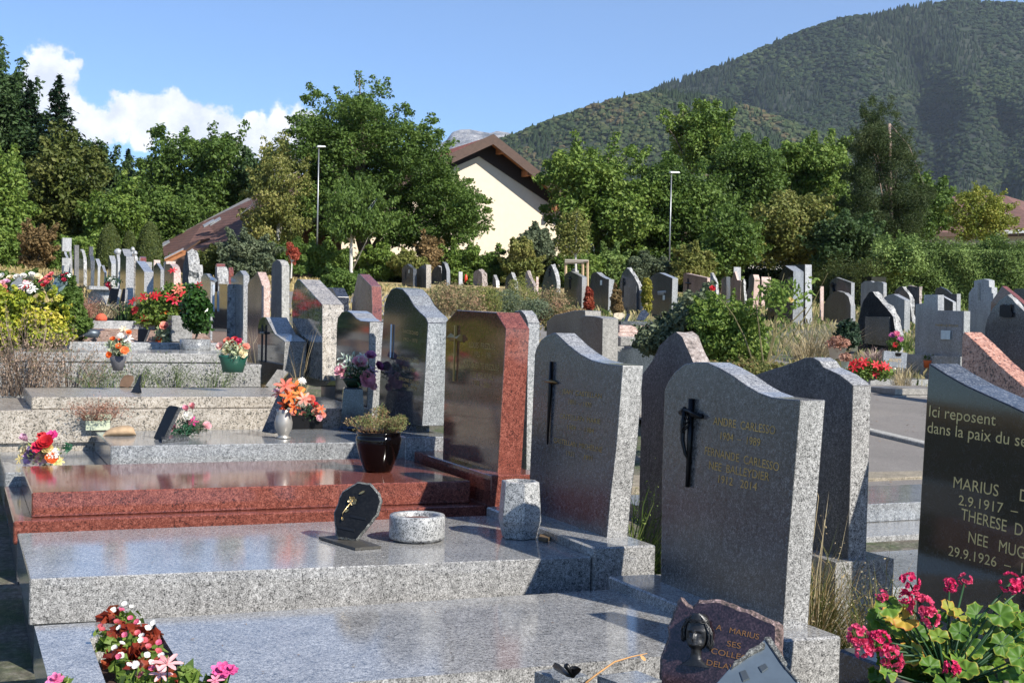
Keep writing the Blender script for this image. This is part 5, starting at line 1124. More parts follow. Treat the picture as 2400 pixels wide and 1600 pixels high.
v=onslab(977,1264,z2); vs=thing('planter',v,'low round speckled granite planter between black plaque and hexagonal vase','planter'); m=MB(); r=66*depth(v)/F*.99
m.lathe(v,[(r*.86,0),(r*.88,.008),(r*.97,.009),(r,.02),(r,.115),(r*.97,.125),(r*.74,.125),(r*.72,.118),(r*.70,.06)],48); o=m.build('body',WG_,vs,True)
m=MB(); m.lathe((v[0],v[1],v[2]+.098),[(r*.71,0),(r*.7,.004)],24); m.build('soil',plain('brown_dry_soil',(.14,.065,.055),.9,0,.4,1,40),vs)
# plane helper for little plaques
def pint(px,P0,n):
    r=ray(*px); P0=np.array(P0);n=np.array(n); return CAM+r*(np.dot(P0-CAM,n)/np.dot(r,n))
def plaque_mesh(name,px,P0,n,th,mats,parent,rough=0,seed=0):
    n=np.array(n,float); n/=np.linalg.norm(n); P=[Vector(pint(q,P0,n)) for q in px]
    if rough:
        Q=[]
        for i,p in enumerate(P):
            q=P[(i+1)%len(P)]; k=max(1,int((q-p).length/.015))
            for j in range(k):
                v=p.lerp(q,j/k); nv=noise.noise_vector(v*35+Vector((seed,0,0))); nv=nv-Vector(n)*nv.dot(Vector(n)); Q.append(v+nv*rough)
        P=Q
    k=len(P); N_=Vector(n); cen=sum(P,Vector())/k; V=list(P)
    if rough:
        V=[p+(cen-p)*.07 for p in P]+[p-N_*th*.35 for p in P]+[p-N_*th for p in P]; L_=3
    else: V=P+[p-N_*th for p in P]; L_=2
    Fc=[tuple(range(k)),tuple(range((L_-1)*k,L_*k))[::-1]]; MI=[0,1]
    for l in range(L_-1):
        for i in range(k): Fc.append((l*k+i,(l+1)*k+i,(l+1)*k+(i+1)%k,l*k+(i+1)%k)); MI.append(1)
    m=MB(); m.V=[tuple(v) for v in V]; m.F=Fc; m.MI=MI; m.T=[.5]*len(V); o=m.build(name,list(mats),parent)
    bm=bmesh.new(); bm.from_mesh(o.data); bmesh.ops.recalc_face_normals(bm,faces=bm.faces); bmesh.ops.triangulate(bm,faces=[f for f in bm.faces if len(f.verts)>4]); bm.to_mesh(o.data); bm.free()
    if not rough: bevel(o,.002,1)
    return o
def text_plane(parent,body,a,b,height,mat,P0,n,off=.0015):
    n=np.array(n,float); n/=np.linalg.norm(n); A=Vector(pint(a,P0,n)); B=Vector(pint(b,P0,n))
    cu=bpy.data.curves.new('t','FONT'); cu.body=body; cu.size=1.; t=bpy.data.objects.new('t',cu); COL.link(t); bpy.context.view_layer.update()
    me=bpy.data.meshes.new_from_object(t.evaluated_get(bpy.context.evaluated_depsgraph_get())); COL.unlink(t); bpy.data.objects.remove(t)
    co=np.empty(len(me.vertices)*3,np.float32); me.vertices.foreach_get('co',co); co=co.reshape(-1,3); wd=np.ptp(co[:,0]); ux=(B-A); ln=ux.length; ux.normalize()
    up=Vector(n).cross(ux).normalized(); up=up if up.z>0 else -up
    W=np.array(A)[None]+((co[:,0]-co[:,0].min())/wd*ln)[:,None]*np.array(ux)+(co[:,1]*height/.7)[:,None]*np.array(up)+n*off-np.array(wl(parent))
    me.vertices.foreach_set('co',W.astype(np.float32).ravel()); me.materials.clear(); me.materials.append(mat); me.name='inscription'; o=bpy.data.objects.new('inscription',me); COL.link(o); o.parent=parent
b=onslab(822,1272,z2); pq=thing('plaque',b,'black rough-edged oval memorial plaque with bronze rose on grey slab','memorial plaque')
n1=(-.45,-.84,.30); P1=b+np.array([0,0,.02]); BLK=granite('black_polished_plaque',(.003,.003,.003),(.006,.006,.006),(.012,.012,.012),60,.3); BLK.node_tree.nodes['Principled BSDF'].inputs['Specular IOR Level'].default_value=.25; BLKR=granite('black_rough_edge',(.02,.02,.02),(.10,.105,.10),(.35,.36,.34),120,.5,bumpy=.5)
zz=lambda a,b:(600+a/2.94,1100+b/2.94)
plaque_mesh('plate',[zz(*q) for q in ((545,450),(532,300),(590,150),(700,80),(790,90),(850,160),(868,215),(835,310),(690,495),(560,470))],P1,n1,.028,(BLK,BLKR),pq,.004,3)
m=MB(); bb=[onslab(*zz(*q),z2) for q in ((432,478),(683,555),(862,542),(620,462))]; m.add([tuple(q) for q in bb]+[(q[0],q[1],q[2]+.012) for q in bb],[(3,2,1,0),(4,5,6,7),(0,1,5,4),(1,2,6,5),(2,3,7,6),(3,0,4,7)]); m.build('base',plain('dark_stone_base',(.05,.047,.04),.5,0,.4,.3,60),pq)
n1u=np.array(n1)/np.linalg.norm(n1); rs=random.Random(8)
bz=plain('gilt_bronze',(.42,.32,.16),.3,.9,.3)
c=Vector(pint(zz(668,215),P1,n1u)+n1u*.012); m=MB()
for k in range(9):
    a=k*2.4; o=Vector((.6*math.cos(a),-.3*math.cos(a),math.sin(a))); petal(m,c,o,Vector(n1u),.022 if k<6 else .012,.015,.3,.5)
m.tube([c,pint(zz(600,300),P1,n1u)+n1u*.008,pint(zz(590,345),P1,n1u)+n1u*.008],.003,5)
for q in (((710,170),(745,155)),((615,295),(635,280)),((600,330),(600,345))): 
    A=Vector(pint(zz(*q[0]),P1,n1u)+n1u*.008); B=Vector(pint(zz(*q[1]),P1,n1u)+n1u*.01); petal(m,A,(B-A),Vector(n1u),(B-A).length+.006,.011,.2,.5)
m.build('rose_relief',bz,pq,True)
for q,t in ((((645,318),(760,342)),'AMITIE'),(((562,395),(680,420)),'REGRETS')):
    a,b_=q; plaque_mesh('name_plate',[zz(a[0],a[1]-12),zz(b_[0],b_[1]-12),zz(b_[0],b_[1]+10),zz(a[0],a[1]+10)],P1+n1u*.004,n1u,.003,(plain('blackened_plate',(.03,.03,.03),.3,.8),)*2,pq)
p=onslab(1295,1262,z2); pl_=thing('plate',p,'flat bronze-brown stone tile lying behind the hexagonal vase','tile'); m=MB(); q=[onslab(*zz(*k),z2) for k in ((1945,485),(2000,500),(2130,420),(2010,395))]; m.add([tuple(k) for k in q]+[(k[0],k[1],k[2]+.014) for k in q],[(3,2,1,0),(4,5,6,7),(0,1,5,4),(1,2,6,5),(2,3,7,6),(3,0,4,7)]); m.build('tile',plain('bronze_stone',(.13,.09,.05),.5),pl_)
BGL=plain('black_glaze',(.003,.002,.002),.06,0,.1); BGL.node_tree.nodes['Principled BSDF'].inputs['Specular IOR Level'].default_value=.3
# ---------- tomb 3: glazed pot
z3_=.717; v=onslab(886,1104,z3_); D=depth(v); s=D/F; pot=thing('plant_pot',v,'glossy black glazed pot holding a half-dried heather on the red slab','plant pot')
m=MB(); R=54*s; m.lathe(v,[(R*.55,0),(R*.62,.012),(R*.8,.08),(R*.97,.17),(R,.20),(R*.97,.215),(R*.93,.222),(R*.97,.235),(R*.96,.245),(R*.88,.245),(R*.85,.235),(R*.84,.18)],40); m.build('pot',BGL,pot,True)
m=MB(); m.lathe((v[0],v[1],v[2]+.20),[(R*.85,0),(R*.84,.01)],20); m.build('soil',plain('potting_soil',(.03,.02,.015),.95),pot)
rs=random.Random(4); C=[];Rr=[]
m=MB()
for i in range(60):
    a=rs.uniform(0,6.28); rr=rs.uniform(.02,.20); h=rs.uniform(.02,.13)*(1.15-rr*3); c=Vector(v)+Vector((rr*math.cos(a),rr*math.sin(a),.25+max(.0,h))); C.append(c); Rr.append(rs.uniform(.012,.028))
    m.tube([Vector(v)+Vector((rr*.3*math.cos(a),rr*.3*math.sin(a),.2)),Vector(v)+Vector((rr*.7*math.cos(a),rr*.7*math.sin(a),.25)),c+Vector((rs.uniform(-.02,.02),rs.uniform(-.02,.02),.02))],[.003,.002,.001],4,0,rs.random())
HEA=leafmat('dried_heather',[(.08,.13,.03),(.20,.21,.08),(.38,.22,.14)],.7,.2); m.build('stems',plain('dry_twigs',(.22,.12,.06),.9),pot)
V,T=puffs_leaves(np.array(C),np.array(Rr)*1.5,60,.012,.5); leafobj('foliage',V,T,HEA,pot)
# ---------- tomb 4
z4=.812
v=onslab(280,1020,z4); st=thing('stone',v,'smooth tan potato-shaped river stone on grey slab','stone'); D=depth(v); s=D/F
m=MB(); n_=24; V=[];Fc=[]
for i in range(13):
    t=i/12; x=-40+80*t; r=math.sqrt(max(0,1-(2*t-1)**2))**.8*(10+7*t)+.3
    for k in range(n_): a=2*math.pi*k/n_; q=1+.05*noise.noise(Vector((t*6,math.cos(a)*2,math.sin(a)*2))); V.append((v[0]+x*s*.95,v[1]+math.cos(a)*r*s*1.3*q,v[2]+r*s*.85+ math.sin(a)*r*s*q*.85-.005+.004*t))
for i in range(12):
    for k in range(n_): Fc.append((i*n_+k,i*n_+(k+1)%n_,(i+1)*n_+(k+1)%n_,(i+1)*n_+k))
Fc+= [tuple(range(n_)),tuple(12*n_+k for k in range(n_))[::-1]]; m.add(V,Fc); m.build('stone_body',plain('tan_sandstone',(.36,.25,.15),.75,0,.25,.25,22),st,True)
def leaning(label,px,basept,n,th,mats,rough=0,extra=None,name='plaque',group=None,foot=None):
    ro=thing(name,basept,label,'memorial plaque',group); plaque_mesh('plate',px,basept,n,th,mats,ro,rough,len(label))
    if foot:
        m=MB(); 
        x0,y0,x1,y1,h=foot; z=basept[2]; m.box((x0,y0,z),(x1,y1,z+h)); m.build('foot',mats[1],ro)
    return ro
za=lambda a,b:(a/3.92,800+b/3.92)
b=onslab(390,1032,z4)
ro=leaning('black granite book-shaped plaque with gilt line drawing leaning on grey slab',[za(1410,885),(za(1530,610)),za(1555,588),za(1600,590),za(1640,600),za(1500,895),za(1440,912)],b,(-.85,-.45,.35),.03,(BLK,G['dgrey']))
m=MB(); q=[onslab(*za(*k),z4) for k in ((1475,895),(1490,930),(1735,905),(1700,880))]; m.add([tuple(k) for k in q]+[(k[0],k[1],k[2]+.022) for k in q],[(3,2,1,0),(4,5,6,7),(0,1,5,4),(1,2,6,5),(2,3,7,6),(3,0,4,7)]); m.build('foot',G['dgrey'],ro)
b=onslab(440,1022,z4)
bouquet('artificial bouquet of pink tulips, magenta lilies and pale roses beside the black book plaque',b,[(438,962,9,'tulip',(.75,.3,.38)),(452,958,9,'tulip',(.8,.33,.35)),(441,977,11,'rose',WHT),(450,988,11,'lily',MAG),(439,1003,11,'lily',(.8,.2,.5)),(407,1002,11,'rose',PALE),(484,998,10,'rose',PALE),(422,963,9,'rose',WHT)],
 [(442,1000,34,260,FOL,.035,.2),(470,1000,22,120,GREYG,.03,.2),(412,1012,20,90,FOL,.035,.2)],seed=1)
b=onslab(628,1018,z4); leaning('tall thin dark glass plaque on stand behind the grey vase',[(613,1011),(650,925),(662,923),(664,1010),(640,1015)],b,(-.75,-.55,.35),.012,(G['navy'],BLACKM))
v=onslab(664,1026,z4); vs=thing('vase',v,'grey metal urn vase with orange and pink artificial lilies','vase'); s=depth(v)/F; m=MB(); m.lathe(v,[(17*s,0),(18*s,.006),(11*s,.015),(13*s,.025),(20*s,.07),(21*s,.11),(18*s,.15),(15.5*s,.175),(18*s,.2),(17*s,.2),(14*s,.19)],30); m.build('body',plain('pewter_grey',(.36,.34,.31),.4,.5),vs,True)
bouquet('',v+np.array([0,0,.19]),[(668,905,17,'lily',CORAL),(690,910,18,'lily',ORG),(702,925,15,'lily',(.85,.3,.06)),(655,922,14,'lily',SALM),(678,930,15,'lily',ORG),(667,948,13,'lily',(.8,.1,.03)),(688,952,12,'lily',ORG),(712,935,13,'lily',SALM),(648,915,8,'lily',PALE),(708,893,9,'daisy',WHT)],[(690,925,24,40,FOL,.05,.3)],parent=vs,seed=5)
v=onslab(712,1003,z4); vs=thing('planter',v,'black planter of red and salmon artificial roses right of the urn vase','planter','flower arrangements'); m=MB(); m.box((v[0]-.12,v[1]-.06,v[2]),(v[0]+.13,v[1]+.07,v[2]+.10)); m.build('trough',BLACKM,vs)
bouquet('',v+np.array([0,0,.08]),[(690,967,9,'rose',SALM),(711,972,9,'rose',SALM),(738,966,9,'rose',SALM),(748,980,7,'rose',PALE),(728,938,11,'rose',CORAL),(737,950,9,'rose',REDF),(752,958,8,'lily',(.8,.15,.05)),(757,972,7,'rose',SALM)],[(722,965,36,160,FOLD,.03,.4)],parent=vs,seed=6)
v=onslab(825,1002,z4); vs=thing('vase',v,'tapering dark granite pedestal vase with a bouquet of pink roses','vase','flower arrangements'); s=depth(v)/F; m=MB(); hexlathe(v,[(47*s,0),(40*s,.02),(31*s,.30),(27*s,.31)],4,.55); m.build('pedestal',G['navy'],vs)
m=MB(); m.lathe((v[0],v[1],v[2]+.31),[(13*s,0),(20*s,.04),(27*s,.07),(25*s,.07)],20); m.build('bowl',FOLD,vs,True)
bouquet('',v+np.array([0,0,.36]),[(842,852,17,'rose',(.78,.38,.45)),(860,890,18,'rose',(.72,.3,.38)),(800,868,15,'rose',(.75,.36,.42)),(868,835,12,'rose',(.5,.18,.35)),(888,860,12,'rose',(.35,.08,.22)),(806,880,8,'rose',PALE),(824,884,6,'rose',(.8,.35,.42)),(815,850,9,'rose',WHT),(875,905,9,'rose',PALE),(850,838,10,'lily',WHT),(872,870,10,'lily',(.6,.4,.55))],[(838,875,42,170,FOLD,.05,.3),(830,850,40,60,leafmat('pale_leaves',[(.3,.4,.3),(.5,.6,.5),(.7,.75,.68)]),.05,.3),(838,895,15,14,FOL,.08,.35)],parent=vs,seed=7)
# on the plinth, left
zp=z4-.139; b=onslab(105,1085,zp)
bouquet('low artificial bouquet in red, lilac, orange and yellow lying on plinth corner',b,[(64,1033,12,'tulip',(.6,.35,.45)),(107,1038,17,'rose',REDF),(90,1048,15,'frilly',(.7,.03,.1)),(122,1022,13,'frilly',MAG),(76,1068,23,'frilly',LILAC),(100,1070,18,'frilly',PALE),(98,1022,11,'frilly',REDF),(58,1058,12,'rose',CREAMF),(112,1052,12,'rose',YEL),(125,1062,13,'daisy',WHT),(122,1073,13,'rose',ORG),(140,1080,9,'lily',YEL),(52,1050,9,'rose',CREAMF),(47,1075,9,'lily',YEL),(130,1085,9,'lily',(.7,.75,.3))],
 [(100,1060,46,120,leafmat('lime_leaves',[(.15,.22,.05),(.4,.45,.15),(.6,.6,.3)]),.03,.4),(145,1040,22,120,leafmat('dry_white_filler',[(.3,.25,.2),(.55,.5,.42),(.75,.72,.65)]),.014,.5),(158,1048,12,10,FOL,.07,.3)],seed=9)
zt=.72; b=onz(228,1003,.70); b=ony(228,990,9.70); vs=thing('planter',(b[0],b[1],b[2]-.1),'pale green plastic trough of brown dried heather behind the tan stone','planter'); m=MB(); w_=27*depth(b)/F; m.box((b[0]-w_,b[1]-.05,b[2]-.05),(b[0]+w_,b[1]+.06,b[2]+.055)); m.box((b[0]-w_*1.08,b[1]-.06,b[2]+.03),(b[0]+w_*1.08,b[1]+.07,b[2]+.062)); m.build('trough',plain('sage_plastic',(.42,.46,.33),.5,0,.05),vs)
def dryplant(parent,c,r,h,n,mat,name='dry_stems',w=.0022,lean=.9,seed=0,leafn=0,lmat=None,ls=.012):
    r_=random.Random(seed); m=MB(); c=Vector(c); P=[]
    for i in range(n):
        a=r_.uniform(0,6.283); q=r_.random()**.5*r; hh=h*r_.uniform(.35,1.1)*(1-.35*(q/r)**2); b0=c+Vector((math.cos(a)*q*.45,math.sin(a)*q*.45,0)); a2=a+r_.gauss(0,.7)
        dx,dy=math.cos(a2),math.sin(a2); out=q*lean*.75+abs(r_.gauss(0,.16))*hh; curl=r_.uniform(.0,.35)*hh; wv=r_.uniform(-.05,.05)*hh
        pts=[b0+Vector((dx*out*f**1.8-dy*wv*math.sin(f*6),dy*out*f**1.8+dx*wv*math.sin(f*6),hh*f-curl*f**4)) for f in (0,.25,.5,.75,1)]
        s=Vector((math.sin(a+1),math.cos(a+1),0))*w*r_.uniform(.6,1.3); V=[]
        for k_,p_ in enumerate(pts[:-1]): V+=[p_-s*(1-.18*k_),p_+s*(1-.18*k_)]
        V.append(pts[-1]); m.add(V,[(0,1,3,2),(2,3,5,4),(4,5,7,6),(6,7,8)],0,r_.random())
        if r_.random()<.35:
            e=pts[3]; f_=e+Vector((r_.uniform(-1,1),r_.uniform(-1,1),.9))*hh*.16; m.add([e-s*.5,e+s*.5,f_],[(0,1,2)],0,r_.random())
        for k in range(leafn): 
            f=.3+.7*(k+r_.random())/max(1,leafn); k0=min(3,int(f*4)); P.append(tuple(pts[k0].lerp(pts[k0+1],f*4-k0 if f<1 else 1)))
    m.build(name,mat,parent,False,True)
    if P and lmat:
        P=np.array(P)+rng.normal(size=(len(P),3))*.012; V,T=leaf_cloud(P,unit(len(P)),ls*(.6+.8*rng.random(len(P))),.5,rng.random(len(P))); leafobj('leaves',V,T,lmat,parent)
STRAW=leafmat('straw_stems',[(.20,.15,.08),(.38,.30,.17),(.55,.47,.31)],.8,.2); RUSTY=leafmat('rusty_stems',[(.16,.07,.04),(.33,.16,.11),(.5,.32,.24)],.8,.2); GRST=leafmat('green_grass_blades',[(.04,.08,.015),(.10,.17,.035),(.26,.30,.09)],.6,.3)
dryplant(vs,(b[0],b[1],b[2]+.02),.24,.19,260,RUSTY,leafn=4,lmat=RUSTY,ls=.014)
# ---------- tomb 5
z5_=1.047; b=onslab(300,908,z5_)
leaning('rounded brown polished pebble plaque on the cream slab',[za(1097,412),za(1105,360),za(1140,310),za(1180,303),za(1225,318),za(1228,350),za(1200,410),za(1170,422)],b,(-.5,-.8,.35),.03,(plain('brown_polish',(.16,.10,.06),.15,0,.3),G['brown']))
b=onslab(318,920,z5_); leaning('small black easel plaque seen edge-on upon the cream slab',[za(1195,475),za(1250,380),za(1280,310),za(1292,312),za(1278,400),za(1292,470)],b,(-.9,-.3,.3),.012,(BLK,BLK))
b=onslab(640,905,z5_); leaning('pale open-book plaque leaning against the small cross headstone',[(622,903),(650,865),(668,868),(676,872),(640,912)],b,(-.3,-.8,.5),.03,(G['brown'],plain('old_brass_edge',(.35,.3,.16),.5,.3)))
# ---------- tomb 6
b=onslab(276,868,1.2); vs=thing('plant_pot',b,'grey plastic pot with orange roses and white lilies on the pale grey tomb','plant pot','flower arrangements'); s=depth(b)/F; m=MB(); m.lathe(b,[(11*s,0),(16*s,.06),(20*s,.115),(17*s,.115)],16); m.build('pot',plain('dark_grey_plastic',(.09,.09,.10),.5),vs,True)
bouquet('',b+np.array([0,0,.1]),[(283,787,8,'daisy',WHT),(302,780,6,'rose',ORG),(265,795,6,'rose',ORG),(280,800,7,'rose',(.8,.12,.03)),(278,812,7,'rose',ORG),(292,822,9,'rose',(.8,.25,.08)),(256,832,7,'rose',ORG),(262,810,8,'daisy',WHT),(270,825,7,'daisy',WHT),(300,795,9,'lily',WHT),(290,772,8,'lily',CREAMF)],[(278,812,30,150,leafmat('cream_green_leaves',[(.2,.28,.12),(.45,.5,.3),(.68,.68,.5)]),.06,.25),(275,838,14,60,GRN2,.03,.4)],parent=vs,seed=11)
b=onslab(546,872,1.2); vs=thing('planter',b,'dark green plastic planter with red and cream artificial roses','planter','flower arrangements'); s=depth(b)/F; m=MB(); m.lathe(b,[(24*s,0),(31*s,.10),(34*s,.12),(34.5*s,.125),(34.5*s,.135),(30*s,.135)],24,sq=(1,.6)); m.build('trough',plain('dark_green_plastic',(.012,.08,.055),.4),vs,True)
bouquet('',b+np.array([0,0,.13]),[(552,815,12,'rose',(.7,.06,.06)),(532,822,10,'rose',CREAMF),(568,828,10,'rose',CREAMF),(517,812,9,'rose',(.78,.5,.45)),(533,800,9,'rose',CORAL),(550,798,9,'rose',REDF),(576,813,8,'rose',SALM),(540,805,8,'rose',CREAMF),(560,800,7,'rose',(.5,.03,.1))],[(546,820,38,180,leafmat('cream_green_leaves',[(.2,.28,.12),(.45,.5,.3),(.68,.68,.5)]),.045,.4)],parent=vs,seed=12)
# ---------- tomb 7 (kerbed grave with gravel) and its pots
t7=tomb('kerbed grave filled with pink gravel and pale concrete rim',14.5); x0,x1=.9,2.6
for nm,a,b_ in (('near_kerb',(x0-.1,13.9),(x1,14.2)),('far_kerb',(x0-.1,15.25),(x1,15.4)),('side_kerb',(x0-.1,14.2),(x0+.1,15.25))):
    m=MB(); 
    m.box((a[0],a[1],.8),(b_[0],b_[1],1.34 if nm!='far_kerb' else 1.55)); o=m.build(nm,G['white'],t7); bevel(o,.008,1)
m=MB(); m.add([(x0,14.2,1.3),(x1,14.2,1.3),(x1,15.25,1.46),(x0,15.25,1.46)],[(0,1,2,3)]); m.build('gravel',granite('pink_gravel',(.14,.08,.06),(.38,.24,.18),(.6,.48,.4),30,.9,bumpy=1.),t7)
def at7(px,py,z=1.34): return onz(px,py,z)
v=at7(457,822,1.30); v=ony(457,822,13.5); vs=thing('planter',v,'wide grey granite cylinder planter with a glossy dark-leaved laurel and red flower','planter'); s=depth(v)/F; m=MB(); m.lathe(v,[(35*s,0),(35.5*s,.02),(35.5*s,27*s),(31*s,27.5*s),(30*s,22*s)],30); m.build('body',G['blue'],vs,True)
C,R=poly_puffs([(430,690),(445,665),(480,668),(492,700),(500,745),(490,775),(440,780),(425,740)],depth(v),.2,.07,60); V,T=puffs_leaves(C,R,60,.055,.5); leafobj('foliage',V,T,leafmat('glossy_laurel',[(.010,.03,.008),(.03,.08,.015),(.10,.18,.05)],.25,.15),vs)
m=MB(); m.tube([v+np.array([0,0,.1]),atd(468,760,depth(v))],.012,5); m.build('stem',BARK,vs)
flower(atd(466,668,depth(v)),.035,(-.4,-.8,.3),'lily',REDF,vs,rs)
D7=14.8
def plantpot(label,potpx,rpx,hpx,D,col,puff,leafm,size,fl,seed=0,n=50,per=50,name='plant_pot'):
    b=atd(*potpx,D); s=D/F; vs=thing(name,b,label,'plant pot','potted plants'); m=MB(); m.lathe(b,[(rpx*.7*s,0),(rpx*s,hpx*s),(rpx*1.05*s,hpx*s),(rpx*.9*s,hpx*s)],18); m.build('pot',col,vs,True)
    C,R=poly_puffs(puff,D,.15,size*2,n); V,T=puffs_leaves(C,R,per,size,.5); leafobj('foliage',V,T,leafm,vs); bouquet('',b+np.array([0,0,hpx*s]),[(a_,b2,c2*1.25,k2,e2) for a_,b2,c2,k2,e2 in fl],parent=vs,seed=seed,D=D-.12); return vs
DKP=plain('black_plastic',(.02,.02,.022),.5); TER=plain('terracotta',(.45,.18,.09),.7)
plantpot('tall red mandevilla in dark pot in front of the left row of headstones',(380,800),20,45,14.9,DKP,[(300,715),(340,695),(400,660),(440,670),(450,700),(440,760),(400,770),(330,765),(300,745)],GRN2,.05,
 [(337,697,8,'lily',REDF),(350,695,7,'lily',CORAL),(368,695,8,'lily',REDF),(400,698,9,'lily',REDF),(410,705,8,'lily',(.8,.05,.1)),(420,675,8,'lily',CORAL),(428,690,7,'lily',REDF),(405,635,6,'lily',REDF),(430,722,8,'lily',REDF),(385,730,6,'lily',ORG),(340,747,7,'lily',REDF),(313,706,7,'lily',REDF),(318,728,8,'frilly',(.35,.03,.03)),(415,683,7,'lily',CORAL),(361,692,6,'lily',REDF)],seed=21,n=90)
plantpot('mixed pot of salmon roses and white filler in front of the mandevilla',(388,815),12,14,14.2,TER,[(365,800),(375,775),(395,760),(410,780),(405,800),(385,805)],leafmat('cream_green_leaves',[(.2,.28,.12),(.45,.5,.3),(.68,.68,.5)]),.05,[(385,765,8,'rose',SALM),(395,770,6,'rose',WHT),(373,797,6,'rose',ORG),(400,775,6,'lily',CREAMF),(417,765,8,'lily',WHT)],seed=22,n=25)
ro=thing('memorial_block',ony(425,790,14.3),'plain square grey granite block beside the laurel planter','block'); p=ony(425,790,14.3); m=MB(); m.box((p[0]-.12,14.2,p[2]-.05),(p[0]+.1,14.5,p[2]+.23)); o=m.build('block',G['grey'],ro); bevel(o,.006,1)
b=ony(340,808,14.25); leaning('black lectern-shaped plaque on the kerbed grave',[(322,805),(323,772),(330,770),(348,772),(334,807)],b,(-.8,-.5,.3),.03,(BLK,G['dgrey']))
# metal bird sculpture
p=ony(220,802,14.1); ro=thing('bird_sculpture',p,'dark metal sculpture of a long-tailed bird with spread wings standing on thin legs','sculpture'); s=depth(p)/F; m=MB()
bd=lambda a,b,dy=0:np.array(ony(a,b,14.1+dy))
m.tube([bd(172,793),bd(195,784),bd(212,781),bd(228,782),bd(236,780)],[.005,.02,.05,.045,.008],8); m.build('body',plain('weathered_metal',(.10,.12,.14),.45,.7),ro,True)
m=MB(); m.add([bd(214,778),bd(228,778),bd(248,772,.25),bd(236,770,.45)],[(0,1,2,3)]); m.add([bd(208,782),bd(222,784),bd(190,788,-.2),bd(176,793,-.3)],[(0,1,2,3)]); m.build('wings',plain('weathered_metal',(.10,.12,.14),.45,.7),ro)
m=MB(); m.tube([bd(218,785),bd(219,802)],.006,4); m.tube([bd(221,785),bd(225,805)],.006,4); m.build('legs',BLACKM,ro)
# ---------- plants and planters of the left part
def bush(label,poly,D,rp,n,per,size,mat,name='plant',cat='plant',thick=.25,group=None,stems=8,smat=None,ws=1.,spk=True,**k):
    C,R=poly_puffs(poly,D,thick,rp,int(n*1.25)); nf=np.array([noise.noise(Vector(c)/(rp*2.4)+Vector((len(label),0,0))) for c in C]); kp=nf>-.18; C,R,ct_=(spikes(poly,D,thick,rp*.7,C[kp],R[kp],np.clip(.45+nf[kp]*.7,.05,.95)) if spk else (C[kp],R[kp],np.clip(.45+nf[kp]*.7,.05,.95))); k.setdefault('ctint',ct_); cx=sum(p[0] for p in poly)/len(poly); by=max(p[1] for p in poly); b=atd(cx,by,D)
    ro=thing(name,b,label,cat,group); V,T=puffs_leaves(C,R,per,size,**k); leafobj('foliage',V,T,mat,ro)
    if stems:
        m=MB(); r_=random.Random(n+7)
        for i in range(stems):
            c=Vector(C[r_.randrange(len(C))]); b0=Vector(b)+Vector((r_.uniform(-.1,.1),r_.uniform(-.1,.1),-.05)); m.tube([b0,b0.lerp(c,.5)+Vector((r_.uniform(-.05,.05),0,.05)),c],[.009*ws,.006*ws,.003*ws],4)
        m.build('stems',smat or BARK,ro)
    return ro
YG=leafmat('golden_variegated_leaves',[(.03,.09,.012),(.30,.34,.03),(.68,.56,.10)],.5,.25)
bush('golden variegated evergreen shrub filling the left edge',[(-40,690),(0,680),(40,690),(70,705),(120,690),(150,710),(160,760),(165,800),(110,830),(0,830),(-40,830)],13.2,.10,120,90,.045,YG,'shrub','shrub',.35,asp=.6)
bush('dark green periwinkle-like plant right of the golden shrub',[(150,690),(170,660),(185,680),(190,730),(210,760),(180,800),(160,810),(150,750)],13.6,.08,60,90,.04,GRN,'shrub','shrub',.25)
def twiggy(label,c,r,h,n,seed,mat,lm,leafn=3,ls=.02,name='dry_shrub',cat='shrub',w=.003,group=None,lean=.9):
    ro=thing(name,c,label,cat,group); dryplant(ro,c,r,h,n,mat,'stems',w,lean,seed,leafn,lm,ls); return ro
DRYL=leafmat('dry_pinkish_leaves',[(.10,.09,.04),(.30,.20,.14),(.46,.34,.26)],.8,.2)
twiggy('half-dead twiggy shrub with tiny brown leaves at the left edge',onz(50,925,.95),.60,.92,230,3,leafmat('twigs',[(.10,.07,.05),(.2,.14,.10),(.33,.26,.2)],.9,0),DRYL,10,.022,w=.0035,lean=.8)
twiggy('second dried twiggy shrub leaning over the cream slab corner',onz(165,905,1.0),.5,.62,110,5,leafmat('twigs',[(.10,.07,.05),(.2,.14,.10),(.33,.26,.2)],.9,0),DRYL,9,.018,w=.003,lean=1.)
for i,(a,b_,l) in enumerate(((250,905,'short'),(330,900,'sparse'),(420,900,'low'),(520,900,'thin'),(560,895,'dark-stemmed'))):
    twiggy(l+' wild weed tuft with green seedheads along the cream slab, '+('far left one','left middle one','middle one','right middle one','far right one')[i],onz(a,b_,1.04)+np.array([0,.35,-.05]),.34,.36,60,10+i,GRST,GREYG,9,.018,'weed','weed',.002,'wild weeds behind the cream slab')
twiggy('pale pink dried heather clump in a dark tub behind the golden shrub',ony(195,745,15.2),.2,.3,200,30,RUSTY,RUSTY,5,.02,'heather','plant')
twiggy('straw-coloured dried grass spray beside the pink heather',ony(235,745,15.4),.35,.3,150,31,STRAW,STRAW,2,.02,'dry_grass','grass tuft')
ro=thing('flower_cushion',ony(237,752,15.),'round orange-red knitted-looking flower cushion on kerb','plant'); m=MB(); p=ony(237,752,15.); s=depth(p)/F; m.lathe(p,[(13*s,0),(14*s,.03),(11*s,.06),(4*s,.085)],14); m.build('cushion',plain('orange_red_moss',(.55,.10,.05),.9,0,.3,1.,60),ro,True)
twiggy('dark green iris leaves behind the kerb',ony(290,752,15.6),.25,.35,60,32,leafmat('iris_leaves',[(.015,.04,.012),(.04,.08,.03),(.08,.14,.06)]),None,0,.02,'iris_clump','plant',.012)
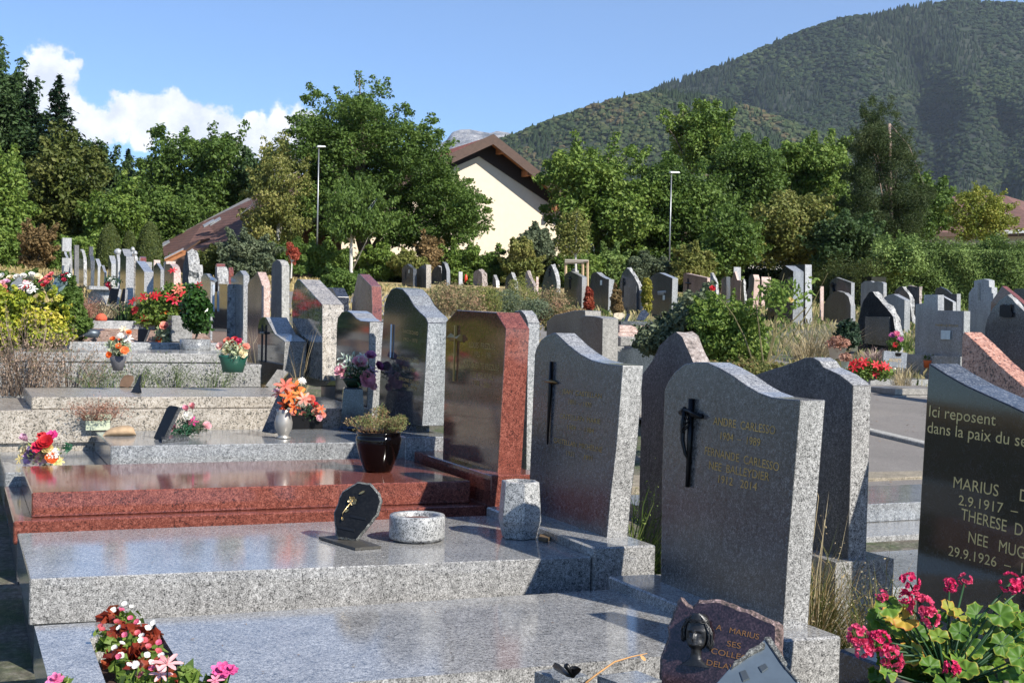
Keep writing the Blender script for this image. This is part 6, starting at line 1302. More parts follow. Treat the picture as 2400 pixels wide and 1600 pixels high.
bush('white and cream rose bush beyond the golden shrub',[(-30,655),(0,645),(30,650),(80,640),(90,660),(85,690),(40,700),(-30,690)],19,.12,40,90,.05,GRN,'rose_bush','shrub',.4)
rs=random.Random(40)
for lab,base,D,fl in (('cluster of white and cream roses at the far left',(40,690),18.5,[(x,y,8,'rose',c) for x,y,c in ((5,648,WHT),(25,652,CREAMF),(15,660,WHT),(55,648,WHT),(70,655,CREAMF),(75,645,WHT),(62,665,PALE),(40,650,WHT),(90,650,CREAMF))]),
 ('dusty pink and orange bouquet at the left edge',(8,700),17.,[(x,y,8,'rose',c) for x,y,c in ((5,665,PALE),(15,662,(.6,.35,.5)),(10,675,SALM),(2,685,(.7,.25,.12)),(14,688,(.6,.2,.12)))]),
 ('white lily bouquet with red centre in front of the rose bush',(62,700),16.5,[(60,668,10,'lily',WHT),(70,672,9,'lily',WHT),(62,674,6,'rose',REDF),(55,676,8,'lily',PALE),(78,678,8,'lily',WHT),(70,683,7,'rose',WHT)]),
 ('row of deep pink roses left of the wrapped bouquets',(110,690),17.5,[(x,y,6,'rose',c) for x,y,c in ((98,660,(.7,.1,.15)),(104,655,CORAL),(110,652,(.75,.2,.22)),(115,648,CORAL),(121,643,(.75,.2,.22)),(103,668,REDF),(117,655,CORAL),(109,662,(.7,.1,.15)))]),
 ('crimson roses on the foil-wrapped bouquet',(152,670),17.,[(x,y,5,'rose',(.45,.02,.06)) for x,y in ((148,646),(152,652),(156,643),(150,656))]),
 ('white and crimson flowers on the far black tomb',(265,680),19.,[(258,655,6,'daisy',WHT),(262,663,6,'lily',WHT),(266,670,6,'daisy',WHT),(255,668,7,'rose',(.4,.01,.05)),(260,674,5,'rose',CORAL),(270,662,5,'lily',WHT)])):
    bouquet(lab,atd(*base,D),fl,[(base[0],base[1]-20,22,90,FOLD,.05,.4)],D=D,seed=len(lab))
for i,(a,b_,D,rr,lab) in enumerate(((140,665,17.2,24,'silvery green cellophane-wrapped bouquet lying on the left row, upper one'),(148,690,16.6,24,'silvery cellophane-wrapped bouquet lying in front of the other wrapped one'))):
    p=atd(a,b_,D); ro=thing('wrapped_bouquet',p,lab,'bouquet','wrapped bouquets'); s=D/F; m=MB(); m.tube([p+np.array([-.1,-.05,-.1]),p+np.array([0,0,.02]),p+np.array([.12,.05,.08])],[.02,.6*rr*s,rr*s*.75],9); m.build('wrapping',plain('foil_green',(.25,.33,.30),.2,.4,.5,.8,9),ro,False)
b=atd(30,700,18.); leaning('blue-grey arched stone plaque among the left edge roses',[(25,680),(25,665),(40,652),(50,647),(50,670),(40,685)],b,(-.3,-.9,.1),.06,(G['blue'],G['blue']))
for px,D,lab,mt in (([(205,715),(207,690),(215,680),(235,690),(245,712)],17,'dark tilted plaque with grey relief on the far tomb',(G['dgrey'],G['dgrey'])),([(250,712),(256,690),(258,676),(280,676),(272,712)],16.8,'black polished lectern plaque, left of the bright speckled headstone',(BLK,G['grey'])),([(280,712),(288,676),(294,676),(292,712)],16.6,'narrow black plaque leaning beside the speckled headstone',(BLK,G['grey']))):
    leaning(lab,px,atd(px[0][0],px[0][1],D),(-.7,-.6,.35),.05,mt,group='plaques in the left row')
ro=tomb('black granite tomb with raised plaque rest in the left row',20.,GR1,1.9); p=atd(250,716,19); prism('slab',quadp(.9,2.9,p[1],p[1],p[1]+1,p[1]+1),p[2]-.3,p[2],G['black'],ro)
ro=tomb('white stone bench-like slab on posts in the left row',21.,GR1,2.2); p=atd(245,671,19.5); m=MB(); m.box((p[0]-.22,p[1],p[2]-.05),(p[0]+.2,p[1]+.5,p[2])); m.box((p[0]-.15,p[1]+.1,p[2]-.5),(p[0]+.13,p[1]+.4,p[2]-.05)); m.build('bench',G['white'],ro)
for i in range(4):
    y=17.3+i*3.; ro=tomb('grey slab of a farther grave in the first row, '+('nearest','second','third','farthest')[i]+' of the four hidden ones',y,GR1,1.6); prism('slab',quadp(.6,2.9,y-.5,y-.5,y+.5,y+.5),gz(1.6,y)-.1,gz(1.6,y)+.28,G[('grey','pink','blue','dgrey')[i]],ro)
# ---------- grasses between the stones
def grass(label,pts,h,r,n,mat=GRST,w=.004,seed=0,leafn=0,lm=None,name='grass_tuft',cat='grass tuft',group='grass tufts between the headstones'):
    ro=thing(name,pts,label,cat,group); dryplant(ro,pts,r,h,n,mat,'blades',w,1.,seed,leafn,lm); return ro
g0=lambda x,y:(x,y,gz(x,y))
grass('tall green weeds between the star-cross and thorn-cross headstones',g0(3.28,6.0),.80,.20,170,GRST,.0035,1,10,GRN2)
grass('green grass at foot of the gap behind the thorn-cross headstone',g0(3.3,6.0),.45,.3,700,GRST,.0045,2,2,GRN2)
grass('tall seeding grass between the thorn-cross and humped headstones',g0(3.40,4.6),1.15,.14,70,STRAW,.0025,3,3,STRAW)
grass('greenish brown grass at foot of the humped headstone',g0(3.42,4.7),.72,.28,800,leafmat('mixed_grass',[(.05,.08,.02),(.14,.15,.04),(.36,.24,.11)],.7,.3),.004,4)
grass('thin weeds behind the red headstone',g0(3.35,7.6),.7,.15,70,GRST,.003,5,5,GRN2)
grass('weeds right of the tall dark shouldered headstone',g0(3.3,8.3),.7,.12,60,GRST,.003,6,4,GRN2)
grass('dry yellow grass between the pink and grey headstones',g0(3.0,13.9),1.0,.4,160,STRAW,.004,7)
grass('dry grass left of the cream slanted headstone',g0(3.1,12.9),.8,.3,100,STRAW,.004,8)
grass('thin straw stems in front of the slanted cream headstone',(2.7,10.9,1.0),.85,.12,14,STRAW,.0025,9)
grass('dried flower stalks beside the geraniums',g0(3.62,4.45),.75,.25,260,leafmat('mixed_grass',[(.05,.08,.02),(.14,.15,.04),(.36,.24,.11)],.7,.3),.003,10,6,STRAW)
# ---------- weeds and rose bushes of the middle distance
WMIX=leafmat('weedy_mix',[(.07,.09,.03),(.17,.17,.07),(.30,.22,.12),(.36,.21,.13)],.8,.25)
WS=[('rust-coloured overgrown weeds left of the red headstone top',[(1000,680),(1030,650),(1080,650),(1130,690),(1140,735),(1000,735)],17,WMIX,260),
('green and rust tangle of weeds behind the red headstone',[(1060,690),(1100,655),(1150,660),(1180,690),(1180,735),(1060,735)],19,OLIVE,200),
('grey-green wormwood clump in the centre',[(1130,690),(1170,665),(1210,670),(1230,700),(1230,735),(1130,735)],21,GREYG,200),
('tall yellowish dill-like weeds in the centre',[(1180,690),(1200,640),(1240,640),(1260,690),(1265,735),(1185,735)],22,OLIVE,160),
('bluish-green bushy herb right of the round-topped grey stone',[(1220,715),(1240,690),(1275,690),(1290,720),(1280,745),(1220,745)],18,GREYG,260),
('brown twiggy dead shrub in front of the pointed headstone',[(1255,700),(1270,665),(1310,660),(1330,690),(1330,770),(1270,770)],19,WMIX,260),
('dead brown branches lying in front of the sloping cross headstone',[(1300,740),(1330,715),(1380,720),(1370,745),(1310,755)],18,BRN,120),
('olive weeds below the small distant headstones',[(930,705),(960,685),(1010,680),(1030,695),(1020,720),(950,725)],28,WMIX,150)]
for i,(lab,poly,D,mt,n) in enumerate(WS):
    poly=[(a,max(b_,min(q[1] for q in poly)+12)) for a,b_ in poly]
    ro=bush(lab,poly,D,.085,110,34,.03,mt,'weeds','weeds',.9,'overgrown weeds in the centre',0,spk=False)
    cx=sum(p[0] for p in poly)/len(poly); b=ong(cx,max(p[1] for p in poly)); b=atd(cx,max(p[1] for p in poly)+6,D)
    wpx=(max(p[0] for p in poly)-min(p[0] for p in poly)); hh=(max(p[1] for p in poly)-min(p[1] for p in poly))
    dryplant(ro,b,wpx*.55*D/F,hh*1.25*D/F,int(n*1.3),(STRAW,RUSTY,GRST)[i%3],'stems',.0045,1.,50+i,6,mt,.028)
grass('dry tall grasses in front of the brown pair of headstones',ong(1300,760),.8,.5,160,STRAW,.005,60)
for lab,poly,D,mt in (('red-leaved upright plant between grey stones with notices',[(1372,725),(1375,680),(1385,672),(1388,725)],30,leafmat('dark_red_leaves',[(.12,.015,.01),(.28,.05,.025),(.4,.13,.06)],.6,.3)),('rust and green upright conifer between the notice stones',[(1438,735),(1436,700),(1442,672),(1452,690),(1455,735)],29,BRN),('yellow and rust upright plant right of the rock memorial',[(1510,730),(1508,690),(1512,655),(1522,665),(1524,730)],29,leafmat('yellow_leaves',[(.10,.13,.02),(.28,.26,.04),(.42,.36,.06)]))):
    bush(lab,poly,D,.10,30,60,.06,mt,'upright_plant','plant',.2,'narrow plants between far stones',3)
bush('large leafy rose bush in the middle, left part with grey-green leaves',[(1500,790),(1515,760),(1560,760),(1590,720),(1620,690),(1660,680),(1660,760),(1640,800),(1600,800),(1570,860),(1540,830),(1500,820)],13.5,.12,110,45,.06,GREYG,'rose_bush','shrub',.4,None,18)
bush('large dark green rose bush in the middle with long stems',[(1610,740),(1650,695),(1710,700),(1755,715),(1780,760),(1795,800),(1790,870),(1700,880),(1650,850),(1640,780)],12.8,.11,170,55,.045,GRN2,'rose_bush','shrub',.4,None,20,ws=1.2)
ro=bush('tall open rose with arching reddish stems in front of the black angular headstone',[(1765,700),(1775,650),(1810,655),(1840,650),(1870,660),(1900,635),(1935,635),(1935,680),(1900,690),(1860,740),(1830,760),(1790,740)],12.2,.085,46,11,.055,GRN2,'rose_bush','shrub',.3,None,0,spk=False)
m=MB(); D=12.2
for st_ in (((1795,860),(1812,790),(1818,720),(1800,640)),((1800,860),(1850,800),(1900,720),(1940,640)),((1790,860),(1780,780),(1770,700)),((1765,850),(1745,790),(1720,740),(1690,700)),((1812,790),(1850,760),(1890,720)),((1800,850),(1818,780),(1822,700),(1838,640))):
    m.tube([atd(a,b_,D) for a,b_ in st_],[.009,.007,.005,.003][:len(st_)],5)
m.build('canes',plain('reddish_canes',(.13,.11,.045),.7,0,.4,0,8),ro)
for a,b_,c in ((1670,676,REDF),(1853,704,YEL)): flower(atd(a,b_,12.1),.03,(-.3,-.8,.4),'rose',c,ro,rs)
grass('pale dried grasses and seedheads right of the rose stems',ong(1900,850),.9,.7,420,STRAW,.006,61,3,STRAW)
grass('second clump of pale dried grasses below the quarter-round stone',ong(1960,830),.8,.6,300,STRAW,.006,62,3,DRYL)
bush('yellow-green ground weeds behind the thorn-cross headstone',[(1620,890),(1660,860),(1760,850),(1820,860),(1860,860),(1840,900),(1700,905)],11,.10,70,60,.03,leafmat('mixed_grass',[(.05,.08,.02),(.14,.15,.04),(.36,.24,.11)],.7,.3),'weeds','weeds',.4,None,0)
# pots at the far side of the path
plantpot('cream ceramic pot with reddish succulent at the path edge',(1962,840),22,28,15.5,plain('cream_glaze',(.68,.60,.48),.35,0,.05),[(1940,815),(1945,795),(1965,790),(1990,800),(1985,815)],RUSTY,.04,[],n=20)
plantpot('dark green dwarf conifer beside the cream pot',(1985,835),10,10,16.,DKP,[(1960,800),(1975,760),(1990,745),(2005,770),(2005,800),(1990,815)],NEED,.06,[],n=35)
plantpot('pale green pot with wispy plant in front of the cream pot',(1980,862),10,16,14.6,plain('pale_green_plastic',(.5,.58,.48),.5),[(1965,850),(1970,830),(1990,828),(1995,845)],RUSTY,.03,[],n=15)
plantpot('red mandevillas in bloom on the light grey tomb beyond the path',(2030,890),26,10,15.4,DKP,[(1985,880),(1995,850),(2040,845),(2090,855),(2095,880),(2060,890),(2000,890)],GRN2,.045,[(x,y,7,'lily',REDF) for x,y in ((1995,852),(2010,850),(2020,855),(2035,860),(2048,868),(2052,855),(2060,862),(2070,857),(2078,860),(2003,862),(2050,875),(2025,848))],seed=31,n=50)
plantpot('pink chrysanthemums beside the black rock memorial',(2105,835),8,8,19.,DKP,[(2085,820),(2090,790),(2105,780),(2115,800),(2110,820)],GRN,.05,[(2092,786,6,'daisy',(.5,.1,.3)),(2102,782,6,'daisy',PINK),(2110,795,6,'daisy',(.5,.1,.3)),(2098,808,5,'daisy',REDF)],seed=32,n=20)
twiggy('rounded pinkish-grey dried heather ball in front of the rock memorial',ong(2048,856)+np.array([0,0,.02]),.42,.36,420,70,leafmat('heather_twigs',[(.15,.10,.08),(.34,.24,.21),(.5,.4,.36)],.9,0),None,0,.02,'heather','plant',.006,lean=1.)
grass('green leek-like leaves beside the rock memorial',ong(2125,826),.5,.25,80,GRST,.012,71)
grass('dry reddish grass on planter edge by the path',(ony(2135,900,13.9)[0],14.1,ony(2135,905,13.9)[2]),.42,.3,160,STRAW,.004,72)
b=ony(2097,868,16.2); leaning('speckled grey block plaque with faint gilt word beyond the path',Z5([(1055,1165),(1065,1030),(1085,1025),(1280,1045),(1270,1190)]),b,(-.35,-.93,.12),.08,(G['blue'],G['blue']))
text_plane(bpy.data.objects[-1] if False else [o for o in S.collection.objects if o.name.startswith('plaque')][-1],'REGRETS',z5(1115,1125),z5(1225,1130),.05,GOLDD,b,(-.35,-.93,.12))
for i,(px,lab) in enumerate((((2108,866),'small white angel figurine on the pale tomb end'),((2096,868),'tiny white flame-shaped candle on the pale tomb end'))):
    p=ony(px[0],px[1],16.4); ro=thing('figurine',p,lab,'figurine'); s=depth(p)/F; m=MB(); m.lathe(p,[(4*s,0),(5*s,6*s),(3*s,11*s),(4.5*s,15*s),(1*s,19*s)] if i==0 else [(3*s,0),(4*s,3*s),(1*s,9*s)],10); m.build('body',plain('white_ceramic',(.8,.79,.76),.4),ro,True)
p=ony(2175,862,16.3); ro=thing('plant_pot',p,'orange plastic pot with red flowers near the cross memorial','plant pot'); s=depth(p)/F; m=MB(); m.lathe(p,[(9*s,0),(11*s,16*s),(12*s,18*s),(10*s,18*s)],14); m.build('pot',plain('orange_plastic',(.7,.13,.03),.5),ro,True); leafspray(ro,p+np.array([0,0,.16]),.10,60,GRN,.05)
p=ony(2160,862,16.6); leaning('dark glass plaque with white drawing near the cross memorial',Z5([(1525,1140),(1545,1060),(1655,1075),(1640,1140)]),p,(-.3,-.93,.15),.015,(G['dgrey'],G['grey']))
b=ong(1462,745); b=ony(1462,757,16.6); leaning('brown and cream rounded stone plaque in front of the rock memorial',Zf([(1080,330),(1090,270),(1150,255),(1240,260),(1295,290),(1260,390),(1190,385)]),b,(-.3,-.93,.15),.05,(plain('cream_stone',(.5,.42,.3),.6,0,.4,.2,20),G['brown']))
b=ony(1468,760,16.5); leaning('dark slanted plaque with bright steel edge beside the brown rounded one',Zf([(1240,470),(1330,275),(1390,275),(1300,475)]),b,(-.5,-.8,.3),.03,(G['navy'],plain('steel',(.4,.42,.45),.3,.9)))
b=ony(1520,750,16.4); leaning('dark triangular plaque with ochre edge left of the pale fish stone',Zf([(1500,390),(1550,290),(1600,215),(1660,190),(1740,290),(1640,400)]),b,(-.3,-.93,.15),.04,(G['navy'],plain('ochre_edge',(.3,.24,.1),.6)))
p=ong(1092,662); ro=thing('lantern',p,'small red grave lantern beside the narrow white post stone','lantern'); D=float(depth(p)); s=D/F; m=MB(); m.lathe(p,[(3*s,0),(4*s,8*s),(3*s,16*s),(1*s,19*s)],8); m.build('body',plain('red_plastic',(.7,.05,.02),.4),ro,True)
# ---------- loose litter and rough growth over the ground
def scatter(name,label,n,fx,fy,zf,h,w,mat,flat=False):
    V=[];T=[];lo=[];st=[]
    r_=random.Random(n); k=0
    for i in range(n):
        x=r_.uniform(*fx); y=r_.uniform(*fy); q=noise.noise(Vector((x*.5,y*.5,3)))
        if not flat and q<-.12: continue
        z=zf(x,y); a=r_.random()*6.283; dx,dy=math.cos(a)*w,math.sin(a)*w
        if flat:
            s=w*r_.uniform(.5,1.2); V+=[(x-s,y,z),(x,y-s*.5,z+s*.5*r_.random()),(x+s,y,z+s*.3),(x,y+s*.5,z+.001)] if r_.random()<.5 else [(x,y-s,z),(x+s*.5,y,z+.001),(x,y+s,z+s*.4),(x-s*.5,y,z+s*.2)]
        else:
            hh=h*r_.uniform(.3,1.)*(1+q); V+=[(x-dx,y-dy,z-.02),(x+dx,y+dy,z-.02),(x+dx*.5+r_.gauss(0,.25)*hh,y+r_.gauss(0,.25)*hh,z+hh),(x-dx*.6+r_.gauss(0,.12)*hh,y-dy*.6,z+hh*.6)]
        T+=[r_.random()]*4; st.append(k); lo+=[k,k+1,k+2,k+3]; k+=4
    o=mesh_np(name,V,lo,st,mat,None,None,T); tag(o,label,name.replace('_',' '),kind='stuff'); return o
MG=leafmat('rough_sward',[(.05,.09,.02),(.13,.16,.045),(.30,.25,.12),(.45,.38,.2)],.8,.25)
scatter('rough_grass','dry and green rough grass between the graves beyond the path',30000,(12.8,34),(12,44),gz,.20,.012,MG)
scatter('meadow_grass','dry yellow meadow grass around the left row and the far stones',26000,(-4,14),(17,52),gz,.16,.012,leafmat('meadow_straw',[(.20,.16,.06),(.36,.28,.12),(.52,.42,.22)],.8,.2))
LIT=leafmat('fallen_leaf_litter',[(.10,.05,.02),(.26,.15,.06),(.42,.30,.14)],.8,0)
scatter('leaf_litter','small fallen leaves and crumbs scattered on the tarmac path',900,(6.8,12.8),(3,30),lambda x,y:gz(x,y)+.066,.0,.022,LIT,True)
for (x0,x1,y0,y1,z_) in ((.6,2.6,4.25,5.1,.472),(.4,2.6,5.75,6.6,.577),(.5,2.7,7.3,8.3,.717),(1.,2.6,8.7,9.5,.812)): scatter('leaf_crumbs','tiny dry leaf crumbs lying on a polished slab',14,(x0,x1),(y0,y1),lambda x,y:z_,0,.008,LIT,True)
# ================================================================ NEAREST THINGS (tomb 0)
DK=granite('mauve_dark_granite',(.015,.010,.012),(.042,.024,.030),(.10,.062,.072),95,.2)
PKR=granite('mauve_rough_edge',(.03,.025,.022),(.16,.11,.10),(.45,.32,.31),60,.7,bumpy=.8)
zb=lambda a,b:(1200+a/2.94,1300+b/2.94)
P3=ony(1690,1500,3.42); n3=np.array((-.80,-.55,.26)); n3/=np.linalg.norm(n3)
pq=thing('plaque',(P3[0],P3[1],.5),'mauve granite plaque with rough broken edges and dark sculpted head reading A MARIUS SES COLLEGUES','memorial plaque')
plaque_mesh('plate',[zb(*q) for q in ((1010,900),(1010,720),(1040,620),(1075,560),(1065,490),(1100,390),(1130,310),(1150,285),(1190,325),(1232,345),(1280,302),(1410,298),(1560,350),(1700,410),(1840,475),(1845,560),(1840,700),(1800,980),(1050,1010))],P3,n3,.035,(DK,PKR),pq,.007,1)
for s_,a,b_,h in (('A   MARIUS',(1405,512),(1700,582),.017),('SES',(1480,625),(1575,645),.017),('COLLEGUES',(1372,675),(1740,755),.017),('DELAVAY',(1340,755),(1620,815),.017)):
    text_plane(pq,s_,zb(*a),zb(*b_),h,plain('copper_lettering',(.40,.18,.06),.4,.5),P3,n3)
def head_relief(parent,px_top,px_bot,halfw):
    top=Vector(pint(px_top,P3,n3)); bot=Vector(pint(px_bot,P3,n3)); up=(top-bot); H=up.length; up.normalize(); nn=Vector(n3); sd=up.cross(nn).normalized()
    c=(top+bot)/2
    def W(u,v,w): return c+sd*u*1.22*H+up*v*H+nn*w*1.15*H
    m=MB(); nu,nv=33,47; V=[]
    def ge(u,v,cu,cv,su,sv): return math.exp(-((u-cu)/su)**2-((v-cv)/sv)**2)
    for j in range(nv):
        v=-.5+j/(nv-1); 
        for i in range(nu):
            a=(-1+2*i/(nu-1)); 
            wd=.205*math.sqrt(max(0,1-((v-.17)/.36)**2))**.75 if v>-.19 else 0
            wn=.10+.02*math.sin(v*9)            # neck
            if v<-.36: wn=.10+ (-.36-v)*1.2     # shoulders
            wd=max(wd,wn if v<-.05 else 0)
            u=a*wd; dep=math.sqrt(max(0,1-a*a))
            w=dep*(.17 if v>-.12 else .09+.05*max(0,1+(v+.12)*6)) 
            if v>-.16:
                w+=.055*ge(u,v,0,.06,.022,.085)+.03*ge(u,v,0,.0,.03,.03)   # nose
                w+=.022*ge(u,v,0,.165,.13,.03)                            # brow
                w-=.04*ge(u,v,.062,.115,.035,.026)+.04*ge(u,v,-.062,.115,.035,.026)
                w+=.018*ge(u,v,.062,.112,.02,.012)+.018*ge(u,v,-.062,.112,.02,.012)
                w+=.016*ge(u,v,0,-.045,.04,.010)+.016*ge(u,v,0,-.068,.034,.010)-.018*ge(u,v,0,-.056,.04,.006)
                w+=.028*ge(u,v,0,-.125,.06,.045)+.012*abs(noise.noise(Vector((u*60,v*20,0))))*ge(u,v,0,-.12,.12,.06)
                w-=.03*ge(u,v,.115,.02,.03,.07)+.03*ge(u,v,-.115,.02,.03,.07)
            V.append(W(u,v,w-.01))
    m.add(V,[(j*nu+i,j*nu+i+1,(j+1)*nu+i+1,(j+1)*nu+i) for j in range(nv-1) for i in range(nu-1)]); o=m.build('head',BLACKM2,parent,True)
    m=MB(); r_=random.Random(4)
    for sgn in (-1,1):
        for k in range(13):
            f=k/12; pts=[]
            for q in range(9):
                t=q/8; v=.47-.08*f-t*(.62 if sgn>0 else .5); u=sgn*(.05+.06*f+ .15*math.sin(min(1,t*1.9)*1.57)+.018*math.sin(t*11+k)+.02*f*t); w=.13*(1-t*.7)-.05*f*t-.03*f+.01*math.sin(t*9+k*2); pts.append(W(u,v,w))
            m.tube(pts,[H*.006]+[H*.016]*6+[H*.012,H*.003],5)
    m.build('hair',BLACKM2,o,True)
    m=MB()
    for k in range(3):
        pts=[]
        for q in range(13): a=-1.35+2.7*q/12; pts.append(W(.20*math.sin(a),.33+.02*k+.012*math.sin(q*1.9+k*2),.03+.175*math.cos(a)+.01*math.cos(q*2.3+k)))
        m.tube(pts,H*.010,5)
        for q in range(1,12,2): m.tube([pts[q],pts[q]+(nn*.6+up*r_.uniform(-1,1)+sd*r_.uniform(-.6,.6))*H*.035],[H*.006,H*.001],4)
    m.build('thorn_crown',BLACKM2,o,True)
BLACKM2=plain('dark_patinated_bronze',(.035,.036,.038),.36,.55,.2,.15,90)
head_relief(pq,zb(1292,405),zb(1262,765),.2)
# tilted two-plate plaque in front
P4=ony(1790,1570,3.0); n4=np.array((-.25,-.5,.82)); n4/=np.linalg.norm(n4); p4=thing('plaque',(P4[0],P4[1],.5),'tilted blue-grey polished plaque with black rough top edge, in front of the mauve one','memorial plaque')
plaque_mesh('plate',[zb(*q) for q in ((1400,890),(1515,760),(1640,670),(1745,575),(1960,850),(1990,870),(1900,960),(1500,960))],P4,n4,.03,(plain('slate_blue_polish',(.075,.10,.13),.22,0,.15),G['dgrey']),p4)
plaque_mesh('rough_edge',[zb(*q) for q in ((1512,768),(1530,735),(1600,690),(1640,650),(1700,610),(1735,590),(1752,600),(1745,625),(1680,660),(1600,710))],P4+n4*.012,n4,.03,(BLKR,BLKR),p4,.004,7)
plaque_mesh('steel_strip',[zb(*q) for q in ((1735,560),(1780,556),(1900,745),(1880,775),(1990,860),(1965,870),(1855,740))],P4+n4*.006,n4,.02,(BLKR,plain('steel',(.4,.42,.45),.3,.9)),p4)
for q in (((1565,800),(1610,785),(1640,850),(1590,870)),((1695,765),(1745,740),(1768,775),(1722,808))): plaque_mesh('small_plate',[zb(*k) for k in q],P4+n4*.004,n4,.004,(plain('dull_steel',(.12,.14,.15),.3,.7),)*2,p4)
# granite cross base with black metal rose, bottom edge
P5=onz(1330,1590,.60); ro=thing('memorial_cross',(P5[0],P5[1],.5),'small blue-grey granite cross lying flat with black metal rose at the bottom edge','memorial plaque')
for nm,a,b_ in (('left_arm',(1253,1573),(1325,1560)),('right_arm',(1400,1582),(1492,1570))):
    A=onz(*a,.60);B=onz(*b_,.60); m=MB(); mx_=[A,B,B+np.array([.02,-.12,0]),A+np.array([.03,-.12,0])]; m.add([tuple(q) for q in mx_]+[(q[0],q[1],q[2]-.06) for q in mx_],[(0,1,2,3)[::-1],(4,5,6,7),(0,1,5,4),(1,2,6,5),(2,3,7,6),(3,0,4,7)]); o=m.build(nm,G['blue'],ro)
    bm=bmesh.new(); bm.from_mesh(o.data); bmesh.ops.recalc_face_normals(bm,faces=bm.faces); bm.to_mesh(o.data); bm.free()
rs=random.Random(9); c=onz(1345,1585,.64); m=MB()
for k in range(12): a=k*2.4; o=Vector((math.cos(a),math.sin(a),.5+.06*k)); petal(m,c,o,Vector((-o.x,-o.y,1)),.03,.026,.3,.5)
m.tube([onz(1303,1560,.63),onz(1330,1580,.64),c],[.012,.006,.004],5); m.tube([c,onz(1327,1558,.68)],[.005,.009],5); m.build('rose_ornament',BLACKM,ro,True)
ro=thing('fallen_twig',onz(1372,1600,.62),'bent orange-brown dry flower stem with curled leaf in front of the slab','twig'); m=MB(); m.tube([onz(1372,1600,.62),onz(1400,1578,.64),onz(1440,1550,.66),onz(1480,1538,.67),onz(1517,1530,.68)],[.004,.003,.003,.0025,.001],5); A=onz(1500,1533,.67); petal(m,A,(.3,-.2,-.6),(0,-.6,.5),.022,.012,.4,.5); m.build('stem',plain('orange_dry_stem',(.45,.24,.09),.7,0,.3),ro,True)
# geraniums
D=3.15; gp=atd(2215,1665,D); gp[2]=.515; pot=thing('plant_pot',gp,'large chipped grey plastic bowl of deep pink geraniums before the Ici reposent headstone','plant pot'); s=D/F
rim=atd(2215,1592,D)[2]; m=MB(); m.lathe((gp[0],gp[1],gp[2]),[(.08,0),(.115,.05),(.135,rim-gp[2]-.01),(.142,rim-gp[2]-.01),(.142,rim-gp[2]+.012),(.13,rim-gp[2]+.012),(.125,rim-gp[2]-.03)],40); m.build('bowl',plain('grey_brown_plastic',(.16,.13,.11),.5,0,.35,0,25),pot,True)
m=MB(); m.lathe((gp[0],gp[1],rim-.03),[(.125,0),(.12,.005)],24); m.build('soil',plain('potting_soil',(.03,.02,.015),.95),pot)
GER=leafmat('geranium_leaves',[(.04,.11,.014),(.11,.22,.028),(.25,.31,.045),(.52,.34,.055),(.58,.18,.045)],.5,.35)
def gleaf(m,c,n,r,t,rs):
    n=Vector(n).normalized(); u=n.orthogonal().normalized(); v=n.cross(u); k=22; a0=rs.random()*6; V=[c-n*r*.10]; k=36; 
    T=[t]
    for rr,q in ((.5,.06),(.85,.12),(1.,.10)):
        for j in range(k):
            a=a0+j*(2*math.pi-.5)/(k-1); lob=1+.07*math.cos(a*7)*rr+.03*math.cos(a*17)*rr; V.append(Vector(c)+(u*math.cos(a)+v*math.sin(a))*r*rr*lob+n*r*(q+.13*math.sin(a*7)*rr*rr+.05*math.cos(a*3+1)*rr)); T.append(t+(0 if rr<.9 else .30+.2*rs.random()))
    F_=[(0,1+j,2+j) for j in range(k-1)]
    for l in range(2): F_+=[(1+l*k+j,1+(l+1)*k+j,2+(l+1)*k+j,2+l*k+j) for j in range(k-1)]
    b=len(m.V); m.V+=[tuple(map(float,q)) for q in V]; m.F+=[tuple(i+b for i in f) for f in F_]; m.MI+=[0]*len(F_); m.T+=[min(1,x) for x in T]
rs=random.Random(12); m=MB(); ms=MB()
GL_=[(2055,1450,.2),(2090,1440,.75),(2120,1450,.8),(2080,1420,.3),(2135,1530,.55),(2150,1545,.5),(2195,1520,.25),(2175,1495,.5),(2200,1490,.4),(2225,1425,.62),(2250,1440,.6),(2290,1440,.15),(2280,1465,.65),(2300,1470,.62),(2320,1480,.5),(2345,1440,.2),(2370,1460,.15),(2300,1520,.42),(2280,1530,.38),(2330,1550,.3),(2350,1510,.2),(2380,1500,.15),(2390,1540,.2),(2310,1570,.35),(2265,1570,.3),(2340,1590,.2),(2390,1580,.15),(2100,1480,.45),(2110,1500,.4),(2080,1575,.3),(2230,1500,.1),(2245,1540,.3),(2150,1480,.1),(2060,1470,.3),(2120,1425,.2),(2200,1450,.12),(2180,1560,.2),(2410,1470,.2),(2425,1540,.2),(2130,1590,.1),(2220,1600,.1),(2370,1420,.25),(2405,1450,.15),(2250,1480,.1),(2330,1460,.1)]
for (a,b_,t) in GL_:
    d=D+rs.uniform(-.12,.10)+(1590-b_)*.0006; c=Vector(atd(a,b_,d)); r=rs.uniform(.022,.034); nn=Vector((rs.uniform(-.6,.2),rs.uniform(-.8,-.3),rs.uniform(.4,1.))); gleaf(m,c,nn,r,t*.9,rs); ms.tube([Vector((gp[0],gp[1],rim-.02)),Vector((gp[0],gp[1],rim)).lerp(c,.6)+Vector((0,0,-.01)),c],[.004,.003,.002],5,0,.5)
for i in range(90):
    a=rs.uniform(2050,2420); b_=rs.uniform(1450,1620); c=Vector(atd(a,b_,D+rs.uniform(.02,.2))); gleaf(m,c,(rs.uniform(-.6,.6),rs.uniform(-.8,.2),rs.uniform(.3,1)),rs.uniform(.022,.034),rs.uniform(0,.35),rs)
m.build('leaves',GER,pot,True,True)
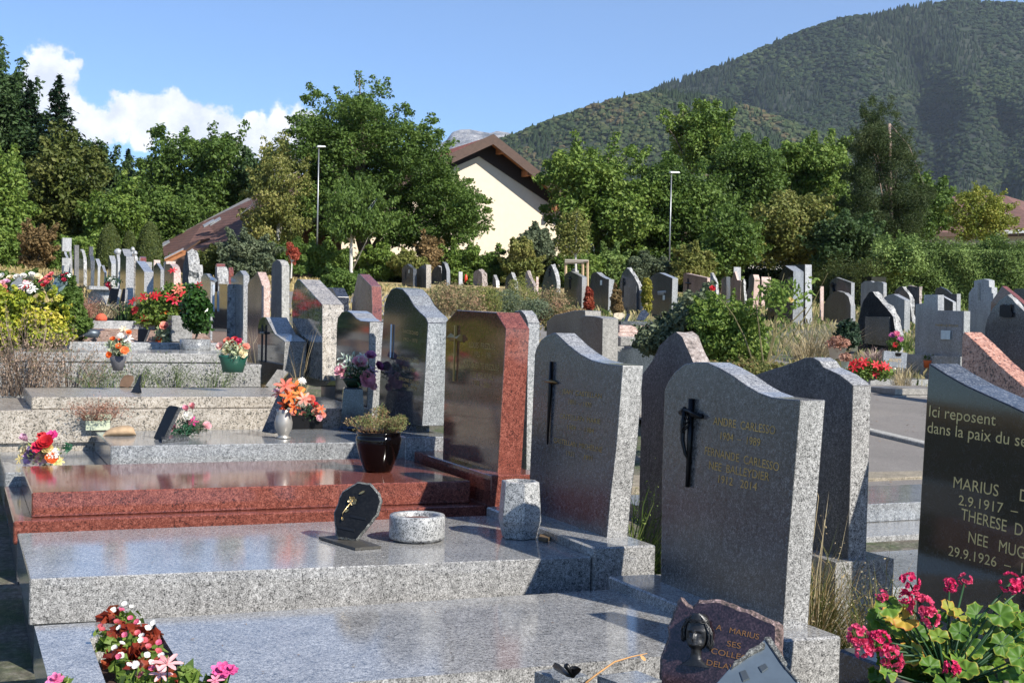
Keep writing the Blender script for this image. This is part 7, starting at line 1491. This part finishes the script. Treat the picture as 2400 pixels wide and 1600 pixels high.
for a,b_,rp,dd in ((2132,1366,26,0),(2160,1424,32,0),(2178,1448,26,-.02),(2120,1400,16,0),(2067,1395,16,.02),(2010,1492,30,-.05),(2025,1520,26,-.05),(2062,1500,26,-.06),(2085,1535,30,-.06),(2100,1555,20,-.06),(2230,1567,21,-.08),(2368,1366,27,0),(2400,1372,22,0),(2225,1372,20,.16),(2262,1358,18,.2),(2145,1395,12,0)):
    c=atd(a,b_,D+dd); flower(c,rp*s,(-.3,-.8,.5),'umbel',(.72,.04,.16) if (a*7)%3 else (.78,.10,.22),pot,rs); ms.tube([Vector((gp[0],gp[1],rim)),Vector((gp[0],gp[1],rim)).lerp(Vector(c),.5)+Vector((0,0,.03)),Vector(c)],[.003,.003,.0025],5,0,.7)
ms.build('stems',FOLD,pot,True,True)
# small pot at the very corner, dark bronze block, brown ledge
p=atd(2052,1640,3.3); ro=thing('plant_pot',(p[0],p[1],.51),'small brown clay pot rim beside the geranium bowl','plant pot'); m=MB(); m.lathe((p[0],p[1],.51),[(.03,0),(.042,.09),(.046,.10),(.04,.10)],20); m.build('pot',plain('brown_clay',(.16,.08,.05),.6),ro,True)
# mandevilla at the bottom-left
D=2.9; b=atd(400,1850,D); ro=thing('plant_pot',(b[0],b[1],gz(b[0],b[1])),'pink mandevilla climbing from a pot just below the picture edge','plant pot'); z0=gz(b[0],b[1]); m=MB(); m.lathe((b[0],b[1],z0),[(.12,0),(.17,.28),(.18,.30),(.16,.30)],24); m.build('pot',TER,ro,True)
mb=(b[0],b[1],z0+.3); leafspray(ro,atd(420,1680,D),.12,90,GRN2,.055,.45); leafspray(ro,atd(150,1660,D),.05,26,GRN2,.05,.45)
fl=[(392,1556,24,'lily',(.85,.42,.42)),(378,1580,18,'lily',(.85,.5,.5)),(520,1575,22,'frilly',(.75,.12,.35)),(540,1572,16,'frilly',(.7,.10,.32)),(130,1595,18,'frilly',(.75,.2,.4)),(330,1592,12,'tulip',(.85,.3,.35)),(505,1595,14,'lily',(.85,.3,.4))]
bouquet('',mb,fl,[(440,1585,28,26,GRN2,.05,.5),(325,1590,18,10,GRN2,.055,.5),(150,1600,14,9,GRN2,.05,.5),(505,1600,20,10,GRN2,.05,.45)],parent=ro,D=D,seed=14,face_=(-.2,-.7,.6))
# ================================================================ AIR
hz=MB(); hz.box((-5200,-60,-40),(8200,7200,2500)); o=hz.build('haze',[],None); 
hm=bpy.data.materials.new('haze_air'); hm.use_nodes=True; n_=hm.node_tree; n_.nodes.clear(); oo=n_.nodes.new('ShaderNodeOutputMaterial'); pv=n_.nodes.new('ShaderNodeVolumePrincipled'); n_.links.new(pv.outputs[0],oo.inputs['Volume'])
pv.inputs['Color'].default_value=(.75,.85,1,1); pv.inputs['Density'].default_value=.000045; pv.inputs['Anisotropy'].default_value=.2
o.data.materials.append(hm); tag(o,'thin blue summer haze over the valley','haze',kind='stuff')
